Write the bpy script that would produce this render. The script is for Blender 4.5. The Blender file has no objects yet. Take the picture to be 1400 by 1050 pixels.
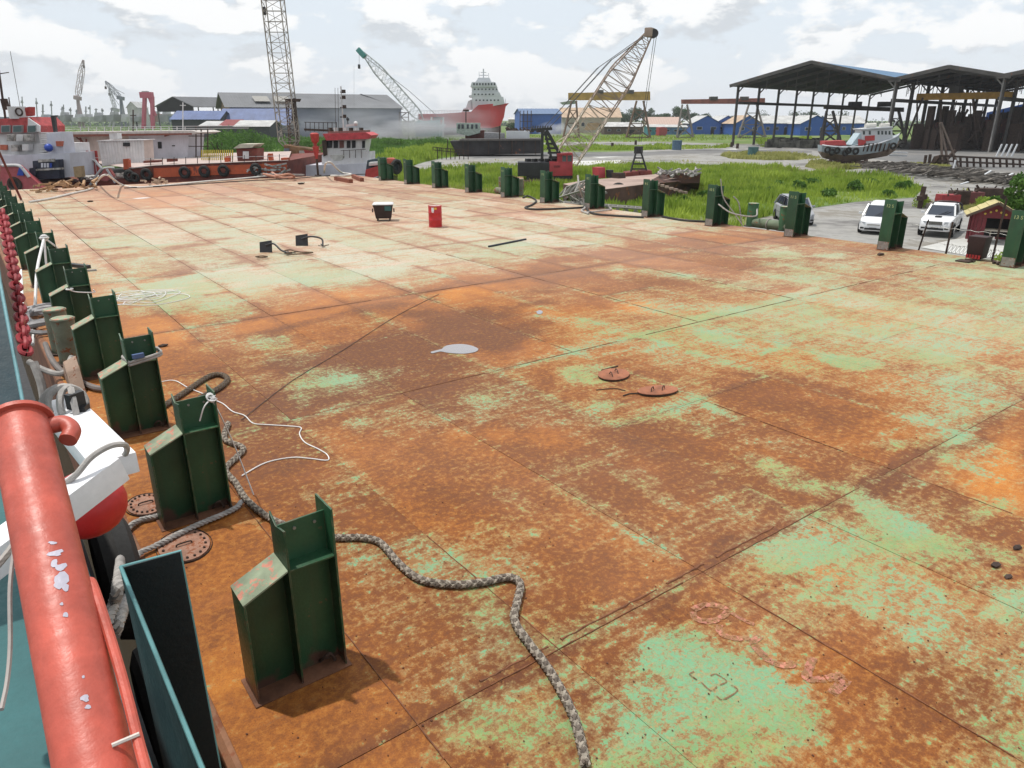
import bpy, bmesh, math, random
import numpy as np
from mathutils import Vector, Matrix
random.seed(7); rng=np.random.default_rng(7)
S=bpy.context.scene; COL=S.collection
# ---------- camera ----------
F=985.;CX=700.;CY=525.;HZ=164.;H=4.25
PT=math.atan((CY-HZ)/F); YAW=math.atan(780./math.hypot(F,CY-HZ))
FW=(math.sin(YAW),math.cos(YAW)); RT=(math.cos(YAW),-math.sin(YAW))
cam=bpy.data.cameras.new('camera'); camo=bpy.data.objects.new('camera',cam); COL.objects.link(camo)
camo.location=(0,0,H); camo.rotation_euler=(math.radians(90)-PT,0,-YAW)
cam.sensor_width=36; cam.lens=36*F/1400; cam.clip_start=.05; cam.clip_end=9000
S.camera=camo
# ---------- light ----------
SUN_EL=math.radians(70); SUN_AZ=math.atan2(-.50,.86)
sd=Vector((math.sin(SUN_AZ)*math.cos(SUN_EL),math.cos(SUN_AZ)*math.cos(SUN_EL),math.sin(SUN_EL)))
sl=bpy.data.lights.new('sun','SUN'); sl.energy=3.5; sl.angle=math.radians(1.2); sl.color=(1,.95,.88)
slo=bpy.data.objects.new('sun',sl); COL.objects.link(slo); slo.rotation_euler=sd.to_track_quat('Z','Y').to_euler(); slo.location=(0,0,80)
S.view_settings.view_transform='Standard'; S.view_settings.look='None'; S.view_settings.exposure=0.0; S.view_settings.gamma=1
W=bpy.data.worlds.new('World'); S.world=W; W.use_nodes=True
def world():
    nt=W.node_tree; nt.nodes.clear(); N=nt.nodes.new; L=nt.links.new
    out=N('ShaderNodeOutputWorld'); bg=N('ShaderNodeBackground'); bg.inputs[1].default_value=.1
    L(bg.outputs[0],out.inputs[0])
    sky=N('ShaderNodeTexSky'); sky.sky_type='NISHITA'; sky.sun_disc=False; sky.sun_elevation=SUN_EL; sky.sun_rotation=SUN_AZ%(2*math.pi); sky.air_density=1.2; sky.dust_density=2.5; sky.altitude=0
    tc=N('ShaderNodeTexCoord'); 
    def vm(op,a,b=None):
        n=N('ShaderNodeVectorMath'); n.operation=op; L(a,n.inputs[0])
        if b is not None: n.inputs[1].default_value=b
        return n.outputs[0]
    def mth(op,a,b=None,clamp=False):
        n=N('ShaderNodeMath'); n.operation=op; n.use_clamp=clamp
        for i,v in enumerate((a,b)):
            if v is None: continue
            if isinstance(v,(int,float)): n.inputs[i].default_value=v
            else: L(v,n.inputs[i])
        return n.outputs[0]
    def noise(v,sc,det,ro=.55,dist=0):
        n=N('ShaderNodeTexNoise'); L(v,n.inputs['Vector']); n.inputs['Scale'].default_value=sc; n.inputs['Detail'].default_value=det; n.inputs['Roughness'].default_value=ro; n.inputs['Distortion'].default_value=dist
        return n.outputs['Fac']
    def ramp(f,p):
        n=N('ShaderNodeMapRange'); n.interpolation_type='SMOOTHSTEP'; L(f,n.inputs[0]); n.inputs[1].default_value=p[0]; n.inputs[2].default_value=p[1]; return n.outputs[0]
    g=tc.outputs['Generated']
    v=vm('MULTIPLY',g,(1,1,2.2)); v2=vm('ADD',v,(0,0,.07)); v3=vm('MULTIPLY',g,(1,1,5.))
    big=noise(v,9.0,10,.55,.1); bigu=noise(v2,9.0,10,.55,.1)
    cm=ramp(big,(.45,.54))
    shade=ramp(mth('SUBTRACT',bigu,big),(-.05,.06))        # thicker above -> grey base
    lay=ramp(noise(v3,2.3,7,.6),(.48,.74))
    def mix(f,a,b):
        n=N('ShaderNodeMix'); n.data_type='RGBA'
        if isinstance(f,(int,float)): n.inputs[0].default_value=f
        else: L(f,n.inputs[0])
        for i,x in ((6,a),(7,b)):
            if isinstance(x,tuple): n.inputs[i].default_value=(*x,1)
            else: L(x,n.inputs[i])
        return n.outputs[2]
    cloudc=mix(shade,(10.6,10.6,10.5),(6.6,7.0,7.4))
    veil=mix(.9,sky.outputs[0],(8.3,9.1,9.9))
    c=mix(mth('MULTIPLY',lay,.75),veil,(7.2,7.5,7.9))
    c=mix(mth('MULTIPLY',cm,.85),c,cloudc)
    sep=N('ShaderNodeSeparateXYZ'); L(g,sep.inputs[0])
    hz=ramp(sep.outputs[2],(.0,.12))
    c=mix(hz,mix(.6,c,(8.6,8.9,9.2)),c)
    L(c,bg.inputs[0])
world()
# ---------- projection helpers: where a point of the real place lies ----------
def ray(px,py):
    a=(px-CX)/F; b=-(py-CY)/F
    f=math.cos(PT)+b*math.sin(PT); u=-math.sin(PT)+b*math.cos(PT)
    return (FW[0]*f+RT[0]*a, FW[1]*f+RT[1]*a, u)
def at(px,py,z=0.):
    r=ray(px,py); t=(z-H)/r[2]; return Vector((r[0]*t,r[1]*t,z))
def atD(px,py,D):
    r=ray(px,py); t=D/(r[0]*FW[0]+r[1]*FW[1]); return Vector((r[0]*t,r[1]*t,H+r[2]*t))
def atC(px,py,zc):
    r=ray(px,py); return Vector((r[0]*zc,r[1]*zc,H+r[2]*zc))
GZ=-2.4
# ---------- scene tree helpers ----------
WL={}
def T(name,label,cat,loc=(0,0,0),group=None,rz=0.):
    o=bpy.data.objects.new(name,None); COL.objects.link(o); o.location=loc; o.rotation_euler=(0,0,rz)
    o.empty_display_size=.2; o['label']=label; o['category']=cat
    if group: o['group']=group
    WL[o.name]=(Vector(loc),rz); return o
def lab(o,label=None,cat=None,group=None,kind=None):
    for k,v in (('label',label),('category',cat),('group',group),('kind',kind)):
        if v: o[k]=v
    return o
class MB:
    def __init__(s): s.v=[]; s.f=[]; s.sm=False
    def add(s,v,f):
        n=len(s.v); s.v+= [tuple(x) for x in v]; s.f+=[tuple(i+n for i in q) for q in f]; return s
    def box(s,c,d,rz=0.,M=None):
        hx,hy,hz=d[0]/2,d[1]/2,d[2]/2; v=[Vector((x*hx,y*hy,z*hz)) for z in(-1,1) for x,y in((-1,-1),(1,-1),(1,1),(-1,1))]
        R=M or Matrix.Rotation(rz,3,'Z'); c=Vector(c)
        return s.add([c+R@p for p in v],[(0,3,2,1),(4,5,6,7),(0,1,5,4),(1,2,6,5),(2,3,7,6),(3,0,4,7)])
    def bx(s,a,b):
        return s.box([(a[i]+b[i])/2 for i in range(3)],[abs(b[i]-a[i]) for i in range(3)])
    def bar(s,p,q,w,h=None,up=(0,0,1)):
        p=Vector(p);q=Vector(q);h=h or w; d=q-p; L=d.length
        if L<1e-6: return s
        d/=L; u=Vector(up); x=d.cross(u)
        if x.length<1e-3: x=d.cross(Vector((1,0,0)))
        x.normalize(); y=x.cross(d)
        v=[c+x*(a*w/2)+y*(b*h/2) for c in(p,q) for a,b in((-1,-1),(1,-1),(1,1),(-1,1))]
        return s.add(v,[(0,3,2,1),(4,5,6,7),(0,1,5,4),(1,2,6,5),(2,3,7,6),(3,0,4,7)])
    def tube(s,pts,r,n=8,cap=True):
        pts=[Vector(p) for p in pts]; rr=r if isinstance(r,(list,tuple)) else [r]*len(pts)
        m=len(s.v); prev=None; N=len(pts)
        for i,p in enumerate(pts):
            d=(pts[min(i+1,N-1)]-pts[max(i-1,0)]); d=d.normalized() if d.length>1e-9 else Vector((0,0,1))
            if prev is None:
                u=Vector((0,0,1)) if abs(d.z)<.9 else Vector((1,0,0)); x=d.cross(u).normalized()
            else: x=(prev-d*prev.dot(d)).normalized()
            prev=x; y=d.cross(x)
            for k in range(n):
                a=2*math.pi*k/n; s.v.append(tuple(p+(x*math.cos(a)+y*math.sin(a))*rr[i]))
        for i in range(N-1):
            for k in range(n):
                a=m+i*n+k;b=m+i*n+(k+1)%n; s.f.append((a,b,b+n,a+n))
        if cap: s.f.append(tuple(m+k for k in range(n))[::-1]); s.f.append(tuple(m+(N-1)*n+k for k in range(n)))
        s.sm=True; return s
    def cyl(s,c,r,h,n=16,r2=None): c=Vector(c); return s.tube([c,c+Vector((0,0,h))],[r,r if r2 is None else r2],n)
    def lathe(s,c,prof,n=20,M=None):
        c=Vector(c); m=len(s.v); M=M or Matrix.Identity(3)
        for r,z in prof:
            for k in range(n):
                a=2*math.pi*k/n; s.v.append(tuple(c+M@Vector((r*math.cos(a),r*math.sin(a),z))))
        for i in range(len(prof)-1):
            for k in range(n):
                a=m+i*n+k;b=m+i*n+(k+1)%n; s.f.append((a,b,b+n,a+n))
        s.sm=True; return s
    def torus(s,c,R,r,M=None,n=20,k=8):
        c=Vector(c); M=M or Matrix.Identity(3); m=len(s.v)
        for i in range(n):
            A=2*math.pi*i/n
            for j in range(k):
                B=2*math.pi*j/k; rr=R+r*math.cos(B); s.v.append(tuple(c+M@Vector((rr*math.cos(A),rr*math.sin(A),r*math.sin(B)))))
        for i in range(n):
            for j in range(k):
                a=m+i*k+j;b=m+((i+1)%n)*k+j;c2=m+((i+1)%n)*k+(j+1)%k;d=m+i*k+(j+1)%k; s.f.append((a,b,c2,d))
        s.sm=True; return s
    def prism(s,poly,off):       # poly: list of 3D points, extruded by vector off
        n=len(poly); off=Vector(off); v=[Vector(p) for p in poly]+[Vector(p)+off for p in poly]
        return s.add(v,[tuple(range(n))[::-1],tuple(range(n,2*n))]+[(i,(i+1)%n,(i+1)%n+n,i+n) for i in range(n)])
    def poly(s,p): return s.add(p,[tuple(range(len(p)))])
    def loft(s,secs,cap=True,closed=True):
        m=len(s.v); n=len(secs[0])
        for q in secs: s.v+=[tuple(p) for p in q]
        for i in range(len(secs)-1):
            for k in range(n if closed else n-1):
                a=m+i*n+k;b=m+i*n+(k+1)%n; s.f.append((a,b,b+n,a+n))
        if cap: s.f.append(tuple(m+k for k in range(n))[::-1]); s.f.append(tuple(m+(len(secs)-1)*n+k for k in range(n)))
        return s
    def ico(s,c,r,sub=1,sq=(1,1,1),jit=0.):
        bm=bmesh.new(); bmesh.ops.create_icosphere(bm,subdivisions=sub,radius=1)
        vs=[]
        for v in bm.verts:
            k=1+random.uniform(-jit,jit); vs.append((c[0]+v.co.x*r*sq[0]*k,c[1]+v.co.y*r*sq[1]*k,c[2]+v.co.z*r*sq[2]*k))
        s.add(vs,[tuple(v.index for v in f.verts) for f in bm.faces]); bm.free(); s.sm=True; return s
    def mesh(s,name,m,root=None,world_=True):
        me=bpy.data.meshes.new(name); v=s.v
        if root is not None and world_:
            l,rz=WL[root.name]; R=Matrix.Rotation(-rz,3,'Z'); v=[tuple(R@(Vector(p)-l)) for p in v]
        me.from_pydata(v,[],s.f); me.validate()
        if s.sm:
            me.shade_smooth()
            try: me.set_sharp_from_angle(angle=math.radians(35))
            except Exception: pass
        if m: me.materials.append(m)
        return me
    def build(s,name,m,parent=None,root=None,bevel=0.,local=False):
        r=root or parent
        me=s.mesh(name,m,r,not local)
        if bevel:
            bm=bmesh.new(); bm.from_mesh(me); bmesh.ops.bevel(bm,geom=list(bm.edges),offset=bevel,segments=2,affect='EDGES',profile=.7); bm.to_mesh(me); bm.free()
            me.shade_smooth()
            try: me.set_sharp_from_angle(angle=math.radians(40))
            except Exception: pass
        o=bpy.data.objects.new(name,me); COL.objects.link(o)
        if parent is not None: o.parent=parent
        return o
def kids(o): return [c for c in COL.objects if c.parent==o]
def dup(o,loc,rz=0.,label=None,group=None,scale=None,ch=None,parent=None):
    c=o.copy(); COL.objects.link(c)
    if parent is not None: c.parent=parent
    else:
        c.location=loc; c.rotation_euler=(0,0,rz)
        if scale: c.scale=scale
        if label: c['label']=label
        if group: c['group']=group
        WL[c.name]=(Vector(loc),rz)
    for k in (TREE[o.name] if o.name in TREE else []): dup(k,None,parent=c)
    return c
TREE={}
def retree():
    TREE.clear()
    for o in COL.objects:
        if o.parent: TREE.setdefault(o.parent.name,[]).append(o)
# ---------- materials ----------
MC={}
def M(name,col,rough=.6,metal=0.,var=.18,sc=3.,rust=0.,rcol=(.13,.045,.02),bump=.15,spec=.4,streak=0.,fine=40.):
    if name in MC: return MC[name]
    m=bpy.data.materials.new(name); MC[name]=m; m.use_nodes=True; nt=m.node_tree; b=nt.nodes['Principled BSDF']; N=nt.nodes.new; L=nt.links.new
    tc=N('ShaderNodeTexCoord'); co=tc.outputs['Object']
    def noise(s,d,r=.6,vec=None):
        n=N('ShaderNodeTexNoise'); L(vec or co,n.inputs['Vector']); n.inputs['Scale'].default_value=s; n.inputs['Detail'].default_value=d; n.inputs['Roughness'].default_value=r; return n.outputs['Fac']
    def mr(f,a,b_,c=0.,d=1.):
        n=N('ShaderNodeMapRange'); L(f,n.inputs[0]); n.inputs[1].default_value=a;n.inputs[2].default_value=b_;n.inputs[3].default_value=c;n.inputs[4].default_value=d; return n.outputs[0]
    def mix(f,a,b_):
        n=N('ShaderNodeMix'); n.data_type='RGBA'; L(f,n.inputs[0])
        for i,x in ((6,a),(7,b_)):
            if isinstance(x,tuple): n.inputs[i].default_value=(*x,1)
            else: L(x,n.inputs[i])
        return n.outputs[2]
    n1=noise(sc,6); n2=noise(fine,3)
    lo=tuple(max(0,c*(1-var)) for c in col); hi=tuple(min(1,c*(1+var)) for c in col)
    c=mix(mr(n1,.35,.65),lo,hi)
    c=mix(mr(n2,.3,.7,0,.35),c,tuple(x*.75 for x in col))
    if streak:
        mp=N('ShaderNodeMapping'); L(co,mp.inputs[0]); mp.inputs['Scale'].default_value=(6,6,.5)
        ns=noise(1.5,5,.6,mp.outputs[0]); c=mix(mr(ns,.52,.72,0,streak),c,tuple(.5*x+.5*y for x,y in zip(col,rcol)))
    rgh=mr(n2,.3,.7,rough-.06,min(1,rough+.1))
    if rust:
        nr=noise(sc*2.2,9,.68); f=mr(nr,.72-.35*rust,.76-.35*rust)
        rc=mix(mr(n1,.3,.7),rcol,tuple(min(1,x*2.0) for x in rcol)); c=mix(f,c,rc)
        mm=N('ShaderNodeMath'); mm.operation='MAXIMUM'; L(rgh,mm.inputs[0]); L(mr(f,0,1,0,.85),mm.inputs[1]); rgh=mm.outputs[0]
    L(c,b.inputs['Base Color']); L(rgh,b.inputs['Roughness']); b.inputs['Metallic'].default_value=metal; b.inputs['Specular IOR Level'].default_value=spec
    if bump:
        bp=N('ShaderNodeBump'); bp.inputs['Strength'].default_value=bump; bp.inputs['Distance'].default_value=.01
        ad=N('ShaderNodeMath'); L(n1,ad.inputs[0]); L(n2,ad.inputs[1]); L(ad.outputs[0],bp.inputs['Height']); L(bp.outputs[0],b.inputs['Normal'])
    return m
def glass(name,col=(.03,.04,.05),rough=.08):
    if name in MC: return MC[name]
    m=bpy.data.materials.new(name); MC[name]=m; m.use_nodes=True; b=m.node_tree.nodes['Principled BSDF']
    b.inputs['Base Color'].default_value=(*col,1); b.inputs['Roughness'].default_value=rough; b.inputs['Specular IOR Level'].default_value=.6; return m
def smooth(pts,n=8):       # Catmull-Rom through points
    P=[Vector(p) for p in pts]; P=[P[0]*2-P[1]]+P+[P[-1]*2-P[-2]]; out=[]
    for i in range(1,len(P)-2):
        for k in range(n):
            t=k/n; a,b,c,d=P[i-1:i+3]
            out.append(.5*((2*b)+(c-a)*t+(2*a-5*b+4*c-d)*t*t+(3*b-a-3*c+d)*t**3))
    out.append(P[-2]); return out
# ================= BARGE =================
GREEN=M('stanchion_green',(.016,.068,.030),.42,var=.25,sc=2.,rust=.28,rcol=(.10,.04,.025),bump=.25,spec=.5,streak=.25)
DX0,DX1,DY0,DY1=.76,26.35,-8.,58.
# wear map of the deck, read at points of the plate surface: green paint left 0-9 / tone dark 0 - orange 9 / bleached 0-9
MX=[-100,0,100,200,300,400,500,600,700,800,900,1000,1100,1200,1300,1400,1500]
MY=[225,245,262,280,300,320,340,360,380,400,425,455,490,530,580,640,710,790,870,960,1080,1200]
MG="""
33233333333333333
33233333333333333
44322333443333333
55535545445444444
55556645556433333
55566666655321222
55666666554311222
55566666531154233
54567754111353445
43476432211334467
32254321123444556
32222111134454544
22222211123344433
22122331112332332
22112222233222322
22111123321322211
22111122222223322
22111122322224222
22111122334332333
22111123346632222
22111124455422233
22111124445422222"""
MT="""
44444444444444444
44444444444444444
45555444444444444
45665545555555555
45555555555555555
45555555555555555
46664445565444444
56654446666445555
56776666543555555
67788776544566666
67666554676777766
66665533466677766
66654432455677766
66554322344555555
66544432444445455
65543333444444455
65554433445444556
76555444344445555
76655544333444443
76655544433444433
76655544433344333
76655544433344333"""
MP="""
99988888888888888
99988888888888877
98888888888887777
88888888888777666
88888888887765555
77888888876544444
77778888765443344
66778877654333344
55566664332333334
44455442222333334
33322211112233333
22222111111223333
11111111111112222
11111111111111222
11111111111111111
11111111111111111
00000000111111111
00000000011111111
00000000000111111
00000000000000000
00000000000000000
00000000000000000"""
def grid(s): return np.array([[int(c) for c in r] for r in s.split()],float)/9.
GG,GT,GP=grid(MG),grid(MT),grid(MP)
# distinct worn or painted patches: centre px, half sizes px, tilt (deg, image), green delta, tone delta
PATCH=[(1065,343,52,9,4,.8,0),(905,372,60,9,8,.35,0),(1340,372,70,14,6,.6,0),(1290,400,60,9,14,.3,0),(970,462,45,9,20,.75,0),(1140,492,32,8,8,.8,0),(1270,490,35,7,5,.6,.1),
(1330,512,40,10,-15,.3,0),(1010,390,60,6,10,.4,0),(1085,405,50,5,-16,.7,0),(960,437,60,5,-16,.75,0),(880,452,40,4,-16,.5,0),(1120,430,40,6,15,.4,0),(1050,480,25,4,-18,.55,0),
(700,540,85,32,-5,.42,.1),(820,512,30,12,0,.4,0),(830,550,22,7,0,.45,0),(370,472,38,14,10,.5,0),(430,520,50,16,-5,.45,.1),(470,512,45,12,0,.35,0),(510,575,15,7,0,.4,0),(410,548,16,8,0,.4,0),
(625,446,15,5,10,.7,0),(985,568,35,8,25,.5,0),(1060,650,60,10,30,.65,0),(1190,705,60,11,30,.85,0),(1260,735,50,9,28,.6,0),(1330,750,50,10,20,.4,0),(960,590,40,10,20,.4,0),(1100,780,40,20,-30,.7,0),(1150,765,60,10,-28,.45,0),
(1000,830,50,14,10,.3,0),(950,940,80,45,25,.55,0),(1060,960,90,28,25,.75,0),(900,890,50,25,0,.45,0),(860,950,50,22,30,.35,0),(700,1010,60,25,10,.35,0),(800,1010,40,25,0,.4,0),(1010,1000,80,18,10,.35,0),
(790,830,40,14,10,.4,0),(580,850,60,30,20,.2,.1),(600,800,40,12,-20,.25,0),(700,690,30,16,0,.3,0),(780,640,28,14,10,.3,0),(870,660,40,10,20,.35,0),(920,700,30,9,20,.3,0),(1215,606,60,10,-5,.4,0),(1290,560,40,7,-10,.25,0),
(1340,640,50,8,25,.4,0),(1380,830,30,25,10,.3,0),(1220,840,60,10,25,.3,0),(1330,690,40,12,-20,.35,0),(280,385,70,16,-5,.45,0),(230,400,50,14,-5,.3,0),(495,370,60,10,-5,.4,0),(560,395,18,6,15,.5,0),(800,362,60,7,-5,.25,0),(650,340,70,12,-5,.3,0),
(540,470,150,40,-10,-.35,-.45),(640,440,100,30,0,-.25,-.35),(350,560,110,30,-15,-.25,-.3),(1230,640,60,10,-28,-.4,-.6),(1330,600,70,14,-26,-.35,-.5),(1280,622,60,14,-27,-.3,-.35),(1000,770,120,9,-28,-.5,-.5),(860,850,60,8,-28,-.5,-.4),(740,905,60,10,-28,-.5,-.5),
(1380,640,60,40,-20,-.2,.5),(1190,800,60,14,20,-.1,.35),(880,420,60,8,10,0,.4),(1210,450,60,10,5,0,.35),(420,420,130,14,-12,-.4,.25),(640,400,60,16,-12,-.3,.35),(230,440,60,24,-10,-.2,.25),(210,270,60,12,0,-.3,.3),(690,293,60,9,0,-.4,0),(450,284,50,7,5,-.35,.1),
(870,340,160,9,-12,-.5,-.1),(960,330,120,12,-3,-.5,0),(700,372,140,8,-12,-.45,-.1),(300,365,70,4,-10,-.5,-.3),(230,375,80,5,-12,-.5,-.2),(200,345,80,3,-8,-.4,-.2),(380,345,60,3,-8,-.4,-.1),(1200,880,90,45,-20,-.3,.05),(1330,960,90,60,0,-.25,-.2),(300,900,40,80,70,-.1,.35),
(120,350,50,8,30,-.2,.1),(560,640,200,50,-10,-.2,.1),(900,600,60,20,10,-.25,-.2),(700,600,60,20,0,-.2,.2),(560,720,90,30,0,-.2,.15),(1000,620,90,14,15,-.2,.1),(500,420,200,4,-13,-.3,-.25),(1060,540,100,24,5,-.35,-.25)]
PCH=[(a,b,c,d,math.radians(e),g,t) for a,b,c,d,e,g,t in PATCH]
_R=np.random.default_rng(3).random((257,257))
def vnoise(x,y):
    xi=np.floor(x).astype(int); yi=np.floor(y).astype(int); u=x-xi; v=y-yi; u=u*u*(3-2*u); v=v*v*(3-2*v); a=xi%256;b=yi%256
    return _R[a,b]*(1-u)*(1-v)+_R[a+1,b]*u*(1-v)+_R[a,b+1]*(1-u)*v+_R[a+1,b+1]*u*v
def fbm(x,y,o=4): return sum(vnoise(x*2**k+17*k,y*2**k+9*k)*.5**k for k in range(o))/sum(.5**k for k in range(o))-.5
def wear(x,y):
    wn=fbm(x*1.1,y*1.1,5)*2.6; wm=fbm(x*.9+40,y*.9+7,5)*1.2; x0_,y0_=x,y; x=x+fbm(x*.7+9,y*.7,4)*.9; y=y+fbm(x*.7,y*.7+30,4)*.9
    u=-H; f=x*FW[0]+y*FW[1]; a=x*RT[0]+y*RT[1]
    zc=f*math.cos(PT)-u*math.sin(PT); zc=np.maximum(zc,.8); b=f*math.sin(PT)+u*math.cos(PT)
    px=np.clip(CX+F*a/zc,-99,1499); py=np.clip(CY-F*b/zc,226,1199)
    ix=np.clip(np.searchsorted(MX,px)-1,0,len(MX)-2); iy=np.clip(np.searchsorted(MY,py)-1,0,len(MY)-2)
    mx=np.array(MX,float); my=np.array(MY,float)
    tx=(px-mx[ix])/(mx[ix+1]-mx[ix]); ty=(py-my[iy])/(my[iy+1]-my[iy])
    def s(G): return G[iy,ix]*(1-tx)*(1-ty)+G[iy,ix+1]*tx*(1-ty)+G[iy+1,ix]*(1-tx)*ty+G[iy+1,ix+1]*tx*ty
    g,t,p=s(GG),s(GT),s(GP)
    for a_,b_,c_,d_,e_,dg,dt in PCH:
        X=px-a_;Y=py-b_; U=(X*math.cos(e_)+Y*math.sin(e_))/c_; V=(-X*math.sin(e_)+Y*math.cos(e_))/d_
        w=np.clip((1.5-np.sqrt(U*U+V*V)+wn)/1.3,0,1); w=w*w*(3-2*w)*(np.sqrt(U*U+V*V)<2.6); g=g+dg*w*.72; t=t+dt*w
    g=g+wm*.35; t=t+wm*.2
    # rust gathers along the long rails edge
    e=np.clip(1-np.abs(x-1.5)/1.1,0,1); g=g-.25*e*(y<40); t=t+.15*e
    return np.clip(g,0,1),np.clip(t,0,1),np.clip(p,0,1)
def deck_mat():
    m=bpy.data.materials.new('worn_deck_paint'); m.use_nodes=True; nt=m.node_tree; b=nt.nodes['Principled BSDF']; N=nt.nodes.new; L=nt.links.new
    tc=N('ShaderNodeTexCoord'); co=tc.outputs['Object']
    def mp(v,s,r=0.):
        n=N('ShaderNodeMapping'); L(v,n.inputs[0]); n.inputs['Scale'].default_value=s; n.inputs['Rotation'].default_value=(0,0,r); return n.outputs[0]
    def noise(v,s,d,r=.6,dist=0.):
        n=N('ShaderNodeTexNoise'); L(v,n.inputs['Vector']); n.inputs['Scale'].default_value=s; n.inputs['Detail'].default_value=d; n.inputs['Roughness'].default_value=r; n.inputs['Distortion'].default_value=dist; return n.outputs['Fac']
    def mr(f,a,b_,c=0.,d=1.,sm=False):
        n=N('ShaderNodeMapRange'); L(f,n.inputs[0]); 
        if sm: n.interpolation_type='SMOOTHSTEP'
        for i,x in ((1,a),(2,b_),(3,c),(4,d)): n.inputs[i].default_value=x
        return n.outputs[0]
    def mt(op,a,b_=None,c=None,cl=False):
        n=N('ShaderNodeMath'); n.operation=op; n.use_clamp=cl
        for i,x in enumerate((a,b_,c)):
            if x is None: continue
            if isinstance(x,(int,float)): n.inputs[i].default_value=x
            else: L(x,n.inputs[i])
        return n.outputs[0]
    def mix(f,a,b_):
        n=N('ShaderNodeMix'); n.data_type='RGBA'
        if isinstance(f,(int,float)): n.inputs[0].default_value=f
        else: L(f,n.inputs[0])
        for i,x in ((6,a),(7,b_)):
            if isinstance(x,tuple): n.inputs[i].default_value=(*x,1)
            else: L(x,n.inputs[i])
        return n.outputs[2]
    at_=N('ShaderNodeAttribute'); at_.attribute_name='wear'; sp=N('ShaderNodeSeparateColor'); L(at_.outputs['Color'],sp.inputs[0]); g,t,p=sp.outputs
    big=noise(co,.55,8,.62,.3); mid=noise(mp(co,(1.,1.5,1)),2.4,10,.70,.2); fin=noise(co,13,8,.72); grit=noise(co,75,4,.7); st=noise(mp(co,(.35,3.2,1),.05),2.2,8,.65); st2=noise(mp(co,(3.0,.3,1)),2.0,6,.6)
    k=mt('ADD',mt('MULTIPLY',big,.24),mt('MULTIPLY',mid,.34)); k=mt('ADD',k,mt('MULTIPLY',fin,.46)); k=mt('ADD',k,mt('MULTIPLY',st,.22)); k=mt('ADD',k,mt('MULTIPLY',st2,.12)); k=mt('SUBTRACT',k,.065)      # ~0.61
    k=mt('ADD',k,mt('MULTIPLY',mt('SUBTRACT',g,.46),.30))
    n30=noise(co,34,7,.75,.6); kp=mt('ADD',k,mt('ADD',mt('MULTIPLY',mt('SUBTRACT',n30,.5),.30),mt('MULTIPLY',mt('SUBTRACT',fin,.5),.28))); paint=mr(kp,.630,.648,0,1,True); film=mt('MULTIPLY',mr(k,.545,.67,0,.8),mr(n30,.40,.56,.35,1))
    chips=mr(noise(co,22,7,.8,.5),.50,.56); pits=mr(noise(co,17,8,.82,.8),.535,.56); 
    # rust
    tt=mt('ADD',mt('MULTIPLY',t,.75),mt('MULTIPLY',mt('SUBTRACT',mid,.5),.60)); tt=mt('ADD',tt,mt('MULTIPLY',mt('SUBTRACT',big,.5),.7)); tt=mt('ADD',tt,mt('MULTIPLY',mt('SUBTRACT',fin,.5),.95),cl=True)
    r=N('ShaderNodeValToRGB'); tt=mt('ADD',mt('MULTIPLY',tt,.86),.05); L(tt,r.inputs[0]); e=r.color_ramp.elements; e[0].position=0;e[0].color=(.10,.036,.016,1); e[1].position=1;e[1].color=(.52,.21,.035,1)
    for pos,c in ((.28,(.175,.058,.016,1)),(.52,(.335,.115,.022,1)),(.75,(.47,.175,.028,1))): q=e.new(pos); q.color=c
    rc=mix(mr(fin,.5,.72,0,.55),r.outputs[0],(.40,.20,.055)); rc=mix(mr(grit,.52,.66,0,.5),rc,(.09,.035,.02)); rc=mix(mr(grit,.30,.42,.45,0),rc,(.36,.18,.07))
    rc=mix(mr(noise(co,.9,6,.6),.54,.68,0,.25),rc,(.27,.10,.04))
    # paint: mint, sage, where bleached paler
    gc=mix(mr(mid,.4,.62),(.135,.285,.105),(.24,.32,.11)); gc=mix(mr(big,.45,.6),gc,(.14,.35,.20))
    gc=mix(mr(fin,.35,.6,.35,0),gc,(.33,.33,.16)); gc=mix(mr(grit,.5,.7,0,.4),gc,(.18,.20,.10))
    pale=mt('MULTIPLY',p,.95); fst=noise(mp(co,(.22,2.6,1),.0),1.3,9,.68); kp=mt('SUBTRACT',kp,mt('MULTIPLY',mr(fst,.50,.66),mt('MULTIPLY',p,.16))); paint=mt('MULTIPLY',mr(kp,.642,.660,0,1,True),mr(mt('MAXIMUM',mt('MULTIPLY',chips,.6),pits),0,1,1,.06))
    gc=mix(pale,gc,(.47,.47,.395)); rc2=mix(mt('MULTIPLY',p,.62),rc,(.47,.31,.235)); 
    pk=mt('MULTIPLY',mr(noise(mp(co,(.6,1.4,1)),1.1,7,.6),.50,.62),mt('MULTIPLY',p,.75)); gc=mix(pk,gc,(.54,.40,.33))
    c=mix(film,rc2,mix(.55,gc,(.50,.33,.16))); c=mix(paint,c,gc)
    # dark scuffs that run fore and aft
    sc=mr(mt('ADD',mt('MULTIPLY',st,.7),mt('MULTIPLY',fin,.4)),.66,.72,0,.45); c=mix(sc,c,(.13,.055,.035))
    L(c,b.inputs['Base Color'])
    ro=mr(fin,.3,.7,.60,.85); L(ro,b.inputs['Roughness']); b.inputs['Specular IOR Level'].default_value=.20
    h=mt('ADD',mt('MULTIPLY',paint,.35),mt('ADD',mt('MULTIPLY',fin,.5),mt('MULTIPLY',grit,.35))); bp=N('ShaderNodeBump'); bp.inputs['Strength'].default_value=.45; bp.inputs['Distance'].default_value=.008; L(h,bp.inputs['Height'])
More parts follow.
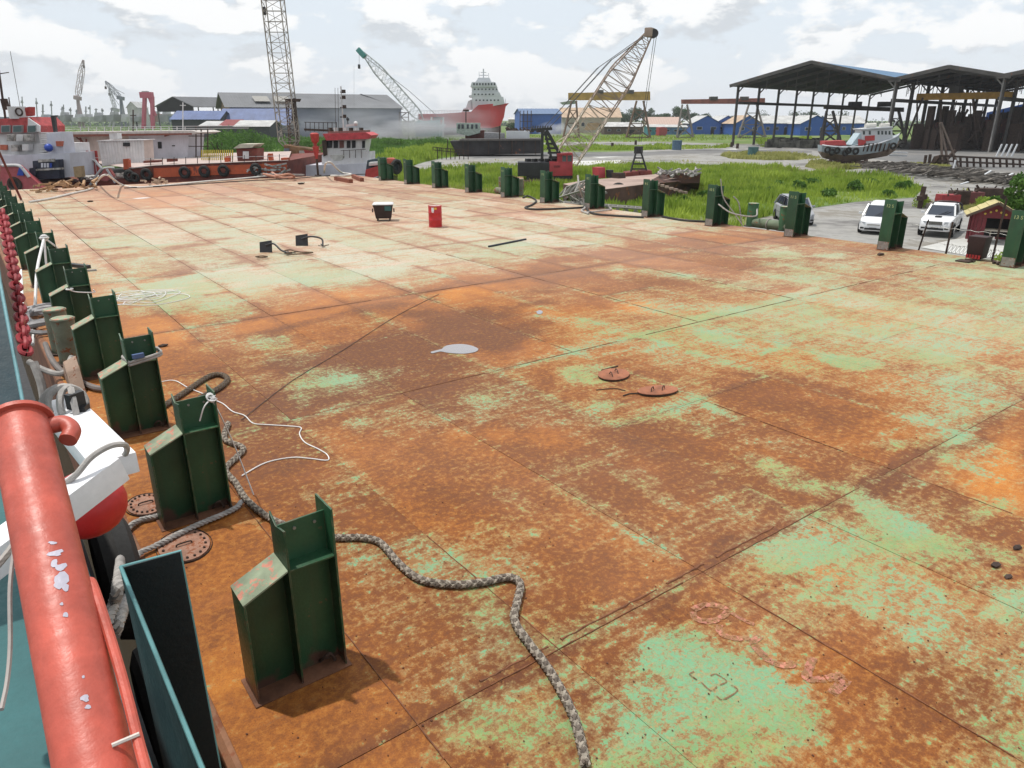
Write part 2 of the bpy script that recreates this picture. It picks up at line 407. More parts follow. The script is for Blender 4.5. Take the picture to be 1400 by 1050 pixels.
    bp2=N('ShaderNodeBump'); bp2.inputs['Strength'].default_value=.35; bp2.inputs['Distance'].default_value=.05; L(mt('ADD',big,mt('MULTIPLY',mid,.5)),bp2.inputs['Height']); L(bp2.outputs[0],bp.inputs['Normal']); L(bp.outputs[0],b.inputs['Normal'])
    return m
DM=deck_mat()
barge=T('cargo_barge','long flat steel barge with rusty mint green deck filling the foreground','barge',(0,0,0))
def plate(x0,x1,y0,y1,dz,fine_):
    gap=.0028 if y1<17 else .007 if y1<30 else .016; x0+=gap;x1-=gap;y0+=gap;y1-=gap
    nx=max(2,int((x1-x0)/fine_)); ny=max(2,int((y1-y0)/fine_))
    xs=np.linspace(x0,x1,nx+1); ys=np.linspace(y0,y1,ny+1); X,Y=np.meshgrid(xs,ys)
    u=(X-x0)/(x1-x0); v=(Y-y0)/(y1-y0)
    sag=-.004*np.sin(u*math.pi*2)**2*np.abs(np.sin(v*math.pi*3)); 
    e=np.minimum(np.minimum(X-x0,x1-X),np.minimum(Y-y0,y1-Y)); Z=dz+sag-.003*(e<.001)
    v_=np.stack([X.ravel(),Y.ravel(),Z.ravel()],1); n=nx+1
    i=np.arange(ny*nx); r=i//nx; c=i%nx; a=r*n+c; f=np.stack([a,a+1,a+n+1,a+n],1)
    # skirt down to the frames
    me=bpy.data.meshes.new('deck_plate'); ring=list(range(nx+1))+[k*n+nx for k in range(1,ny+1)]+[ny*n+k for k in range(nx-1,-1,-1)]+[k*n for k in range(ny-1,0,-1)]
    m0=len(v_); sk=v_[ring].copy(); sk[:,2]=-.03; vv=np.vstack([v_,sk]); ff=[tuple(q) for q in f.tolist()]; R=len(ring)
    ff+=[(ring[k],m0+k,m0+(k+1)%R,ring[(k+1)%R]) for k in range(R)]
    me.from_pydata(vv.tolist(),[],ff)
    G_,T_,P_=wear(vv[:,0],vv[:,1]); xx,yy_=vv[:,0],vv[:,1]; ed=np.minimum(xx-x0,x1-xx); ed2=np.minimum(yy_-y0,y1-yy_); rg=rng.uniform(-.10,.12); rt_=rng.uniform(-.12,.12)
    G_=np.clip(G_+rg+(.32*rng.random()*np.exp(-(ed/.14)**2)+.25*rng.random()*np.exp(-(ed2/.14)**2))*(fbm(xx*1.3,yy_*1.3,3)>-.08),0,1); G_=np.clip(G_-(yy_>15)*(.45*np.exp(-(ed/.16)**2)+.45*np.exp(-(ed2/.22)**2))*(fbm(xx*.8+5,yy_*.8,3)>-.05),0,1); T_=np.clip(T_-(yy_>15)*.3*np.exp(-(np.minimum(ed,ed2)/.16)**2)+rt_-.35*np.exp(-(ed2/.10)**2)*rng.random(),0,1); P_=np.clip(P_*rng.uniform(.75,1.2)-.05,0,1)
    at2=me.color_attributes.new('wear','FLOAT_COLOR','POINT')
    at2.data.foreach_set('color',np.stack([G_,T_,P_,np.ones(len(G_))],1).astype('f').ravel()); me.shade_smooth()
    try: me.set_sharp_from_angle(angle=math.radians(50))
    except Exception: pass
    me.materials.append(DM); o=bpy.data.objects.new('deck_plate',me); COL.objects.link(o); o.parent=barge
XS=[.76,1.93,3.31,5.19,7.06,8.95,10.8,12.7,14.55,16.4,18.3,20.2,22.05,23.9,25.1,26.35]
YS=[-8,-2.4,3.78,10.05,16.3,22.6,28.8,35.,41.2,47.4,53.6,58.]
for i in range(len(XS)-1):
    ys=list(YS)
    if i in(4,5,8,12): ys=sorted(ys+[6.9])
    if i in(1,3,7,10): ys=sorted(ys+[13.2])
    if i in(2,6,9,12): ys=sorted(ys+[19.4,32.,44.])
    for j in range(len(ys)-1):
        yy=(ys[j]+ys[j+1])/2
        plate(XS[i],XS[i+1],ys[j],ys[j+1],random.uniform(-.0025,.0025),.07 if yy<9 else .12 if yy<24 else .25)
DARK=M('dark_rusty_steel',(.05,.03,.022),.8,var=.4,bump=.3)
HULL=M('rusty_hull_side',(.15,.065,.035),.75,var=.4,sc=1.2,rust=.5,rcol=(.09,.035,.02),streak=.5)
h=MB(); h.bx((DX0+.02,DY0,-3.4),(DX1-.02,DY1,-.031)); h.build('hull',HULL,barge)
h=MB(); h.tube([(DX0-.01,DY0,-.09),(DX0-.01,DY1,-.09)],.085,10); h.tube([(DX1+.01,DY0,-.09),(DX1+.01,DY1,-.09)],.085,10); h.build('rubbing_strake',M('strake_brown',(.22,.10,.05),.7,var=.3,sc=2,rust=.5),barge)
for y0,y1,x in ((3.78,3.78,2.6),):
    pass
# weld seams proud of the plates
WELD=M('weld_bead_rust',(.17,.065,.028),.75,var=.4,sc=8,bump=.4)
def bead(p,q):
    p=Vector((*p,0));q=Vector((*q,0)); n=max(2,int((q-p).length/.12))
    if n>14:
        k=0
        while k<n-2:
            e=min(n,k+random.randint(5,22)); bead((p.lerp(q,k/n).x,p.lerp(q,k/n).y),(p.lerp(q,e/n-.001).x,p.lerp(q,e/n-.001).y)) if e-k<=14 else bead2(p.lerp(q,k/n),p.lerp(q,e/n),e-k); k=e+random.randint(1,7)
        return
    bead2(p,q,n)
def bead2(p,q,n):
    m=MB(); pts=[p.lerp(q,k/n)+Vector((random.uniform(-.003,.003),random.uniform(-.003,.003),.001)) for k in range(n+1)]
    m.tube(pts,[random.uniform(.003,.009) for _ in pts],6); m.build('weld_bead',WELD,barge)
for p,q in [((2.6,3.78),(12.7,3.78)),((5.19,10.05),(23.9,10.05)),((8.95,2.4),(8.95,7.0)),((8.95,10.05),(8.95,16.3)),((5.19,1),(5.19,3.78)),((5.19,16.3),(14.5,16.3)),((1.93,1),(1.93,10)),((3.31,3.78),(3.31,6)),((12.7,10.1),(12.7,22)),((16.4,10.1),(16.4,16))]: bead(p,q)
# doubler strip that stands a little proud (dark raised seam in the foreground)
for a,b_ in ((2.55,3.25),(3.4,4.6),(4.75,5.3),(5.5,6.5)):
    m=MB(); m.tube([(a+(b_-a)*k/14,3.86+random.uniform(-.008,.008),.0) for k in range(15)],[random.uniform(.006,.018) for _ in range(15)],6); m.build('lap_edge',WELD,barge)
# painted letters, worn to pink strokes
PINK=M('faded_pink_paint',(.50,.20,.14),.7,var=.3,sc=7,rust=.75,rcol=(.20,.10,.05),bump=.2)
def stroke(px,w):
    P_=smooth([at(920+a/5.385,800+b/5.385,.0032) for a,b in px],5); m=MB(); n=len(P_); L_=[];R_=[]
    for i,p in enumerate(P_):
        d=(P_[min(i+1,n-1)]-P_[max(i-1,0)]).normalized(); s=Vector((-d.y,d.x,0))*w*random.uniform(.38,.55); L_.append(p+s);R_.append(p-s)
    for i in range(n-1): m.poly([R_[i],R_[i+1],L_[i+1],L_[i]])
    return m
for px,w in (([(150,180),(230,145),(330,150),(400,190),(330,250),(240,265),(165,240),(145,195)],.075),([(430,200),(510,250),(600,290)],.05),([(340,290),(350,350),(430,385),(570,390)],.07),([(640,370),(590,420),(650,500),(740,570),(850,590),(890,560)],.075),([(1030,530),(1000,620),(990,690),(1120,690)],.08),([(1130,690),(1200,672),(1250,655)],.08),([(1280,690),(1230,740),(1170,800)],.09)):
    stroke(px,w).build('painted_letter',PINK,barge)
SCR=M('scratched_rust_line',(.22,.10,.05),.8)
for m_,th_ in ((PINK,.43),(SCR,.44)):
    nt=m_.node_tree; N=nt.nodes.new; L=nt.links.new; tcc=N('ShaderNodeTexCoord'); nn=N('ShaderNodeTexNoise'); L(tcc.outputs['Object'],nn.inputs['Vector']); nn.inputs['Scale'].default_value=24; nn.inputs['Detail'].default_value=7; nn.inputs['Roughness'].default_value=.75; mr_=N('ShaderNodeMapRange'); L(nn.outputs[0],mr_.inputs[0]); mr_.inputs[1].default_value=th_-.03; mr_.inputs[2].default_value=th_+.05; mr_.inputs[4].default_value=.8; L(mr_.outputs[0],nt.nodes['Principled BSDF'].inputs['Alpha'])
for q in ([(120,655),(175,695),(125,655),(155,635)],[(205,710),(280,775),(325,745)],[(275,665),(320,655),(395,705),(345,735)],[(320,815),(370,840),(475,775),(430,735)]):
    m=stroke(q,.014); m.build('scratched_square',SCR,barge)
# the posts rust up from the foot and differ a little in tint
nt=GREEN.node_tree; N=nt.nodes.new; L=nt.links.new; bb=nt.nodes['Principled BSDF']; src=bb.inputs['Base Color'].links[0].from_socket
tc=N('ShaderNodeTexCoord'); sx_=N('ShaderNodeSeparateXYZ'); L(tc.outputs['Object'],sx_.inputs[0]); no=N('ShaderNodeTexNoise'); L(tc.outputs['Object'],no.inputs['Vector']); no.inputs['Scale'].default_value=5; no.inputs['Detail'].default_value=8
oi=N('ShaderNodeObjectInfo'); v_=N('ShaderNodeVectorMath'); v_.operation='ADD'; L(tc.outputs['Object'],v_.inputs[0]); L(oi.outputs['Location'],v_.inputs[1]); L(v_.outputs[0],no.inputs['Vector'])
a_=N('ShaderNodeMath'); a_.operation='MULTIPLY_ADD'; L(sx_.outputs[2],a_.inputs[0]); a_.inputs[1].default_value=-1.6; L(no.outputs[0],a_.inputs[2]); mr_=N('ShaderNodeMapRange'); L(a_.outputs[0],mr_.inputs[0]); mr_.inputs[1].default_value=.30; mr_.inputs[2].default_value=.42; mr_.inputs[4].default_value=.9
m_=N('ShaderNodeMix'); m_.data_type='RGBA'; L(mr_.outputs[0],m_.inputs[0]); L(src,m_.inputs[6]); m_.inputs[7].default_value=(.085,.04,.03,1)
bv=N('ShaderNodeBevel'); bv.samples=4; bv.inputs['Radius'].default_value=.012; ge=N('ShaderNodeNewGeometry'); dt=N('ShaderNodeVectorMath'); dt.operation='DOT_PRODUCT'; L(bv.outputs[0],dt.inputs[0]); L(ge.outputs['Normal'],dt.inputs[1])
e1=N('ShaderNodeMapRange'); L(dt.outputs['Value'],e1.inputs[0]); e1.inputs[1].default_value=.97; e1.inputs[2].default_value=.80; nw=N('ShaderNodeTexNoise'); L(v_.outputs[0],nw.inputs['Vector']); nw.inputs['Scale'].default_value=14; nw.inputs['Detail'].default_value=6
e2=N('ShaderNodeMapRange'); L(nw.outputs[0],e2.inputs[0]); e2.inputs[1].default_value=.44; e2.inputs[2].default_value=.56; e3=N('ShaderNodeMath'); e3.operation='MULTIPLY'; L(e1.outputs[0],e3.inputs[0]); L(e2.outputs[0],e3.inputs[1])
mw=N('ShaderNodeMix'); mw.data_type='RGBA'; L(e3.outputs[0],mw.inputs[0]); L(m_.outputs[2],mw.inputs[6]); mw.inputs[7].default_value=(.20,.16,.10,1); m_=mw
h_=N('ShaderNodeHueSaturation'); r_=N('ShaderNodeMapRange'); L(oi.outputs['Random'],r_.inputs[0]); r_.inputs[3].default_value=.8; r_.inputs[4].default_value=1.3; L(r_.outputs[0],h_.inputs['Value']); L(m_.outputs[2],h_.inputs['Color']); L(h_.outputs[0],bb.inputs['Base Color'])
# ---- stanchions ----
def stanchion(name,label,sx,hs,grp,kx=1.,ky=1.):
    t=T(name,label,'stanchion',(0,0,0),grp)
    w=.74*kx; d=.31*ky; xm=.36*kx; th=.016; ht=1.42*hs; hm=1.06*hs; hl=.90*hs
    X=lambda x: (x-w/2)*sx
    def b(a,c): 
        m=MB(); m.bx((X(a[0]),a[1],a[2]),(X(c[0]),c[1],c[2])); return m
    def part(n,m,mat=GREEN,bev=.003): return m.build(n,mat,t,bevel=bev)
    part('inner_flange',b((w-th,-d/2,.012),(w,d/2,ht+.05)))
    # middle flange, torn spike at top
    m=MB(); m.prism([(X(xm-th/2),-d/2,.012),(X(xm-th/2),d/2,.012),(X(xm-th/2),d/2,ht+.02),(X(xm-th/2),.03,ht-.05),(X(xm-th/2),-d/2,ht-.01)],(sx*th,0,0)); part('middle_flange',m)
    m=MB(); m.prism([(X(xm),-th/2,.012),(X(w-th),-th/2,.012),(X(w-th),-th/2,ht-.02),(X(xm),-th/2,ht-.03)],(0,th,0)); part('web',m)
    m=MB(); m.prism([(X(th),-th/2,.012),(X(xm-th/2),-th/2,.012),(X(xm-th/2),-th/2,hm-.01),(X(th),-th/2,hl-.01)],(0,th,0)); part('wing_web',m)
    part('outer_flange',b((0,-d/2,.012),(th,d/2,hl)))
    m=MB(); m.prism([(X(0),-d/2,hl),(X(xm-th/2-.002),-d/2,hm),(X(xm-th/2-.002),-d/2,hm+th),(X(-.004),-d/2,hl+th)],(0,d,0)); part('wing_cap',m,CAPM,.004)
    part('stiffener',b((xm+th/2+.002,-d/2+.004,hm-.01),(w-th-.002,d/2-.004,hm+.004)))
    part('base_plate',b((-.03,-d/2-.03,0),(w+.03,d/2+.03,.010)),FOOT,.003)
    if sx<0:
        m=MB(); m.bx((X(w)-.0035,-d/2+.02,.03),(X(w)-.0005,d/2-.02,.30)); m.build('bare_steel_patch',M('bare_grey_patch',(.24,.22,.20),.6,var=.3,sc=4,rust=.45),t)
    for k in (0,1):
        m=MB(); x=X(xm+.12+k*.16); m.tube([(x,-th/2-.012,ht-.09),(x,th/2+.012,ht-.09)],.013,8); m.build('bolt',M('bolt_steel',(.3,.3,.28),.5,.6),t)
    m=MB()
    pts=[Vector((X(xm+.20),-d/2+.09+.05,.03)),Vector((X(xm+.22),-d/2+.08,.10)),Vector((X(xm+.27),-d/2+.07,.12)),Vector((X(xm+.31),-d/2+.08,.03))]
    m.tube(smooth(pts,4),.014,6); m.build('lashing_ring',DARK,t)
    return t
FOOT=M('rusty_foot_plate',(.15,.065,.035),.8,var=.4,sc=4,bump=.3)
CAPM=M('worn_cap_paint',(.25,.30,.20),.65,var=.3,sc=5,rust=.5,rcol=(.33,.14,.10),bump=.3)
ordw=['nearest','second','third','fourth','fifth','sixth','seventh','eighth','ninth','tenth','eleventh','twelfth','thirteenth','fourteenth']
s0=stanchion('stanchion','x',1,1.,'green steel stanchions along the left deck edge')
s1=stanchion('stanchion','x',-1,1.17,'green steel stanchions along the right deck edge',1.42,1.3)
retree()
LY=[4.84,7.98,10.95,14.0,17.1,20.15,23.2,26.3,29.3,32.4,35.5,38.5,41.6,44.7]
for i,y in enumerate(LY):
    note=['biggest of the row','with a white cord knotted on its top corner','wrapped by a white rope and blue tag','behind the pair of short bollards','with a thin white line round its waist','beside black bars lying on deck','with white ropes tied to its top','','','','','','',''][i]
    l='%s green stanchion on the left edge%s'%('nearest' if i==0 else ordw[i], ', '+note if note else '')
    if i==0: s0.location=(1.41,y,0); s0['label']=l; WL[s0.name]=(Vector(s0.location),0)
    else: dup(s0,(1.41+random.uniform(-.02,.02),y,0),random.uniform(-.02,.02),l)
RY=[8.6,12.48,16.2,20.02,23.7,27.75,31.3,35.0,38.8,42.8,46.6,50.6]
RYL=['at the right frame edge numbered 13','in front of the white cars numbered 12','before the grass numbered 11','with a pale rope hanging over it, numbered 10','numbered 9 in front of the derelict barge','between the truss and the derelict barge','in front of the red crawler crane cab','just left of the red crane','behind the red drum','','','']
nums=['13 S','12 S','11 S','10 S','9 S','8 S','7 S','6 S','5 S','4 S','3 S','2 S']
YEL=M('pale_stencil_paint',(.42,.47,.22),.7,var=.2,rust=.3)
def text(s,size,ext,mat,name,parent,Mx):
    cu=bpy.data.curves.new('tmp','FONT'); cu.body=s; cu.size=size; cu.extrude=ext; cu.align_x='CENTER'; cu.align_y='CENTER'; cu.resolution_u=3
    o=bpy.data.objects.new('tmp',cu); COL.objects.link(o); bpy.context.view_layer.update()
    me=bpy.data.meshes.new_from_object(o.evaluated_get(bpy.context.evaluated_depsgraph_get())); COL.objects.unlink(o); bpy.data.objects.remove(o)
    me.transform(Mx); me.materials.clear(); me.materials.append(mat); r=bpy.data.objects.new(name,me); COL.objects.link(r); r.parent=parent; return r
for i,y in enumerate(RY):
    l='%s green stanchion on the right edge, %s'%('nearest' if i==0 else ordw[i],RYL[i])
    l=l.strip(', ')
    if i==0: s1.location=(25.85,y,0); s1['label']=l; WL[s1.name]=(Vector(s1.location),0); o=s1
    else: o=dup(s1,(25.85+random.uniform(-.04,.04),y,0),random.uniform(-.04,.04),l)
    Mx=Matrix.Translation((-.5275,0,1.50))@Matrix.Rotation(-math.pi/2,4,'Z')@Matrix.Rotation(math.pi/2,4,'X')
    text(nums[i],.15,.002,YEL,'stencilled_number',o,Mx)
# ================= things on the deck =================
def rope(pts,r,pitch,strands=8,seg=5,per=10):
    """plaited rope: two families of strands wound in opposite directions"""
    P_=[Vector(p) for p in pts]; L_=[0]
    for i in range(1,len(P_)): L_.append(L_[-1]+(P_[i]-P_[i-1]).length)
    tot=L_[-1]; n=int(tot/pitch*per); m=MB(); cur=[];fr=[];j=0;prev=None
    for i in range(n+1):
        s=tot*i/n
        while j<len(L_)-2 and L_[j+1]<s: j+=1
        t=(s-L_[j])/max(1e-9,L_[j+1]-L_[j]); p=P_[j].lerp(P_[j+1],t); cur.append(p)
    for i,p in enumerate(cur):
        d=(cur[min(i+1,n)]-cur[max(i-1,0)]).normalized()
        if prev is None: x=d.cross(Vector((0,0,1))); x=x.normalized() if x.length>.01 else Vector((1,0,0))
        else: x=(prev-d*prev.dot(d)).normalized()
        prev=x; fr.append((x,d.cross(x)))
    for k in range(strands):
        sg=1 if k%2 else -1; ph=2*math.pi*(k//2)/(strands/2); q=[]
        for i,p in enumerate(cur):
            a=sg*2*math.pi*(tot*i/n)/pitch+ph; rr=r*.62*(1+.16*math.cos(2*a+(k%2)*math.pi)); x,y=fr[i]; q.append(p+x*math.cos(a)*rr+y*math.sin(a)*rr)
        m.tube(q,r*.42,seg,cap=True)
    return m
def laid(pts,r,pitch): return rope(pts,r,pitch,3,5,7) if False else _laid(pts,r,pitch)
def _laid(pts,r,pitch):
    P_=smooth(pts,6); L_=0; m=MB(); prev=None; N_=len(P_); cum=[0]
    for i in range(1,N_): cum.append(cum[-1]+(P_[i]-P_[i-1]).length)
    n=max(8,int(cum[-1]/pitch*7)); cur=[];j=0
    for i in range(n+1):
        s=cum[-1]*i/n
        while j<N_-2 and cum[j+1]<s: j+=1
        cur.append(P_[j].lerp(P_[j+1],(s-cum[j])/max(1e-9,cum[j+1]-cum[j])))
    fr=[]
    for i,p in enumerate(cur):
        d=(cur[min(i+1,n)]-cur[max(i-1,0)]).normalized()
        x=d.cross(Vector((0,0,1))) if prev is None else (prev-d*prev.dot(d))
        x=x.normalized() if x.length>.01 else Vector((1,0,0)); prev=x; fr.append((x,d.cross(x)))
    for k in range(3):
        q=[]
        for i,p in enumerate(cur):
            a=2*math.pi*(cum[-1]*i/n/pitch+k/3); x,y=fr[i]; q.append(p+x*math.cos(a)*r*.5+y*math.sin(a)*r*.5)
        m.tube(q,r*.55,5)
    return m
def one(m,name,mat,label,cat,group=None): return lab(m.build(name,mat),label,cat,group)
def dk(px,z=0.): return [at(a,b,z) for a,b in px]
ROPE=M('braided_rope_fibre',(.20,.17,.14),.9,var=.35,sc=9,bump=.3,fine=120)
ROPED=M('old_brown_rope',(.11,.075,.045),.9,var=.4,sc=9,bump=.3,fine=120)
WROPE=M('white_rope_fibre',(.36,.34,.32),.9,var=.25,sc=9,bump=.3,fine=120)
CORD=M('white_cord',(.72,.71,.70),.8,var=.1)
ROPEL=M('rope_strand_light',(.31,.27,.22),.9,var=.3,sc=12,bump=.3,fine=120); ROPEK=M('rope_strand_dark',(.13,.105,.085),.9,var=.3,sc=12,bump=.3,fine=120)
def two_tone(m,name,mat,label,cat):
    o=m.build(name,mat); me=o.data; n=len(me.polygons)//8; me.materials.clear(); me.materials.append(ROPEL if mat is ROPE else ROPED); me.materials.append(ROPEK)
    for i,pl in enumerate(me.polygons): pl.material_index=1 if (i//n)%4>1 and i//n<8 else 0
    return lab(o,label,cat)
RP=[(312,578),(307,600),(332,612),(322,626),(308,642),(322,660),(336,682),(365,706),(400,722),(430,732),(465,735),(495,735),(520,742),(545,770),(575,792),(620,799),(660,796),(695,789),(711,798),(707,822),(703,848),(722,878),(745,908),(766,942),(785,982),(796,1024),(800,1046)]
two_tone(rope(smooth(dk(RP,.04),10),.038,.20),'mooring_rope',ROPE,'thick grey braided rope snaking over the deck past the nearest stanchion','rope')
two_tone(rope(smooth(dk([(222,556),(250,538),(283,516),(300,512),(311,518),(300,530),(272,545)],.04),8),.045,.16),'rope_loop',ROPED,'brown braided rope looped on deck behind the second stanchion','rope')
CP=[(205,528),(222,522),(240,520),(258,530),(275,538),(292,546),(305,552),(318,562),(336,568),(346,578),(365,580),(400,582),(411,585),(411,593),(418,604),(434,614),(448,622),(446,629),(425,627),(400,626),(365,633),(330,650)]
m=MB(); m.tube(smooth([p+Vector((random.uniform(-.02,.02),random.uniform(-.02,.02),0)) for p in dk(CP,.012)],5),.008,6); one(m,'trailing_cord',CORD,'thin white cord trailing across rusty deck behind the two nearest stanchions','cord')
m=MB(); m.tube(smooth(dk([(330,574),(400,520),(470,478),(540,433),(600,402)],.01),3),.006,5); one(m,'thin_wire',M('dark_wire',(.06,.04,.035),.6),'long thin dark wire lying straight over the dark rust patch','wire')
# tangled white string by the fifth stanchion
m=MB()
for k in range(7):
    c=at(190+random.uniform(-20,20),407+random.uniform(-5,5),.012); q=[c+Vector((random.uniform(.3,1.1)*math.cos(a+k),random.uniform(.3,.8)*math.sin(a+k),random.uniform(0,.02))) for a in [j*.9 for j in range(8)]]
    m.tube(smooth(q,5),.009,5)
lab(one(m,'tangled_string',CORD,'tangle of thin white string on pale deck right of the stanchions','string'),kind='stuff')
# knots on stanchions
m=MB(); c=Vector((1.74,7.83,1.40))
for k in range(6): m.torus(c+Vector((random.uniform(-.02,.02),random.uniform(-.02,.02),random.uniform(-.03,.03))),.035,.009,Matrix.Rotation(k*1.1,3,'X')@Matrix.Rotation(k*.7,3,'Z'),14,5)
m.tube(smooth([c,c+Vector((-.10,-.05,-.06)),c+Vector((-.16,-.02,-.22))],5),.008,5); m.tube(smooth([c,c+Vector((.1,.1,-.3)),c+Vector((.25,.3,-.8)),c+Vector((.35,.2,-1.39))],5),.008,5)
one(m,'knotted_cord',CORD,'white cord knot tied on top corner of second stanchion','cord')
m=MB()
for k in range(2):
    z=1.07+k*.035; q=[(1.40,10.78,z-.02),(1.78,10.76,z+.05),(1.83,10.95,z+.05),(1.78,11.13,z+.04),(1.40,11.13,z),(1.385,10.95,z-.01),(1.40,10.78,z-.02)]; m.tube(smooth(q,5),.02,7)
one(m,'lashing_rope',WROPE,'pale rope wound twice round the third stanchion','rope')
m=MB(); m.box((1.52,10.76,1.17),(.15,.05,.06),.1); one(m,'blue_tag',M('blue_grey_plastic',(.10,.16,.32),.5),'small blue block tucked behind rope on third stanchion','tag')
m=MB(); m.tube(smooth([(1.36,16.9,1.02),(1.5,16.92,.95),(1.8,16.93,.90),(1.83,17.2,.90)],5),.012,5); m.torus((1.38,16.9,1.03),.06,.014,None,12,5); one(m,'white_line',CORD,'thin white line tied round the fifth stanchion','line')
m=MB(); c=Vector((1.55,22.98,1.3))
for k in range(4): m.torus(c,.07+.01*k,.022,Matrix.Rotation(1.2+k*.6,3,'X'),14,6)
m.tube(smooth([c,(1.45,22.8,.6),(1.4,22.7,-.0)],5),.03,6); m.tube(smooth([c,(1.15,21.4,.75),(.85,20.0,.05),(.6,18.5,-.4)],6),.035,6); m.tube(smooth([c,(1.8,23.1,1.0),(1.85,23.3,.8)],4),.025,6)
one(m,'white_mooring_line',CORD,'white mooring line knotted on the seventh stanchion and led overboard','rope')
# ropes at the hull edge beside the second stanchion
q=dk([(330,686),(318,697),(260,722),(215,745),(190,757)],.05)+[at(183,775,.03),at(180,800,-.25),atC(168,835,4.2),atC(156,870,3.9)]
one(_laid(q,.032,.14),'hawser',WROPE,'grey twisted hawser leading round the foot of second stanchion to the edge','rope')
q=dk([(225,703),(205,708),(190,712),(176,722)],.04)+[at(166,745,-.1),atC(163,790,4.2),atC(156,825,4.0),atC(146,850,3.8)]
one(_laid(q,.034,.13),'frayed_hawser',WROPE,'frayed pale hawser hanging over the barge side left of second stanchion','rope')
# bolted manholes
RPL=M('manhole_rust_pink',(.30,.16,.11),.75,var=.3,sc=8,rust=.5,bump=.3)
def manhole(x,y,rx,ry,label,rot=0.):
    t=T('bolted_manhole',label,'manhole',(x,y,0)); n=28
    m=MB(); m.prism([(x+rx*math.cos(2*math.pi*k/n),y+ry*math.sin(2*math.pi*k/n),.004) for k in range(n)],(0,0,.016)); m.build('cover',RPL,t,bevel=.003)
    m=MB(); m.torus((0,0,0),1,.014,None,n,6); m.v=[(x+a*(rx+.02),y+b*(ry+.02),.006+c) for a,b,c in m.v]; m.build('rim',DARK,t)
    for k in range(18):
        a=2*math.pi*k/18; m=MB(); m.cyl((x+(rx-.045)*math.cos(a),y+(ry-.045)*math.sin(a),.02),.014,.016,6); m.build('bolt',DARK,t)
    m=MB(); m.tube(smooth([(x-.08,y,.02),(x-.06,y,.045),(x+.06,y,.045),(x+.08,y,.02)],4),.008,6); m.build('handle',DARK,t)
manhole(1.14,7.36,.25,.33,'oval bolted manhole cover in front of the second stanchion')
manhole(1.0,8.55,.20,.27,'oval bolted manhole cover half hidden behind second stanchion')
# loose oval lids
LID=M('lid_rust',(.27,.10,.05),.75,var=.35,sc=5,rust=.3,bump=.35)
def lid(px,rx,ry,rot,tilt,label):
    c=at(*px,0); t=T('oval_hatch_lid',label,'hatch lid',c); n=26; R=Matrix.Rotation(rot,3,'Z')@Matrix.Rotation(tilt,3,'X'); c2=c+Vector((0,0,.028+abs(math.sin(tilt))*ry))
    m=MB(); m.prism([c2+R@Vector((rx*math.cos(2*math.pi*k/n),ry*math.sin(2*math.pi*k/n),0)) for k in range(n)],R@Vector((0,0,.010))); m.build('lid',LID,t,bevel=.004)
    for s in (-1,1):
        q=[c2+R@Vector(v) for v in ((s*.10-.05,-.06,.010),(s*.10-.03,-.03,.06),(s*.10+.03,.03,.06),(s*.10+.05,.06,.010))]
        m=MB(); m.tube(smooth(q,4),.008,6); m.build('handle',DARK,t)
    m=MB(); m.prism([c2+R@Vector((rx*.98*math.cos(2*math.pi*k/n),ry*.98*math.sin(2*math.pi*k/n),-.03)) for k in range(n)],R@Vector((0,0,.028))); m.build('gasket',DARK,t)
lid((839,514),.33,.26,.3,.01,'round rusty hatch lid with two bent handles, left of the pair on deck')
lid((899,536),.36,.22,-.35,-.015,'longer oval rusty hatch lid lying flat, right of the pair on deck')
m=MB(); m.tube(smooth(dk([(815,533),(840,531),(855,534)],.012),4),.008,5); m.tube(smooth(dk([(852,541),(862,538),(878,538)],.012),4),.012,5); m.tube(smooth(dk([(822,506),(845,500),(835,504)],.012),4),.008,5)
one(m,'bent_wire_scraps',DARK,'bent wire scraps around the two oval lids','scrap')
# puddles
PW=bpy.data.materials.new('puddle_water'); PW.use_nodes=True; b=PW.node_tree.nodes['Principled BSDF']; b.inputs['Base Color'].default_value=(.20,.18,.19,1); b.inputs['Roughness'].default_value=.16; b.inputs['Specular IOR Level'].default_value=.9; b.inputs['Coat Weight'].default_value=.7; b.inputs['Coat IOR'].default_value=1.8; b.inputs['Coat Roughness'].default_value=.06
def puddle(px,label,name='puddle'):
    q=smooth([at(a,b_,.0065) for a,b_ in px+px[:1]],5)[:-1]; m=MB(); m.poly(q); o=m.build(name,PW); lab(o,label,'puddle')
puddle([(604,477),(609,473),(618,471),(630,470.3),(641,471.5),(649,474),(654,477),(651,480.5),(643,482.5),(633,483.5),(621,483),(611,482),(603,480.5),(597,481.5),(591,483),(589,481),(596,479)],'pale oval puddle reflecting the sky on the dark rust patch')
puddle([(733,426),(738,424),(742,426),(740,429),(735,429)],'tiny bright puddle spot right of the large puddle')
# red drum
RED=M('drum_red',(.46,.012,.018),.38,var=.12,bump=.05,spec=.5,sc=4)
c=at(595.5,310,0); t=T('oil_drum','bright red steel drum with small white and yellow sticker standing on deck','drum',c)
m=MB(); m.lathe(c,[(0,.012),(.278,.012),(.288,0),(.288,.02),(.280,.03),(.280,.27),(.289,.285),(.289,.305),(.280,.32),(.280,.57),(.289,.585),(.289,.605),(.280,.62),(.280,.86),(.29,.868),(.29,.882),(.278,.885),(.27,.868)],32); m.build('barrel',RED,t)
m=MB(); m.lathe(c+Vector((0,0,.866)),[(.27,0),(0,.001)],32); m.build('drum_head',M('drum_head_pale',(.55,.42,.38),.5),t)
m=MB(); m.cyl(c+Vector((.14,.1,.868)),.035,.018,12); m.build('bung',M('steel_bung',(.4,.4,.4),.4,.8),t)
d0=math.atan2(-FW[1],-FW[0])
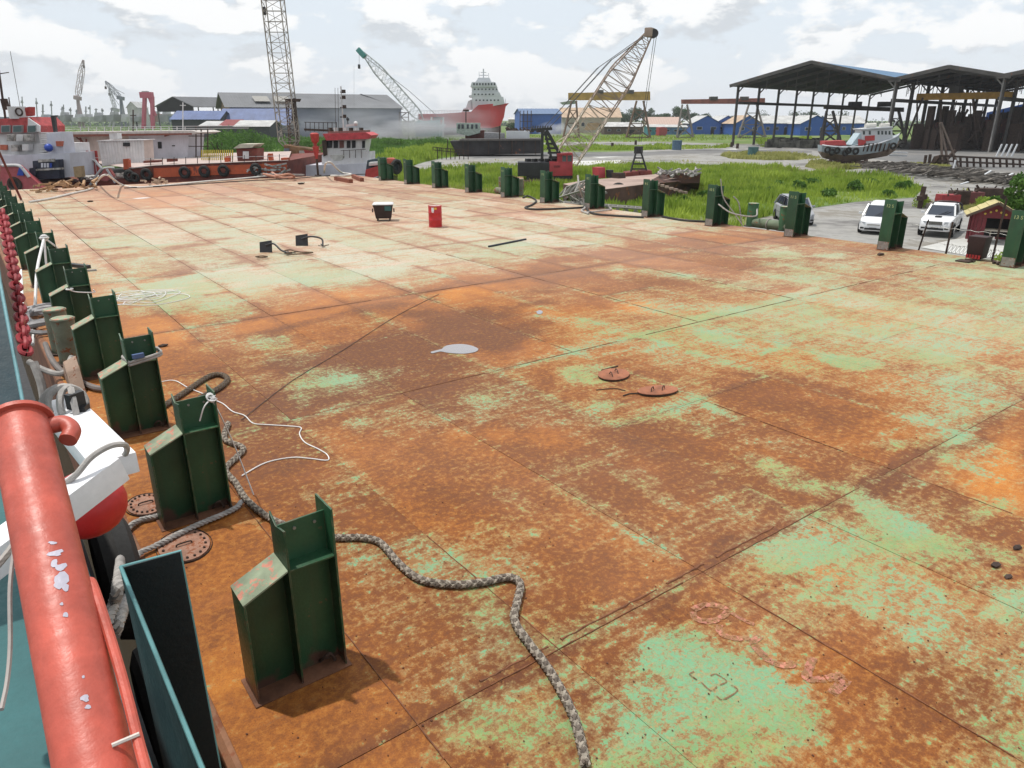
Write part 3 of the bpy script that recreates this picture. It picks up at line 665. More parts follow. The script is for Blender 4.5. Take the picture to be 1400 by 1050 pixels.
for k,(a0,a1,z0,z1,cc) in enumerate(((-.45,-.05,.66,.82,(.75,.75,.78)),(.0,.35,.74,.82,(.75,.45,.06)),(-.40,-.1,.60,.65,(.7,.7,.72)))):
    m=MB(); n=6; m.loft([[c+Vector((.283*math.cos(d0+a0+(a1-a0)*i/n),.283*math.sin(d0+a0+(a1-a0)*i/n),z)) for z in (z0,z1)] for i in range(n+1)],cap=False,closed=False); m.build('sticker',M('sticker_%s'%['white','yellow','grey'][k],cc,.6,bump=0),t)
# bin
c=at(525,301,0); t=T('wheeled_bin','dark four wheeled waste bin with pale lid standing left of red drum','bin',c,rz=0)
R=Matrix.Rotation(-YAW+.12,3,'Z'); BK=M('bin_dark_plastic',(.030,.018,.020),.5,var=.3); 
def secs(zs): return [[c+R@Vector((x*hx,y*hy,z)) for x,y in ((-1,-1),(1,-1),(1,1),(-1,1))] for hx,hy,z in zs]
m=MB(); m.loft(secs([(.33,.26,.10),(.34,.28,.12),(.42,.35,.62),(.44,.37,.66),(.44,.37,.70)])); m.build('bin_body',BK,t,bevel=.012)
m=MB(); m.loft(secs([(.46,.39,.702),(.46,.39,.735),(.40,.30,.775)])); m.build('lid',M('bin_lid_pale',(.62,.62,.62),.35),t,bevel=.01)
for x in(-1,1):
    m=MB(); m.box(c+R@Vector((x*.47,-.1,.45)),(.05,.10,.16),M=R); m.build('side_handle',BK,t,bevel=.01)
    for y in(-1,1):
        m=MB(); m.lathe(c+R@Vector((x*.27,y*.2,.055)),[(0,-.025),(.055,-.025),(.06,-.015),(.06,.015),(.055,.025),(0,.025)],14,R@Matrix.Rotation(math.pi/2,3,'Y')); w=m.build('wheel',M('rubber_black',(.02,.02,.02),.8),t); 
m=MB(); m.box(c+R@Vector((.22,-.375,.55)),(.30,.012,.2),M=R); m.build('teal_panel',M('bin_teal_patch',(.03,.10,.10),.5),t)
# black plates with bent arms
BLK=M('black_painted_iron',(.018,.018,.02),.45,var=.3,spec=.5)
def anchorish(px,w,arm,label,loops):
    c=at(*px,0); t=T('plate_foot_stand',label,'stand',c); u=Vector((RT[0],RT[1],0)); f=Vector((FW[0],FW[1],0))
    m=MB(); q=[c-u*w/2-f*.03,c+u*w/2-f*.02,c+u*w/2+f*.06+Vector((0,0,w*.95)),c-u*w/2+f*.06+Vector((0,0,w*.8))]; m.prism(q,f*.02); m.build('plate',BLK,t)
    m=MB(); m.tube(smooth([c+Vector((0,0,w*.55))]+[c+u*a+f*b+Vector((0,0,z)) for a,b,z in arm],5),.032,8); m.build('arm',BLK,t)
    e=arm[-1]; ce=c+u*e[0]+f*e[1]+Vector((0,0,e[2]))
    for k in range(3):
        a=k*2.1; m=MB(); m.bar(ce,ce+u*.22*math.cos(a)+f*.2*math.sin(a)+Vector((0,0,.05)),.025); m.build('prong',BLK,t)
    if loops:
        m=MB(); q=[ce+u*a+f*b+Vector((0,0,.02)) for a,b in ((0,0),(-.3,.3),(-.15,.6),(.1,.3),(.35,.15),(.75,.1),(.6,-.1),(.2,-.25),(-.1,-.1),(.05,.1))]; m.tube(smooth(q,5),.022,6)
        q=[ce+u*a+f*b+Vector((0,0,.02)) for a,b in ((-.9,-.7),(-.7,-.9),(-.5,-.75),(-.7,-.6),(-.9,-.7))]; m.tube(smooth(q,5),.02,6); m.build('tangled_rope',ROPED,t)
anchorish((364,345),.42,((.3,-.05,.30),(.62,-.3,.12),(.95,-.5,.05)),'black square plate with bent arm and tangled rope on pale deck, left one',True)
anchorish((413,336),.44,((.35,.0,.33),(.75,-.1,.26),(.85,-.4,.05)),'black square plate with bent arm and prongs on pale deck, right one',False)
m=MB(); m.bar(at(668,337,.03),at(719,327,.03),.06); one(m,'steel_bar',M('blue_black_bar',(.03,.035,.05),.5),'straight dark steel bar lying on pale deck right of the red drum','bar')
m=MB(); m.bar(at(88,361,.05),at(121,365,.05),.16,.1); one(m,'black_plank',BLK,'short black plank on deck beside the sixth stanchion','plank')
m=MB(); m.bar(at(90,372,.03),at(132,369,.03),.05); one(m,'thin_steel_rod',M('grey_rod',(.35,.33,.32),.5),'thin grey rod beside the short black plank','rod')
for (a,b_,c_,d,l) in ((459,244,480,248,'left of two short brown beams near the far deck end'),(483,241,495,246,'right of two short brown beams near the far deck end')):
    m=MB(); m.bar(at(a,b_,.12),at(c_,d,.12),.28); one(m,'short_beam',M('brown_beam',(.22,.07,.04),.8,rust=.3),l,'beam')
# small loose debris, each a thing
for k,(a,b_,r,l) in enumerate(((223,474,.07,'small dark lump of scrap right of the third stanchion'),(1390,750,.05,'dark sliver of scrap at the right edge of deck'),(1361,774,.05,'dark sliver of scrap left of the right edge sliver'),(1378,790,.04,'smallest rust flake near the right frame edge'),(412,252,.18,'small dark scrap on pink far deck'),(1204,349,.12,'black knob of scrap at foot of stanchion twelve'),(124,276,.12,'tiny dark scrap on far left deck'))):
    c=at(a,b_,0); m=MB(); m.ico(c+Vector((0,0,r*.35)),r,1,(1.5,.8,.45),.25); m.sm=False; one(m,'scrap_lump',DARK,l,'scrap')
for (a,b_,rx,l) in ((178,284,.5,'white smear of paper lying on far pink deck'),(694,234,.2,'white scrap at the far right deck edge')):
    c=at(a if a!=178 else 193,b_ if a!=178 else 271,.01); m=MB(); m.prism([c+Vector((rx*math.cos(k*1.05)*random.uniform(.7,1.1),rx*.6*math.sin(k*1.05)*random.uniform(.7,1.1),0)) for k in range(6)],(0,0,.006)); one(m,'white_scrap',CORD,l,'scrap')
# rust flakes scattered over the near deck
m=MB()
for k in range(420):
    a=rng.uniform(250,1400); b_=480+570*rng.random()**.8; p=at(a,b_,.003)
    if p.x<.85: continue
    r=rng.uniform(.003,.010); an=rng.uniform(0,6.28); v=[p+Vector((r*math.cos(an+j*1.57)*rng.uniform(.5,1.4),r*math.sin(an+j*1.57)*rng.uniform(.5,1.4),0)) for j in range(4)]; m.prism(v,(0,0,rng.uniform(.002,.006)))
lab(m.build('rust_flakes',M('flake_rust',(.10,.04,.022),.85)),kind='stuff',label='loose rust flakes scattered over the near deck plates')['category']='debris'
# ---- bollards and fairleads ----
BOL=M('bollard_paint',(.16,.17,.12),.6,var=.3,rust=.45,sc=3,streak=.4); BOLG=M('bollard_green',(.05,.14,.07),.55,var=.3,rust=.35,sc=3)
def bollard(x,y,r,h_,label,mat,top=None):
    t=T('bollard',label,'bollard',(x,y,0)); m=MB(); m.lathe((x,y,0),[(r,0),(r,h_-.03),(r+.012,h_-.025),(r+.012,h_),(0,h_)],20); m.build('post',mat,t)
    m=MB(); m.lathe((x,y,h_+.002),[(r*.93,0),(r*.93,.012),(r*.3,.02),(0,.02)],20); m.build('cap',top or CAPM,t)
    m=MB(); m.cyl((x,y,0),r*1.35,.03,20); m.build('foot',DARK,t)
bollard(1.02,15.1,.19,.86,'nearer of two short rusty bollards beside the fourth stanchion',BOL); bollard(.98,15.95,.19,.86,'farther of two short rusty bollards beside the fourth stanchion',BOL)
t=T('fairlead','sloping rusty fairlead horn below the left pair of bollards','fairlead',(.95,13.3,0)); m=MB(); m.loft([[(.80+.0*k,14.2-k*.25,.0),(1.0,14.2-k*.25,.0),(1.0,14.2-k*.25,.02+.5*math.sin(k/4*math.pi)),(.80,14.2-k*.25,.02+.42*math.sin(k/4*math.pi))] for k in range(5)]); m.build('horn',M('fairlead_pink_green',(.32,.22,.16),.7,rust=.5,sc=4),t,bevel=.02)
for x,y,l in ((26.75,18.9,'left of two green bollards beyond the right edge before the grass'),(26.75,17.35,'right of two green bollards beyond the right edge before the grass')): bollard(x,y,.22,.95,l,BOLG)
for x,y,l in ((26.9,37.2,'left of two rusty bollards behind the farther right stanchions'),(26.9,35.4,'right of two rusty bollards behind the farther right stanchions')): bollard(x,y,.22,.95,l,BOL)
for (x,y,L_,l) in ((26.75,17.3,2.4,'green horizontal fender roll lying at the right deck edge'),(26.6,36.0,2.2,'brown horizontal fender roll at far right deck edge')):
    t=T('fender_roll',l,'fender',(x,y,0)); m=MB(); m.lathe((x,y-L_/2+.3,.17),[(0,0),(.17,0),(.2,.05),(.2,.5),(.19,.52),(.2,.54),(.2,L_-.55),(.19,L_-.53),(.2,L_-.5),(.2,L_-.05),(.17,L_),(0,L_)],16,Matrix.Rotation(-math.pi/2,3,'X')); m.build('roll',BOL if y>30 else M('roll_green_grey',(.13,.17,.11),.75,rust=.3,sc=3),t)
    for k in (-.4,.5):
        m=MB(); m.torus((x,y+k+.25,.17),.215,.022,Matrix.Rotation(math.pi/2,3,'X'),16,6); m.build('rope_band',WROPE,t)
# ropes and hoses along the right edge
def line(px,z,r,mat,label,name='rope',n=6,cat='rope'):
    m=MB(); m.tube(smooth([at(a,b_,zz) for (a,b_),zz in zip(px,z if isinstance(z,list) else [z]*len(px))],6),r,n); return one(m,name,mat,label,cat)
HOSE=M('black_hose',(.03,.028,.026),.6)
line([(715,270),(722,268),(733,274),(727,280),(718,284),(735,286),(790,284),(800,282)],.05,.05,HOSE,'black hose coiled round the foot of the stanchion before the crane','hose',cat='hose')
line([(802,286),(812,292),(845,295),(880,297)],.05,.05,HOSE,'dark hose running between stanchions seven and eight on the right edge','hose',cat='hose')
line([(905,296),(935,301),(970,303)],.05,.05,HOSE,'dark hose end beside the stanchion numbered nine','hose',cat='hose')
m=MB(); m.tube(smooth([(25.3,19.6,.95),(25.5,19.0,.62),(26.2,18.4,.5),(26.6,18.6,.75)],6),.03,6); m.tube(smooth([(26.4,19.7,1.2),(26.55,19.5,.9),(26.6,19.3,.1)],5),.03,6); m.tube(smooth([(25.5,19.75,1.95),(25.6,19.6,1.2),(26.1,19.3,.5),(26.3,19.0,.05)],5),.025,6)
one(m,'draped_rope',WROPE,'pale rope draped over the fourth right stanchion','rope')
line([(790,240),(792,255),(797,270),(800,283),(795,288),(805,292)],[1.6,1.1,.5,.1,.05,.05],.05,WROPE,'pale frayed rope hanging by the seventh right stanchion')
line([(800,290),(815,289),(835,286),(832,283)],.06,.04,WROPE,'pale rope round the foot of the sixth right stanchion')
line([(975,300),(1000,285),(1040,268),(1000,275)],[.4,.3,.2,.2],.02,WROPE,'thin line in the grass behind the stanchion numbered ten','thin_line') if False else None
# far deck end: white hose and lines
WH=M('white_hose',(.62,.60,.56),.7,var=.15)
line([(40,276),(70,271),(100,264),(125,258),(132,250),(138,242),(146,239),(155,245),(168,253),(190,256),(240,252),(280,248),(330,244),(372,240)],[.06]*5+[1.0,1.3,.8,.06,.06,.06,.06,.06,.06],.06,WH,'white hose along the far deck end rising in a hump','hose',cat='hose')
line([(170,257),(230,254),(290,250),(340,247),(400,244),(450,240),(500,238)],.05,.035,HOSE,'thin black line along the far deck end','line',cat='line')
line([(443,236),(445,224),(452,222),(460,230),(468,236),(480,238),(470,240),(452,240)],[.1,1.2,1.3,.6,.1,.1,.1,.1],.07,WH,'bent white pipe beside the red standpipe on far deck','pipe',cat='pipe')
line([(372,236),(380,240),(395,238),(402,242),(385,243),(360,238)],[.2,.3,.5,.2,.1,.3],.09,M('pink_hose',(.45,.22,.15),.7),'pinkish hose heap at the far deck end','hose',cat='hose')
m=MB(); m.bar(at(358,238,.25),at(415,239,.35),.22,.1); one(m,'grey_plank',M('grey_plank_wood',(.32,.30,.28),.8),'long grey plank among hoses at far deck end','plank')
c=at(435,240,0); t=T('red_standpipe','red standpipe with funnel top on the far deck end','standpipe',c); REDP=M('faded_red_paint',(.36,.035,.03),.6,var=.3,rust=.25)
m=MB(); m.cyl(c,.28,.06,12); m.build('foot',DARK,t); m=MB(); m.cyl(c+Vector((0,0,.06)),.09,1.5,10); m.build('pipe',DARK,t); m=MB(); m.lathe(c+Vector((0,0,1.3)),[(.10,0),(.22,.6),(.26,.95),(.12,1.0),(.12,1.15),(.3,1.35),(.36,1.9),(.2,2.0),(0,2.0)],14); m.build('funnel',REDP,t)
# brown scraps at far deck end, left
c=at(212,254,0)
m=MB()
for k in range(14):
    a=Vector((random.uniform(-.7,.7),random.uniform(-.3,.3),random.uniform(.05,.5))); m.bar(c+a,c+a+Vector((random.uniform(-.6,.6),random.uniform(-.3,.3),random.uniform(-.2,.3))),.07,.1)
lab(one(m,'broken_crate',M('pale_wood_scrap',(.5,.38,.28),.8,var=.4),'broken pale wooden crate by the orange hull','crate'),kind='stuff')
# ================= the vessel the camera stands on =================
TEAL=M('teal_deck_paint',(.022,.105,.11),.5,var=.18,rust=.06,rcol=(.02,.03,.03),sc=2,bump=.1)
TEALD=M('dark_teal_paint',(.006,.030,.042),.45,var=.2,bump=.1)
RAIL=M('rail_red_paint',(.47,.085,.055),.46,var=.22,sc=9,rust=.02,rcol=(.16,.05,.03),bump=.18,spec=.5,streak=.2)
MAR=M('maroon_paint',(.10,.012,.012),.55,var=.2)
tug=T('camera_vessel','teal decked vessel with thick red pipe rail at the left frame edge','boat',(-.4,.8,2.6))
p0,p1=atC(215,1400,.85),atC(36,585,1.72); 
a0=atC(130,1050,1.22); a1=atC(32,600,1.69); d=(a1-a0).normalized(); p0=a0-d*.6; p1=a1+d*.045
m=MB(); m.tube([p0.lerp(p1,k/20) for k in range(21)],.06,28); m.build('rail_pipe',RAIL,tug)
m=MB(); m.tube([p1,p1+d*.012,p1+d*.02],[.072,.072,.062],28); m.build('pipe_flange',RAIL,tug)
s=d.cross(Vector((0,0,1))).normalized(); n_=s.cross(d)
m=MB(); m.tube(smooth([p1-d*.02+s*.05,p1-d*.02+s*.085,p1-d*.05+s*.098,p1-d*.08+s*.085],8),.02,16); m.build('lug',RAIL,tug)
# chipped spots, bare primer showing
CH=M('bare_primer_grey',(.42,.40,.47),.5,var=.2)
for (px,py,rx,ry) in ((72,742,6,3),(76,756,10,6),(74,770,4,5),(83,792,7,12),(79,800,5,6),(88,803,5,8),(89,841,3,4),(116,955,5,5),(120,966,4,3),(85,775,6,6),(84,826,2,3),(114,925,2,2)):
    c=a0+(a1-a0)*((1050-py)/450.); r_=ray(px,py); o=Vector((0,0,H)); dr=Vector(r_).normalized()
    w=o-a0; A=dr-d*dr.dot(d); B=w-d*w.dot(d); aa=A.dot(A);bb=2*A.dot(B);cc=B.dot(B)-.0606**2; disc=bb*bb-4*aa*cc
    if disc<0: continue
    tt=(-bb-math.sqrt(disc))/(2*aa); hit=o+dr*tt; ax=a0+d*((hit-a0).dot(d)); nr=(hit-ax).normalized(); tg=nr.cross(d); sc_=tt/985.
    q=[]
    rw=[random.uniform(.35,1.35) for _ in range(11)]
    for k in range(11):
        an=2*math.pi*k/11; rr_=(rw[k]+rw[k-1])*.5; u_=rx*sc_*math.cos(an)*rr_; v_=ry*sc_*math.sin(an)*rr_; ang=u_/.0606
        q.append(ax+(nr*math.cos(ang)+tg*math.sin(ang))*.0607+d*v_)
    mm=MB(); cen=sum(q,Vector())/11; cen=ax+(cen-ax).normalized()*.0607 if False else cen
    for k in range(11): mm.poly([ax+nr*.0608,q[k],q[(k+1)%11]])
    mm.build('paint_chip',CH,tug)
# thin handle rod welded to the outboard side of the rail
h0,h1=atC(120,795,1.47),atC(196,1040,1.2)
m=MB(); m.tube(smooth([atC(112,800,1.50),h0,atC(130,808,1.45),atC(165,920,1.32),h1,atC(215,1100,1.12)],6),.0095,10); m.build('handle_rod',RAIL,tug)
for q in ((141,878,1.37),(180,1008,1.22)):
    c=atC(*q); m=MB(); m.tube([c-s*.03,c+s*.012],.004,6); m.build('clip',M('galvanised_clip',(.6,.55,.5),.4,.5),tug)
# maroon bracket plate below the rail, inboard
q=[p0,p1]; m=MB(); m.prism([p0-Vector((.02,0,.05)),p0.lerp(p1,.62)-Vector((.02,0,.05)),p0.lerp(p1,.30)+Vector((-.06,.02,-1.0)),p0+Vector((-.06,0,-1.0))],(-.012,0,0)); m.build('bracket_plate',MAR,tug)
# inboard teal deck and gutter
m=MB(); m.bx((-3.,-.6,2.50),(.10,4.2,2.60)); m.build('deck',TEAL,tug)
m=MB(); m.bx((-3.0,-.6,-3.2),(.12,9.5,2.49)); m.build('hull_side',M('tug_hull_black',(.02,.02,.022),.6,rust=.15),tug)
m=MB(); m.box((-.62,1.0,2.78),(.07,.10,.36)); m.build('deck_post',TEALD,tug)
for a,b_ in ((.5,1.05),(.42,1.3),(.55,.8)):
    m=MB(); m.box((-a,b_,2.603),(.06,.008,.006),.3); m.build('deck_scratch',BLK,tug)
# tall dark teal column at the left edge
m=MB(); e0=atC(33,560,2.55); e1=atC(0,385,2.75); e2=atC(-12,300,2.9); m.prism([e0,e1,e2,e2+Vector((-.5,0,0)),e0+Vector((-.5,0,0))],Vector((0,.02,-.02))); m.build('side_column',TEALD,tug)
m=MB(); m.tube([e0,e1,e2],.006,6); m.build('column_edge',M('teal_edge',(.15,.32,.35),.5),tug)
# folded green plate
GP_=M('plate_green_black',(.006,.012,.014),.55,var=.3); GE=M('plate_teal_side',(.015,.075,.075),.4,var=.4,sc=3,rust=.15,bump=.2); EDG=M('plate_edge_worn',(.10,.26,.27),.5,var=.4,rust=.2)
c0=atC(165,775,1.95); c1=atC(247,759,2.02); b1=at(286,1075,c0.z); c1.z=c0.z+.005
t=T('folded_steel_plate','folded dark green steel plate standing upright in the foreground beside the red rail','plate',(c0.x,c0.y,c0.z-.9))
def wall(p,q,z,th,name,mat): 
    n=(q-p).cross(Vector((0,0,1))).normalized()*th; mm=MB(); mm.prism([p,q,q-Vector((0,0,z)),p-Vector((0,0,z))],n); mm.build(name,mat,t,bevel=.002)
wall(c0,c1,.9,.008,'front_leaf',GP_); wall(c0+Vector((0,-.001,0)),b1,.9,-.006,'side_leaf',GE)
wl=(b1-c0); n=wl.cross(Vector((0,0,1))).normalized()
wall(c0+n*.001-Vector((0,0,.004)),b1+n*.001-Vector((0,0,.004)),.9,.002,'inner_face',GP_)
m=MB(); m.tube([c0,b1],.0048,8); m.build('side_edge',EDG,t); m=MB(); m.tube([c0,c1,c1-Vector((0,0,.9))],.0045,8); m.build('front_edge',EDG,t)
# white box beams lashed with rope, between the vessels
WHT=M('white_box_paint',(.78,.78,.80),.4,var=.06,rust=.02,bump=.06)
t=T('white_box_frame','white box section beam lashed with rope beside the red rail','beam',atC(120,640,2.4)-Vector((0,0,.2)))
e=[atC(158,640,2.30),atC(82,556,2.95)]; m=MB(); m.bar(e[0],e[1],.135,.07); m.build('upright_beam',WHT,t,bevel=.006)
e=[atC(158,637,2.22),atC(-60,800,1.85)]; m=MB(); m.bar(e[0],e[1],.085,.085); m.build('cross_beam',WHT,t,bevel=.006)
m=MB(); 
for k in range(4):
    c=atC(88+k*5,552+k*2,2.85-k*.02); m.torus(c,.075,.013,Matrix.Rotation(.9+.2*k,3,'X')@Matrix.Rotation(.5*k,3,'Y'),18,6)
lab(m.build('rope_turns',WROPE),'white rope turns wound over the top end of the white beam','rope'); 
m=MB(); c=atC(103,547,2.75); m.box(c,(.06,.03,.06),.5); m.box(c+Vector((.02,0,-.04)),(.05,.03,.03),1.1); one(m,'black_tape',BLK,'black tape wrapped on the rope turns of the white beam','tape')
m=MB(); m.tube(smooth([atC(90,660,2.1),atC(105,648,2.1),atC(125,625,2.12),atC(150,610,2.15),atC(170,608,2.2),atC(173,618,2.3),atC(160,632,2.35)],6),.009,8); one(m,'lashing_loop',WROPE,'thin grey rope loop lashing the end of the white beam','rope')
m=MB(); m.tube(smooth([atC(-5,775,1.55),atC(15,750,1.6),atC(30,725,1.7)],5),.008,6); one(m,'lashing_line',WROPE,'pale line tied along the white beam behind the rail','rope')
m=MB(); m.tube(smooth([atC(22,735,1.5),atC(14,800,1.45),atC(14,880,1.4),atC(10,930,1.35),atC(2,970,1.3)],6),.0045,6); one(m,'hanging_cord',M('grey_cord',(.40,.37,.35),.8),'grey cord hanging inboard over the teal deck','cord')
# red buoy and black fenders in the gap
m=MB(); c=atC(118,690,3.1); m.ico(c,.16,3,(1,1,.9)); one(m,'red_buoy',M('buoy_red',(.45,.02,.02),.4),'red round buoy hanging in the gap below the white beam','buoy')
def tyre(c,R_,r_,Mx,label,grp=None,parent=None,name='tyre_fender'):
    m=MB(); m.torus(c,R_,r_,Mx,22,8); o=m.build(name,M('tyre_rubber',(.02,.019,.018),.75,var=.3),parent)
    if not parent: lab(o,label,'tyre',grp)
    return o
tyre(Vector((.40,4.6,.4)),.36,.13,Matrix.Rotation(math.pi/2,3,'Y'),'black tyre fender in the gap between the two hulls')
tyre(Vector((.42,6.2,.6)),.42,.15,Matrix.Rotation(math.pi/2,3,'Y'),'black tyre fender farther along the gap between hulls')
# red chain
CHN=M('chain_red',(.24,.014,.02),.55,var=.35,rust=.25)
t=T('red_chain','red painted heavy chain hanging at the left frame edge','chain',atC(33,500,3.0))
A_,B_,C_=atC(3,290,3.6),atC(22,390,3.0),atC(36,488,2.6); P_=smooth([A_,B_,C_],40); L_=0;acc=[P_[0]]
for i in range(1,len(P_)):
    L_+=(P_[i]-P_[i-1]).length
    if L_>.04: acc.append(P_[i]); L_=0
for i in range(len(acc)-1):
    c=(acc[i]+acc[i+1])/2; dd=(acc[i+1]-acc[i]).normalized(); x=dd.cross(Vector((FW[0],FW[1],0))).normalized(); y=dd.cross(x)
    if i%2: x,y=y,-x
    q=[c+dd*a*.032+x*b_*.018 for a,b_ in ((1,0),(.75,.75),(0,1),(-.75,.75),(-1,0),(-.75,-.75),(0,-1),(.75,-.75),(1,0))]; m=MB(); m.tube(smooth(q,3),.0085,6,cap=False); m.build('link',CHN,t)
# lines crossing the gap farther along
m=MB(); m.tube(smooth([(.35,14.6,.3),(.55,14.4,.15),(.8,14.2,.10),(1.0,14.6,.25)],5),.05,8); m.tube(smooth([(.42,14.5,.3),(.45,14.3,-.1),(.4,14.1,-.6)],5),.07,8); one(m,'chafed_mooring_rope',WROPE,'ragged pale mooring rope over the barge edge by the bollards','rope')
m=MB(); m.tube(smooth(dk([(62,470),(70,490),(85,508),(105,520),(130,530),(150,532)],.06),6),.05,8); one(m,'grey_hose',M('hose_grey',(.16,.14,.13),.7),'grey hose curving round the foot of the fourth stanchion','hose')
m=MB()
for k in range(9):
    c=Vector((.95+random.uniform(-.2,.3),18.8+random.uniform(-1,1),.12)); m.torus(c,random.uniform(.25,.45),.05,Matrix.Rotation(random.uniform(-.3,.3),3,'X'),16,5)
lab(one(m,'rope_heap',M('grey_rope',(.28,.27,.27),.9,var=.4),'heap of coiled grey rope at the hull edge behind fifth stanchion','rope'),kind='stuff')
m=MB(); m.bar((.55,18.2,.4),(.78,20.6,.9),.05); m.bar((.7,30,.5),(.7,44,1.6),.08); one(m,'white_pole_pair',CORD,'white poles leaning outside the left hull edge','pole')
# ================= GROUND, WATER, VEGETATION =================
def V3(*a): return Vector(a)
RTv=Vector((RT[0],RT[1],0)); FWv=Vector((FW[0],FW[1],0))
def g(px,py,dz=0.): return at(px,py,GZ+dz)
def ground_mat(name,cols,sc=.08,fine=3.,rough=.9,bump=.3):
    m=bpy.data.materials.new(name); m.use_nodes=True; nt=m.node_tree; b=nt.nodes['Principled BSDF']; N=nt.nodes.new; L=nt.links.new
    tc=N('ShaderNodeTexCoord'); co=tc.outputs['Object']
    n1=N('ShaderNodeTexNoise'); L(co,n1.inputs['Vector']); n1.inputs['Scale'].default_value=sc; n1.inputs['Detail'].default_value=9; n1.inputs['Roughness'].default_value=.65
    n2=N('ShaderNodeTexNoise'); L(co,n2.inputs['Vector']); n2.inputs['Scale'].default_value=fine; n2.inputs['Detail'].default_value=6
    mx=N('ShaderNodeMath'); mx.operation='MULTIPLY_ADD'; L(n2.outputs[0],mx.inputs[0]); mx.inputs[1].default_value=.35; 
    ad=N('ShaderNodeMath'); ad.operation='SUBTRACT'; L(n1.outputs[0],ad.inputs[0]); ad.inputs[1].default_value=.17; L(ad.outputs[0],mx.inputs[2])
    r=N('ShaderNodeValToRGB'); L(mx.outputs[0],r.inputs[0]); e=r.color_ramp.elements; n=len(cols)
    e[0].position=.36; e[0].color=(*cols[0],1); e[1].position=.64; e[1].color=(*cols[-1],1)
    for i in range(1,n-1): q=e.new(.36+.28*i/(n-1)); q.color=(*cols[i],1)
    L(r.outputs[0],b.inputs['Base Color']); b.inputs['Roughness'].default_value=rough; b.inputs['Specular IOR Level'].default_value=.25
    bp=N('ShaderNodeBump'); bp.inputs['Strength'].default_value=bump; bp.inputs['Distance'].default_value=.05; L(n2.outputs[0],bp.inputs['Height']); L(bp.outputs[0],b.inputs['Normal']); return m
SOIL=ground_mat('grassy_ground',[(.05,.085,.022),(.09,.15,.03),(.13,.19,.045),(.17,.17,.08)],.05)
YARD=ground_mat('yard_concrete',[(.13,.125,.12),(.22,.215,.205),(.29,.285,.27),(.20,.185,.16)],.09,1.1,.9,.5)
PALE=ground_mat('pale_concrete',[(.42,.42,.40),(.55,.55,.53)],.2)
DIRTG=ground_mat('dark_asphalt',[(.10,.10,.10),(.15,.15,.15),(.19,.18,.17)],.1)
def sheet(name,pts,mat,kind='structure',label=None):
    m=MB(); m.poly(pts); o=m.build(name,mat); lab(o,label,None,None,kind); return o
m=MB()
for x0,x1,y0,y1 in ((26.36,52,-300,66),(52,5000,-300,6000),(-5000,52,126,6000)):
    m.add([(x0,y0,GZ),(x1,y0,GZ),(x1,y1,GZ),(x0,y1,GZ)],[(0,1,2,3)])
m.add([(26.36,66,GZ),(52,66,GZ),(52,66,GZ-2),(26.36,66,GZ-2)],[(0,1,2,3)]); m.add([(52,66,GZ),(52,126,GZ),(52,126,GZ-2),(52,66,GZ-2)],[(0,1,2,3)]); m.add([(-5000,126,GZ),(52,126,GZ),(52,126,GZ-2),(-5000,126,GZ-2)],[(0,1,2,3)])
lab(m.build('ground',SOIL),kind='structure')
WAT=bpy.data.materials.new('river_water'); WAT.use_nodes=True; b=WAT.node_tree.nodes['Principled BSDF']; b.inputs['Base Color'].default_value=(.035,.030,.02,1); b.inputs['Roughness'].default_value=.12
nn=WAT.node_tree.nodes.new('ShaderNodeTexNoise'); nn.inputs['Scale'].default_value=1.5; bb=WAT.node_tree.nodes.new('ShaderNodeBump'); bb.inputs['Strength'].default_value=.3; bb.inputs['Distance'].default_value=.1; WAT.node_tree.links.new(nn.outputs[0],bb.inputs['Height']); WAT.node_tree.links.new(bb.outputs[0],b.inputs['Normal'])
sheet('water',[(-900,-300,-3.1),(27,-300,-3.1),(27,65.9,-3.1),(51.9,65.9,-3.1),(51.9,125.9,-3.1),(-900,125.9,-3.1)],WAT)
def pg(px,dz): return [g(a,b,dz) for a,b in px]
def clipx(q,x0=26.5): return [Vector((max(p.x,x0),p.y,p.z)) for p in q]
sheet('yard_pavement',clipx(smooth(pg([(548,240),(570,225),(610,216),(660,212),(760,209),(860,207),(905,203),(960,199),(1020,197),(1120,197),(1400,199)],.004),4))+clipx(pg([(1750,215),(2600,500),(1500,440),(1400,400),(1050,335),(850,312),(650,285),(560,262)],.004)),YARD)
sheet('access_road',smooth(pg([(700,197),(800,194),(900,194),(1000,197),(900,198.5),(800,198.5),(700,200)],.004),4),YARD)
sheet('pale_slab',pg([(790,212),(870,209),(960,206),(1005,203),(1010,205),(940,209),(860,213),(820,216)],.008),PALE)
sheet('pale_slab',pg([(783,220),(850,219),(838,226),(783,227)],.008),PALE)
sheet('asphalt_strip',pg([(620,212),(740,208),(880,208),(960,204),(1110,206),(1110,209),(980,209),(880,213),(730,216),(650,216)],.012),DIRTG)
sheet('shed_floor',pg([(1050,198),(1100,204),(1230,222),(1320,232),(1500,245),(1900,230),(1500,190)],.012),DIRTG)
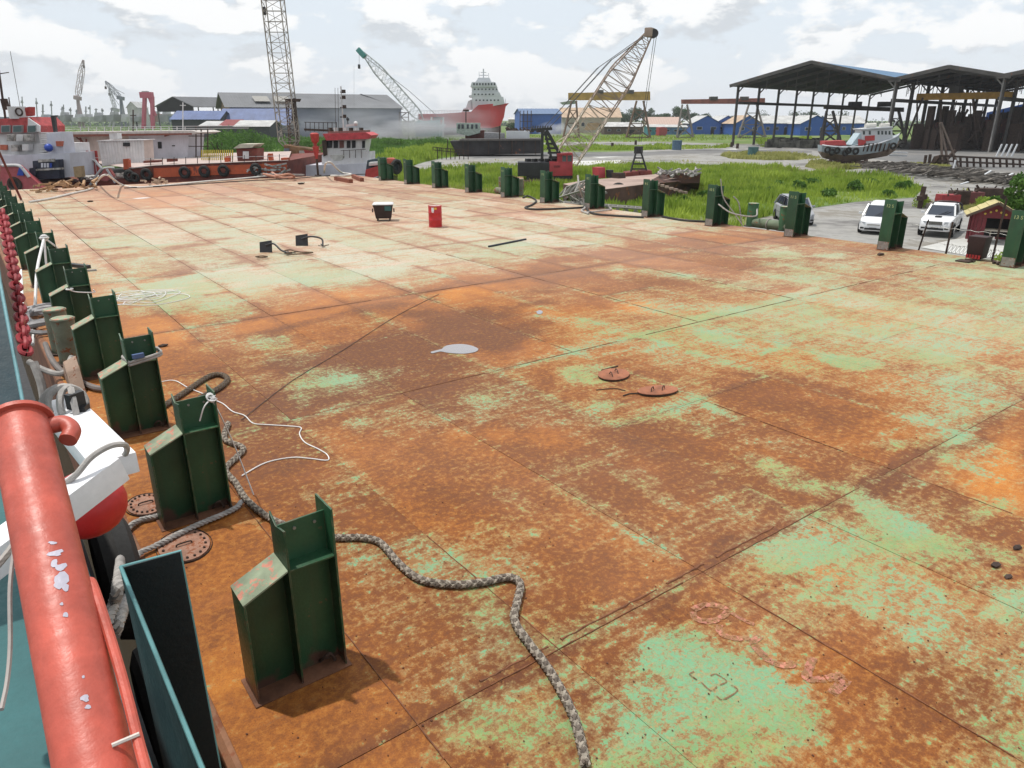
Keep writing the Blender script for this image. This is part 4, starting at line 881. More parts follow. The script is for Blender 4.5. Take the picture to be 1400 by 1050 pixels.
# --- leaf / blade clouds ---
def pts_in(poly,n):
    P_=np.array([[p.x,p.y] for p in poly]); lo=P_.min(0);hi=P_.max(0); out=np.zeros((0,2))
    while len(out)<n:
        q=rng.uniform(lo,hi,(n*2,2)); ins=np.zeros(len(q),bool); j=len(P_)-1
        for i in range(len(P_)):
            xi,yi=P_[i];xj,yj=P_[j]; c=((yi>q[:,1])!=(yj>q[:,1]))&(q[:,0]<(xj-xi)*(q[:,1]-yi)/(yj-yi+1e-12)+xi); ins^=c; j=i
        out=np.vstack([out,q[ins]])
    return out[:n]
def leafmat(name,a,b_,sc=.5,tr=.25):
    if name in MC: return MC[name]
    m=bpy.data.materials.new(name); MC[name]=m; m.use_nodes=True; nt=m.node_tree; b=nt.nodes['Principled BSDF']; N=nt.nodes.new; L=nt.links.new
    tc=N('ShaderNodeTexCoord'); n1=N('ShaderNodeTexNoise'); L(tc.outputs['Object'],n1.inputs['Vector']); n1.inputs['Scale'].default_value=sc; n1.inputs['Detail'].default_value=8; n1.inputs['Roughness'].default_value=.7
    r=N('ShaderNodeMapRange'); L(n1.outputs[0],r.inputs[0]); r.inputs[1].default_value=.36; r.inputs[2].default_value=.64
    mx=N('ShaderNodeMix'); mx.data_type='RGBA'; L(r.outputs[0],mx.inputs[0]); mx.inputs[6].default_value=(*a,1); mx.inputs[7].default_value=(*b_,1); L(mx.outputs[2],b.inputs['Base Color']); b.inputs['Roughness'].default_value=.6; b.inputs['Specular IOR Level'].default_value=.25
    t=N('ShaderNodeBsdfTranslucent'); L(mx.outputs[2],t.inputs[0]); ms=N('ShaderNodeMixShader'); ms.inputs[0].default_value=tr; out=nt.nodes['Material Output']; L(b.outputs[0],ms.inputs[1]); L(t.outputs[0],ms.inputs[2]); L(ms.outputs[0],out.inputs[0]); return m
def cloud_mesh(name,C_,size,up,mat,parent=None,root=None):
    """triangles at C_ (n,3): size (n,), up 0..1 = blades standing, 0 = any way"""
    n=len(C_); a=rng.uniform(0,2*math.pi,n); d=np.stack([np.cos(a),np.sin(a),np.zeros(n)],1)
    if up: 
        tip=C_+np.stack([rng.normal(0,.22,n)*size,rng.normal(0,.22,n)*size,size],1); w=size*up
        v=np.stack([C_-d*w[:,None],C_+d*w[:,None],tip],1)
    else:
        e=rng.normal(0,1,(n,3)); e/=np.linalg.norm(e,axis=1)[:,None]; f=np.cross(e,d); f/=np.linalg.norm(f,axis=1)[:,None]+1e-9
        s=size[:,None]; v=np.stack([C_-e*s-f*s*.5,C_+f*s*.7,C_+e*s-f*s*.3],1)
    v=v.reshape(-1,3)
    if root is not None: v=v-np.array(WL[root.name][0])
    me=bpy.data.meshes.new(name); me.vertices.add(3*n); me.vertices.foreach_set('co',v.astype('f').ravel()); me.loops.add(3*n); me.loops.foreach_set('vertex_index',np.arange(3*n,dtype='i')); me.polygons.add(n); me.polygons.foreach_set('loop_start',np.arange(0,3*n,3,dtype='i')); me.update(calc_edges=True)
    me.materials.append(mat); o=bpy.data.objects.new(name,me); COL.objects.link(o)
    if parent is not None: o.parent=parent
    return o
BRIGHT=leafmat('bright_grass',(.17,.27,.03),(.40,.50,.075),.25,.4); DULL=leafmat('dry_grass',(.26,.28,.07),(.48,.46,.17),.3,.35); BUSH=leafmat('bush_leaf',(.05,.12,.02),(.14,.27,.045),.3,.3); TREE_=leafmat('tree_leaf',(.02,.05,.018),(.06,.12,.035),.12,.2)
def grass(name,px,n,hmin,hmax,mat,label,w=.16,dz=0.,clump=.25):
    q=clipx(pg(px,dz)); p=pts_in(q,n); k=np.clip(fbm(p[:,0]*clump,p[:,1]*clump,3)*2.2+.5,0,1)
    keep=rng.random(n)<(.35+.65*k); p=p[keep];k=k[keep]; h_=(hmin+(hmax-hmin)*k**1.5)*rng.uniform(.5,1.15,len(p))
    C_=np.stack([p[:,0],p[:,1],np.full(len(p),GZ+dz)+0*h_],1); o=cloud_mesh(name,C_,h_,w,mat); lab(o,label,None,None,'stuff'); return o
bank=[(545,246),(553,236),(600,232),(690,232),(730,233),(790,229),(860,226),(905,224),(960,227),(1050,231),(1110,237),(1180,243),(1240,250),(1260,260),(1250,270),(1170,276),(1100,286),(1040,298),(1010,312),(985,330),(850,312),(700,296),(600,280),(550,262)]
sheet('grass_bank',clipx(pg(bank,.016)),SOIL,'structure')
grass('meadow_grass',bank,90000,.35,1.15,BRIGHT,'bright green grass bank beyond the right deck edge')
grass('dry_fringe',[(560,234),(700,231),(860,225),(960,226),(1060,231),(1150,240),(1220,248),(1100,243),(1000,236),(900,233),(700,238),(560,240)],16000,.25,.8,DULL,'dry yellowish grass fringe along the yard')
grass('dry_hollow',[(880,262),(980,252),(1060,250),(1050,262),(960,272),(890,275)],6000,.2,.5,DULL,'dry trampled grass hollow beside the derelict barge')
marsh=[(500,232),(520,218),(560,206),(640,200),(640,212),(600,216),(565,226),(545,240),(520,243)]
grass('marsh_grass',marsh,14000,.6,1.8,BRIGHT,'tall marsh grass right of the white tug',.2)
grass('marsh_grass',[(260,216),(280,200),(330,193),(420,190),(520,192),(640,196),(560,206),(520,218),(470,228),(380,226),(300,226)],26000,.5,1.5,BUSH,'dark green ferny scrub behind the moored vessels',.2,clump=.12)
grass('marsh_grass',[(-40,176),(120,170),(260,168),(330,172),(420,176),(640,192),(420,190),(330,193),(260,186),(100,184),(-40,190)],26000,.7,1.9,leafmat('far_meadow',(.09,.19,.03),(.20,.33,.06),.06,.3),'far green riverside meadow behind the vessels',.25,clump=.05)
for q,nm,l in (([(560,186),(700,186),(1010,184),(1040,190),(900,194),(700,195),(600,196)],'verge_grass','green verge in front of the far sheds'),([(740,200),(900,199),(1000,200),(990,203),(900,205),(760,207),(700,207)],'verge_grass','green strip across the yard behind the crane'),([(985,213),(1020,208),(1080,212),(1125,216),(1090,219),(1040,219),(1000,217)],'yard_weeds','weedy island in the yard before the boat'),([(1100,228),(1120,222),(1180,224),(1200,228),(1160,232),(1120,233)],'yard_weeds','grass under the bow of the beached boat'),([(1235,226),(1300,228),(1290,238),(1240,236)],'yard_weeds','dry weeds behind the timber pile'),([(1030,190),(1110,188),(1110,199),(1040,201)],'verge_grass','grass below the second gantry leg')):
    grass(nm,q,7000,.3,.9,BRIGHT if 'weeds' not in nm else DULL,l,.35)
grass('scrub',[(1255,283),(1300,286),(1352,290),(1352,278),(1320,276),(1290,282),(1265,272),(1255,276)],5000,.2,.7,DULL,'yellowish scrub around the scrap row by the cars')
grass('scrub',[(1368,372),(1400,384),(1400,360),(1385,352),(1370,358)],5000,.2,.6,BRIGHT,'grass tuft beside the small red hut')
grass('edge_weeds',[(560,268),(640,280),(700,290),(760,296),(800,300),(790,286),(700,276),(600,262)],9000,.3,1.0,DULL,'ragged weeds against the barge side')
def blob_pts(c,r,n,shell=.55):
    v=rng.normal(0,1,(n,3)); v/=np.linalg.norm(v,axis=1)[:,None]; k=rng.uniform(shell,1,n)**.6
    return np.array(c)+(v*k[:,None]+rng.normal(0,.13,(n,3)))*np.array(r)
def bush(name,c,r,n,leaf,mat,label,cat='bush',group=None,blobs=6):
    t=T(name,label,cat,c,group); P_=[]
    for k in range(blobs):
        o=Vector((random.uniform(-.55,.55)*r[0],random.uniform(-.55,.55)*r[1],random.uniform(.2,.75)*r[2])); s=random.uniform(.38,.62); P_.append(blob_pts(c+o,[q*s for q in r],n//blobs))
    P_=np.vstack(P_); P_=P_[P_[:,2]>c[2]]; cloud_mesh('foliage',P_,rng.uniform(.6,1.3,len(P_))*leaf,0,mat,t,t)
    m=MB()
    for k in range(3): m.tube([c+V3(.1*k,0,-.05),c+V3(random.uniform(-.4,.4)*r[0],0,r[2]*.6)],[r[0]*.05,r[0]*.02],5)
    m.build('stems',DARK,t); return t
def tree(px,py,hpx,wpx,D=None,mat=None,label='',n=2600,group=None,trunk=.3):
    c=g(px,py) if D is None else Vector((*atD(px,py,D).xy,GZ)); D=c.x*FW[0]+c.y*FW[1]; hh=hpx*D/1117.; ww=wpx*D/1049.
    t=T('tree',label,'tree',c,group); P_=[]; leaf=max(.12,D/1049.*.9)
    for k in range(11):
        a=random.uniform(0,6.28); rr=random.uniform(0,.36)*ww; zz=random.uniform(trunk+.15,.86)*hh; s=random.uniform(.16,.28)
        P_.append(blob_pts((c.x+rr*math.cos(a),c.y+rr*math.sin(a),GZ+zz),(ww*s,ww*s,hh*s*.7),n//11,.3))
    P_=np.vstack(P_); cloud_mesh('crown',P_,rng.uniform(.6,1.4,len(P_))*leaf,0,mat or TREE_,t,t)
    m=MB(); m.tube([c,c+V3(0,0,hh*.45),c+V3(ww*.03,0,hh*.75)],[hh*.035,hh*.025,hh*.008],6)
    for k in range(4):
        a=k*1.6; m.tube([c+V3(0,0,hh*(.3+.08*k)),c+V3(ww*.3*math.cos(a),ww*.3*math.sin(a),hh*(.55+.08*k))],[hh*.015,hh*.005],5)
    m.build('trunk',M('tree_bark',(.10,.08,.06),.9),t); return t
random.seed(11)
# bushes in the meadow
for i,(px,py,w_,h_,l) in enumerate(((1170,262,26,14,'leafy bush at the right end of the grass bank'),(1095,262,20,12,'round bush on the grass bank centre'),(1050,268,24,13,'low bush left of centre on the grass bank'),(1235,262,24,14,'bush at the corner of the grass bank by the road'),(925,284,14,10,'low bush right behind the stanchion nine'),(690,285,30,14,'spiky bush between red crane and deck edge'))):
    c=g(px,py); D=c.x*FW[0]+c.y*FW[1]; bush('bush',c,(w_*D/1049/2,w_*D/1049/2,h_*D/1117),1800,.12,BUSH if i!=5 else BRIGHT,l,group='bushes on the grass bank')
for px,py,w_,h_,l in ((300,214,80,34,'large dense green bush behind the orange barge'),(345,208,60,26,'smaller green bush right of the large one behind orange barge'),(655,206,38,22,'green bush beside the beached white hull'),(470,206,60,18,'low dark bush behind the white tug'),(590,204,60,14,'low mound of green right of the smoke')):
    c=g(px,py); D=c.x*FW[0]+c.y*FW[1]; bush('bush',c,(w_*D/1049/2,w_*D/1049/2,h_*D/1117),4200,D/1049*1.3,BUSH,l,blobs=9)
# tree belt on the horizon, right of centre
for i,x in enumerate(range(812,962,14)):
    tree(x,176,27+5*math.sin(i*1.7),26,600,None,'tree %s in the dark green belt behind the yellow gantry'%('at the left end','second','third','fourth','fifth','sixth','seventh','eighth','ninth','tenth','last')[min(i,10)] if i!=0 else 'leftmost tree in the dark green belt behind the yellow gantry',1500,'tree belt behind the gantry')
for i,(x,h_,w_) in enumerate(((1045,20,26),(1088,22,30),(1110,18,24),(1145,20,34),(985,14,24),(1005,12,20),(965,16,22),(1150,17,18))):
    tree(x,172,h_+8,w_,520,leafmat('far_tree',(.035,.06,.035),(.08,.12,.06),.1),'%s of the small trees seen through the open shed'%['first','second','third','fourth','fifth','sixth','seventh','eighth'][i],900,'far trees behind the blue sheds',.1)
tree(45,172,24,44,260,None,'dark round tree behind the left tug wheelhouse',2200); tree(702,172,14,18,420,None,'small tree between red ship and blue building',800); tree(575,168,10,14,500,None,'tiny tree right of the long warehouse',500)
# long line of distant trees closing the horizon
C_=np.vstack([blob_pts(atD(x,170,900)+V3(0,0,-2),(22,14,5+3*rng.random()),90) for x in range(-300,1800,11)]); o=cloud_mesh('distant_wood',C_,rng.uniform(1.0,2.2,len(C_)),0,leafmat('distant_leaf',(.07,.10,.08),(.11,.15,.11),.02)); lab(o,'low line of distant woodland on the horizon',None,None,'stuff')
# branch and tree at the right frame edge
c=g(1412,345); t=T('tree','leafy tree at the right frame edge behind the small hut','tree',c); m=MB(); m.tube([c,c+V3(.05,0,1.6),c+V3(-.2,0,3.0)],[.12,.09,.04],7)
for a in range(5): m.tube([c+V3(0,0,1.2+.3*a),c+RTv*(-1.0+.4*a)+V3(0,0,2.2+.3*a)],[.05,.015],5)
m.build('trunk',M('tree_bark',(.1,.08,.06)),t)
P_=np.vstack([blob_pts(atD(x,y,43),(r,r,r),500,.2) for x,y,r in ((1398,250,.55),(1390,275,.5),(1402,285,.6),(1375,285,.42),(1368,282,.3),(1360,275,.28),(1395,300,.45),(1372,296,.2),(1380,262,.2))]); cloud_mesh('crown',P_,rng.uniform(.07,.15,len(P_)),0,leafmat('near_leaf',(.04,.11,.02),(.12,.24,.04),1.,.35),t,t)
grass('yard_weeds',[(560,236),(620,222),(700,218),(800,222),(900,218),(1000,222),(1100,232),(1200,240),(1260,246),(1350,262),(1300,270),(1255,262),(1180,243),(1050,231),(900,224),(700,232)],1600,.08,.35,DULL,'sparse weeds growing through the yard paving',.5)
random.seed(77)
wh=['leftmost','second','third','fourth','fifth','sixth','seventh','eighth','ninth','tenth','eleventh','twelfth','thirteenth','rightmost']
for i,(px,py,w_,h_) in enumerate(((905,272,16,7),(935,278,22,9),(962,270,18,8),(1010,272,22,9),(1030,262,20,9),(1062,258,26,10),(1075,274,22,9),(1112,254,26,10),(1130,270,24,11),(1150,250,20,8),(1195,258,30,13),(1215,270,24,9),(1140,245,18,7),(1222,252,22,9))):
    c=g(px,py); D=c.x*FW[0]+c.y*FW[1]; bush('weed_clump',c,(w_*D/1049/2,w_*D/1049/2.5,h_*D/1117),900,.13,BUSH if i%3 else BRIGHT,'%s low leafy clump scattered on the bright grass bank'%sorted(wh)[i] if 0 else '%s, counted across, of the low leafy clumps on the grass bank'%wh[i],'weeds','weed clumps on the grass bank',5)
for px,py,w_,h_,l in ((420,205,70,12,'long dark scrub clump behind the grey crane base'),(380,198,60,9,'farther scrub clump left behind grey crane'),(540,200,50,9,'scrub clump left of the smoke bank'),(610,212,40,9,'reedy clump at the marsh edge by the pipe fence'),(250,200,40,10,'scrub clump at left of the dense green bush')):
    c=g(px,py); D=c.x*FW[0]+c.y*FW[1]; bush('scrub_clump',c,(w_*D/1049/2,w_*D/1049/4,h_*D/1117),3000,D/1049*1.2,BUSH,l,'scrub',None,9)
# ================= BUILDINGS =================
BLU=M('blue_sheet_wall',(.025,.10,.38),.5,var=.15,sc=.3,bump=.05); BLUR=M('blue_roof_sheet',(.06,.15,.27),.45,var=.15,sc=.2,bump=.05,rust=.06); STL=M('dark_column_steel',(.075,.07,.065),.65,var=.3,sc=.5,rust=.3,bump=.1); PALEST=M('pale_column_steel',(.26,.25,.24),.6,var=.3,sc=.5,rust=.2)
GRYR=M('grey_asbestos_roof',(.155,.16,.17),.8,var=.12,sc=.15,bump=.1); TANW=M('tan_gable_wall',(.20,.13,.085),.8,var=.2,sc=.2,streak=.3); GRYW=M('blue_grey_wall',(.12,.14,.20),.7,var=.3,sc=.1,streak=.3); CREAM=M('cream_wall',(.42,.38,.32),.8,var=.2,sc=.3); TANR=M('tan_tile_roof',(.42,.31,.22),.8,var=.2,sc=.4); WHR=M('pale_zinc_roof',(.45,.45,.44),.5,var=.25,sc=.3,rust=.1); DKW=M('dark_opening',(.02,.02,.022),.8)
def corr(m,p,q,r_,s_,n,th=.25):
    """a ribbed sheet: quad p-q-r_-s_ (p->q is the ribs' step direction)"""
    p,q,r_,s_=map(Vector,(p,q,r_,s_)); nn=(q-p).cross(s_-p).normalized()*th; S0=[];S1=[]
    for i in range(2*n+1):
        t=i/(2*n); o=nn*(i%2)*.6; S0.append(p.lerp(q,t)+o); S1.append(s_.lerp(r_,t)+o)
    m.loft([S0,S1],cap=False,closed=False); m.loft([[x-nn*.3 for x in S0][::-1],[x-nn*.3 for x in S1][::-1]],cap=False,closed=False); return m
# --- open three bay shipyard shed ---
D1=208.; A0=atD(1010,115,D1); EZ=A0.z; U=(RTv*.719-FWv*.695).normalized(); Vd=(RTv*.695+FWv*.719).normalized(); o0=Vector((A0.x,A0.y,GZ))
def bay(start,width,rise,length,label,ncol,roofm,loc_lab,cranez,beamm):
    o=o0+U*start; t=T('open_shed',label,'shed',o); L=lambda u,v,z: o+U*u+Vd*v+V3(0,0,z-0)
    ez=EZ-GZ; hz=ez+rise; n=10
    ov=1.5
    for s in (0,1):
        m=MB(); a=-ov if s==0 else width+ov; 
        corr(m,L(a,-2,ez-.35),L(a,length,ez-.35),L(width/2,length,hz),L(width/2,-2,hz),60,.15)
        m.build('roof_slope',roofm,t)
        m=MB(); m.prism([L(a,-1.8,ez-.62),L(a,length-.2,ez-.62),L(width/2,length-.2,hz-.3),L(width/2,-1.8,hz-.3)],(0,0,.05)); m.build('roof_shade_sheet',M('roof_shade_dark',(.010,.012,.016),.9),t)  # added dark sheet below the slope; underside shade put into its colour
        m=MB(); m.bar(L(a,-2,ez-.5),L(width/2,-2,hz-.15),.25,.8); m.build('barge_board',STL,t)
    for k in range(ncol):
        v=length*k/(ncol-1)
        m=MB(); m.bar(L(0,v,ez-.6),L(width/2,v,hz-.9),.3,.6); m.bar(L(width,v,ez-.6),L(width/2,v,hz-.9),.3,.6)
        for f in (.2,.4): m.bar(L(width*f,v,ez-1.6+0),L(width*f,v,ez-.6+rise*2*f-.5),.15); m.bar(L(width*(1-f),v,ez-1.6),L(width*(1-f),v,ez-.6+rise*2*f-.5),.15)
        m.build('rafter',STL,t)
        for s in ((0,1) if k%1==0 else (0,)):
            m=MB(); b0=L(s*width,v,0); m.bar(b0-Vd*.35,b0-Vd*.35+V3(0,0,ez-.6),.28,.28); m.bar(b0+Vd*.35,b0+Vd*.35+V3(0,0,ez-.6),.28,.28)
            for q in range(7): z=q*(ez-.8)/7; m.bar(b0-Vd*.35*(1 if q%2 else -1)+V3(0,0,z),b0+Vd*.35*(1 if q%2 else -1)+V3(0,0,z+(ez-.8)/7),.12)
            m.bar(b0+V3(0,0,ez-2.2),b0+U*(1.6 if s==0 else -1.6)+V3(0,0,ez-.5),.25)
            m.build('column',PALEST if (k==0 and s==1) else STL,t)
    m=MB(); m.bar(L(.3,0,ez*.70),L(.3,length,ez*.70),.5,.7); m.build('crane_rail',STL,t); m=MB(); m.bar(L(width-.3,0,ez*.70),L(width-.3,length,ez*.70),.5,.7); m.build('crane_rail',STL,t)
    if beamm:
        v=cranez; m=MB(); m.bar(L(.6,v,ez*.70+1.0),L(width-.6,v,ez*.70+1.0),1.1,1.5); m.build('bridge_beam',beamm,t); m=MB(); m.bx((0,0,0),(1,1,1)); 
        m=MB(); m.box(L(width*.42,v,ez*.70+2.5),(2.6,2.2,1.6)); m.build('hoist',STL,t)
    return t,L
W1=.19*D1; W2=.102*D1
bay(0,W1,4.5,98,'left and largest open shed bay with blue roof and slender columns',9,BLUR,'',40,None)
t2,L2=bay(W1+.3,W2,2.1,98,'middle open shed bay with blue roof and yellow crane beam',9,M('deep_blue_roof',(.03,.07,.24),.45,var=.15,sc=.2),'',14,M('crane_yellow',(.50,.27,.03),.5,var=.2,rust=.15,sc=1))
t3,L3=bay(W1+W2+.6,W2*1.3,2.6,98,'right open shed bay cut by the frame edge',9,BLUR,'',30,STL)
# work in progress inside the bays
random.seed(5)
def clutter(Lf,w,n,zmax,label,name,mat,v0=6,v1=60):
    m=MB()
    for k in range(n):
        u=random.uniform(1,w-1);v=random.uniform(v0,v1);s=random.uniform(.5,3); hh=random.uniform(.4,zmax)
        if random.random()<.45: m.box(Lf(u,v,hh/2),(s,random.uniform(.4,2),hh),random.uniform(0,3))
        else: p=Lf(u,v,random.uniform(0,2)); m.bar(p,p+V3(random.uniform(-4,4),random.uniform(-3,3),random.uniform(0,zmax)),random.uniform(.12,.4))
    lab(m.build(name,mat),label,'scaffolding','work inside the sheds','stuff')
clutter(L2,W2,190,10,'dark hull sections and scaffold inside the middle bay','hull_sections',DARK); clutter(L3,W2*1.2,190,10,'dark hull sections and scaffold inside the right bay','hull_sections',DARK)
t=T('hull_block','dark red hull block standing inside the middle bay','hull block',L2(W2*.5,30,0)); m=MB(); m.prism([L2(3,24,0),L2(W2-3,24,0),L2(W2-2,24,7),L2(2,24,6)],Vd*26); m.build('shell',M('hull_block_red',(.09,.03,.03),.8,var=.4,sc=.5,rust=.4),t)
for k in range(6):
    m=MB(); m.bar(L2(2.5+k*2.6,23.7,0),L2(2.5+k*2.6,23.7,8),.25,.4); m.build('frame_rib',STL,t)
t=T('blue_back_shed','blue walled shed behind the open bays','shed',L2(W2*.5,104,0)); m=MB(); m.prism([L2(-4,106,0),L2(W2+16,106,0),L2(W2+16,106,12),L2(W2*.9,106,15),L2(-4,106,9)],Vd*20); m.build('walls',BLU,t)
m=MB(); m.prism([L3(0,60,0),L3(W2*1.3,60,0),L3(W2*1.3,60,9),L3(0,60,9)],Vd*1); lab(m.build('blue_partition',M('teal_partition',(.06,.16,.24),.6,var=.4,sc=.3)),'teal blue partition wall deep inside the right bay','wall')
# --- generic gabled building: front-left ground px, width m, depth m, eave, ridge ---
def house(name,label,px0,px1,yb,D,depth,ez,rz_,wall,roof,gable='front',yaw=0.,win=0,cat='building',door=True,ribs=14):
    a=atD(px0,yb,D); b_=atD(px1,yb,D); w=(b_-a).length; c=Vector(((a.x+b_.x)/2,(a.y+b_.y)/2,GZ)); t=T(name,label,cat,c)
    R=Matrix.Rotation(-YAW+yaw,3,'Z'); L=lambda x,y,z:c+R@Vector((x,y,z))
    m=MB()
    if gable=='front': m.prism([L(-w/2,0,0),L(w/2,0,0),L(w/2,0,ez),L(0,0,rz_),L(-w/2,0,ez)],R@Vector((0,depth,0)))
    else: m.prism([L(-w/2,0,0),L(-w/2,depth,0),L(-w/2,depth,ez),L(-w/2,depth/2,rz_),L(-w/2,0,ez)],R@Vector((w,0,0)))
    m.build('walls',wall,t); e=.6
    for s in(-1,1):
        m=MB()
        if gable=='front': dz=(rz_-ez)/(w/2)*e; corr(m,L(s*(w/2+e),-e,ez-dz+.12),L(s*(w/2+e),depth+e,ez-dz+.12),L(0,depth+e,rz_+.12),L(0,-e,rz_+.12),ribs,.10)
        else: dz=(rz_-ez)/(depth/2)*e; y=-e if s<0 else depth+e; corr(m,L(-w/2-e,y,ez-dz+.12),L(w/2+e,y,ez-dz+.12),L(w/2+e,depth/2,rz_+.12),L(-w/2-e,depth/2,rz_+.12),ribs,.10)
        m.build('roof_slope',roof,t)
    for k in range(win):
        x=-w/2+w*(k+.5)/win; m=MB(); m.box(L(x,-.04,ez*.55),(w/win*.4,.1,ez*.28),M=R); f=m.build('window',M('window_frame_pale',(.4,.4,.4),.6),t); m=MB(); m.box(L(x,-.10,ez*.55),(w/win*.34,.04,ez*.23),M=R); m.build('pane',glass('far_glass'),f,root=t)
    if door: m=MB(); m.box(L(w*.22,-.06,ez*.3),(max(1.2,w*.12),.1,ez*.6),M=R); m.build('door',DKW,t)
    return t,L
house('blue_hall','tall blue hall with open left bay beside the red ship',713,768,184,388,20,9.5,12,BLU,M('blue_grey_roof',(.10,.16,.28),.5,var=.1),'side',.18,0,ribs=10,door=False)
tb=T('scaffold_tower','open steel framework at left end of the tall blue hall','scaffold',Vector((*atD(716,184,384).xy,GZ)))
m=MB()
for x in (711,716,721,726):
    for z in (0,3,6,9): m.bar(Vector((*atD(x,184,382).xy,GZ+z)),Vector((*atD(min(x+5,728),184,382).xy,GZ+z+.0)),.25)
    m.bar(Vector((*atD(x,184,382).xy,GZ)),Vector((*atD(x,184,382).xy,GZ+11)),.3)
m.build('framework',DARK,tb)
house('long_tan_house','wide pale walled building with tan hipped roof behind the crane boom',768,848,184,420,26,8,13,CREAM,TANR,'side',0,7)
house('low_tan_house','low house with pinkish roof under the gantry',885,930,183,400,18,4.5,8,CREAM,M('pink_roof',(.45,.33,.28),.8),'side',0,3)
house('zinc_house','low dark shop with pale zinc roof left of the gantry legs',826,878,186,372,14,3.6,5.5,M('shop_brown',(.10,.07,.055),.8,var=.4,sc=.4),WHR,'side',0,4)
house('teal_shop','small teal fronted shop under the gantry legs',885,908,187,350,10,3.6,4.6,M('shop_teal',(.04,.20,.25),.6,var=.3,sc=.4),WHR,'side',0,3)
house('blue_shop','small blue hut right of the parked red lorry',908,938,186,366,10,3.4,4.4,M('shop_blue',(.07,.16,.30),.6,var=.3,sc=.4),WHR,'side',0,3)
for a,b_,y,D,l in ((946,984,185,372,'leftmost gabled blue workshop'),(976,1010,185,372,'second gabled blue workshop'),(1004,1040,186,352,'third gabled blue workshop, behind the gantry'),(1093,1134,187,345,'gabled blue workshop seen between shed columns')):
    house('blue_workshop',l,a,b_,y,D+(3 if a==976 else 0),22,5.2,8.6,BLU,WHR if a!=1004 else TANR,'front',0,2,'workshop')
house('long_blue_workshop','long low blue workshop with pale roof behind the shed columns',1030,1092,186,362,20,5.2,8.5,BLU,WHR,'side',0,5,'workshop'); house('long_blue_workshop','long low blue workshop right of the gabled one',1134,1182,187,362,20,5.2,8.5,BLU,WHR,'side',0,4,'workshop')
house('white_long_shed','far low white shed behind the red ship bow',695,735,170,600,20,7,8.5,CREAM,WHR,'side',0,0)
# --- long warehouse on the left, seen from its gable corner ---
def q(px,py,D): return atD(px,py,D)
t=T('long_warehouse','very long grey roofed warehouse behind the smoke','warehouse',Vector((*q(312,180,300).xy,GZ)))
# ridge and eaves as real lines; the near long wall faces the camera
zE=q(312,146,300).z; zR=q(283,130,330).z
fl=Vector((*q(314,146,300).xy,zE)); fr=Vector((*q(548,152,330).xy,zE)); axis=(fr-fl).normalized(); perp=Vector((-axis.y,axis.x,0)); Wd=38.; Lg=(fr-fl).length
def LW(u,v,z): return fl+axis*u+perp*v+V3(0,0,z)
m=MB(); m.prism([LW(0,0,GZ-zE),LW(0,Wd,GZ-zE),LW(0,Wd,0),LW(0,Wd/2,zR-zE),LW(0,0,0)],axis*Lg); m.build('walls',TANW,t)
m=MB(); m.prism([LW(0,-.3,GZ-zE),LW(Lg,-.3,GZ-zE),LW(Lg,-.3,-.2),LW(0,-.3,-.2)],-perp*.3); m.build('front_cladding',GRYW,t)
for s in(0,1):
    m=MB(); a=-1.5 if s==0 else Wd+1.5; corr(m,LW(-2,a,-.2),LW(Lg+1,a,-.2),LW(Lg,Wd/2,zR-zE+.6),LW(-2,Wd/2,zR-zE+.6),70,.12); m.build('roof_slope',GRYR,t)
m=MB(); m.prism([LW(Lg+1,-1.5,-.6),LW(Lg+1,Wd+1.5,-.6),LW(Lg+1,Wd/2,zR-zE)],axis*16+V3(0,0,0)) if False else m.add([LW(Lg+1,-1.5,-.6),LW(Lg+24,-1.5,-2.6),LW(Lg+24,Wd,-2.6),LW(Lg,Wd/2,zR-zE)],[(0,1,3),(1,2,3)]); m.v=[] ; m.f=[]; corr(m,LW(Lg+1,-1.5,-.6),LW(Lg+1,Wd+1.5,-.6),LW(Lg-12,Wd/2+1,zR-zE+.8),LW(Lg-12,Wd/2-1,zR-zE+.8),12,.12); m.build('hip_end',GRYR,t)
for k in range(2):
    m=MB(); u=10+k*8; corr(m,LW(u,3,1.5+(zR-zE)*.13),LW(u+6,3,1.5+(zR-zE)*.13),LW(u+6,11,1.5+(zR-zE)*.55),LW(u,11,1.5+(zR-zE)*.55),3,.08); m.build('pale_roof_sheet',M('newer_roof_sheet',(.27,.26,.24),.6),t)
t=T('open_storage_shed','open sided shed with grey gable roof left of the warehouse','shed',Vector((*q(245,180,330).xy,GZ)))
c0_=q(213,146,330); c1_=q(262,147,330); z0=c0_.z; zr=q(236,132,330).z; ax=(c1_-c0_); ax.z=0; w_=ax.length; ax.normalize(); pp=Vector((-ax.y,ax.x,0))*.5+ax*.5; pp=(FWv*.6+RTv*.8).normalized()
def LO(u,v,z): return Vector((c0_.x,c0_.y,0))+ax*u+pp*v+V3(0,0,z)
for s in(0,1):
    m=MB(); a=-1 if s==0 else w_+1; corr(m,LO(a,0,z0),LO(a,34,z0),LO(w_/2,34,zr),LO(w_/2,0,zr),16,.12); m.build('roof_slope',GRYR,t)
for k in range(5):
    for s in (0,1):
        m=MB(); m.bar(LO(s*w_,k*8.4+.5,GZ),LO(s*w_,k*8.4+.5,z0),.4); m.build('post',STL,t)
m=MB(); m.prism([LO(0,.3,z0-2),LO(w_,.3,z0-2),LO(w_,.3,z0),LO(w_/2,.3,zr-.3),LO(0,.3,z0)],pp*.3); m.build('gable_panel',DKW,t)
TARP=M('blue_tarpaulin',(.08,.12,.26),.6,var=.25,sc=.2)
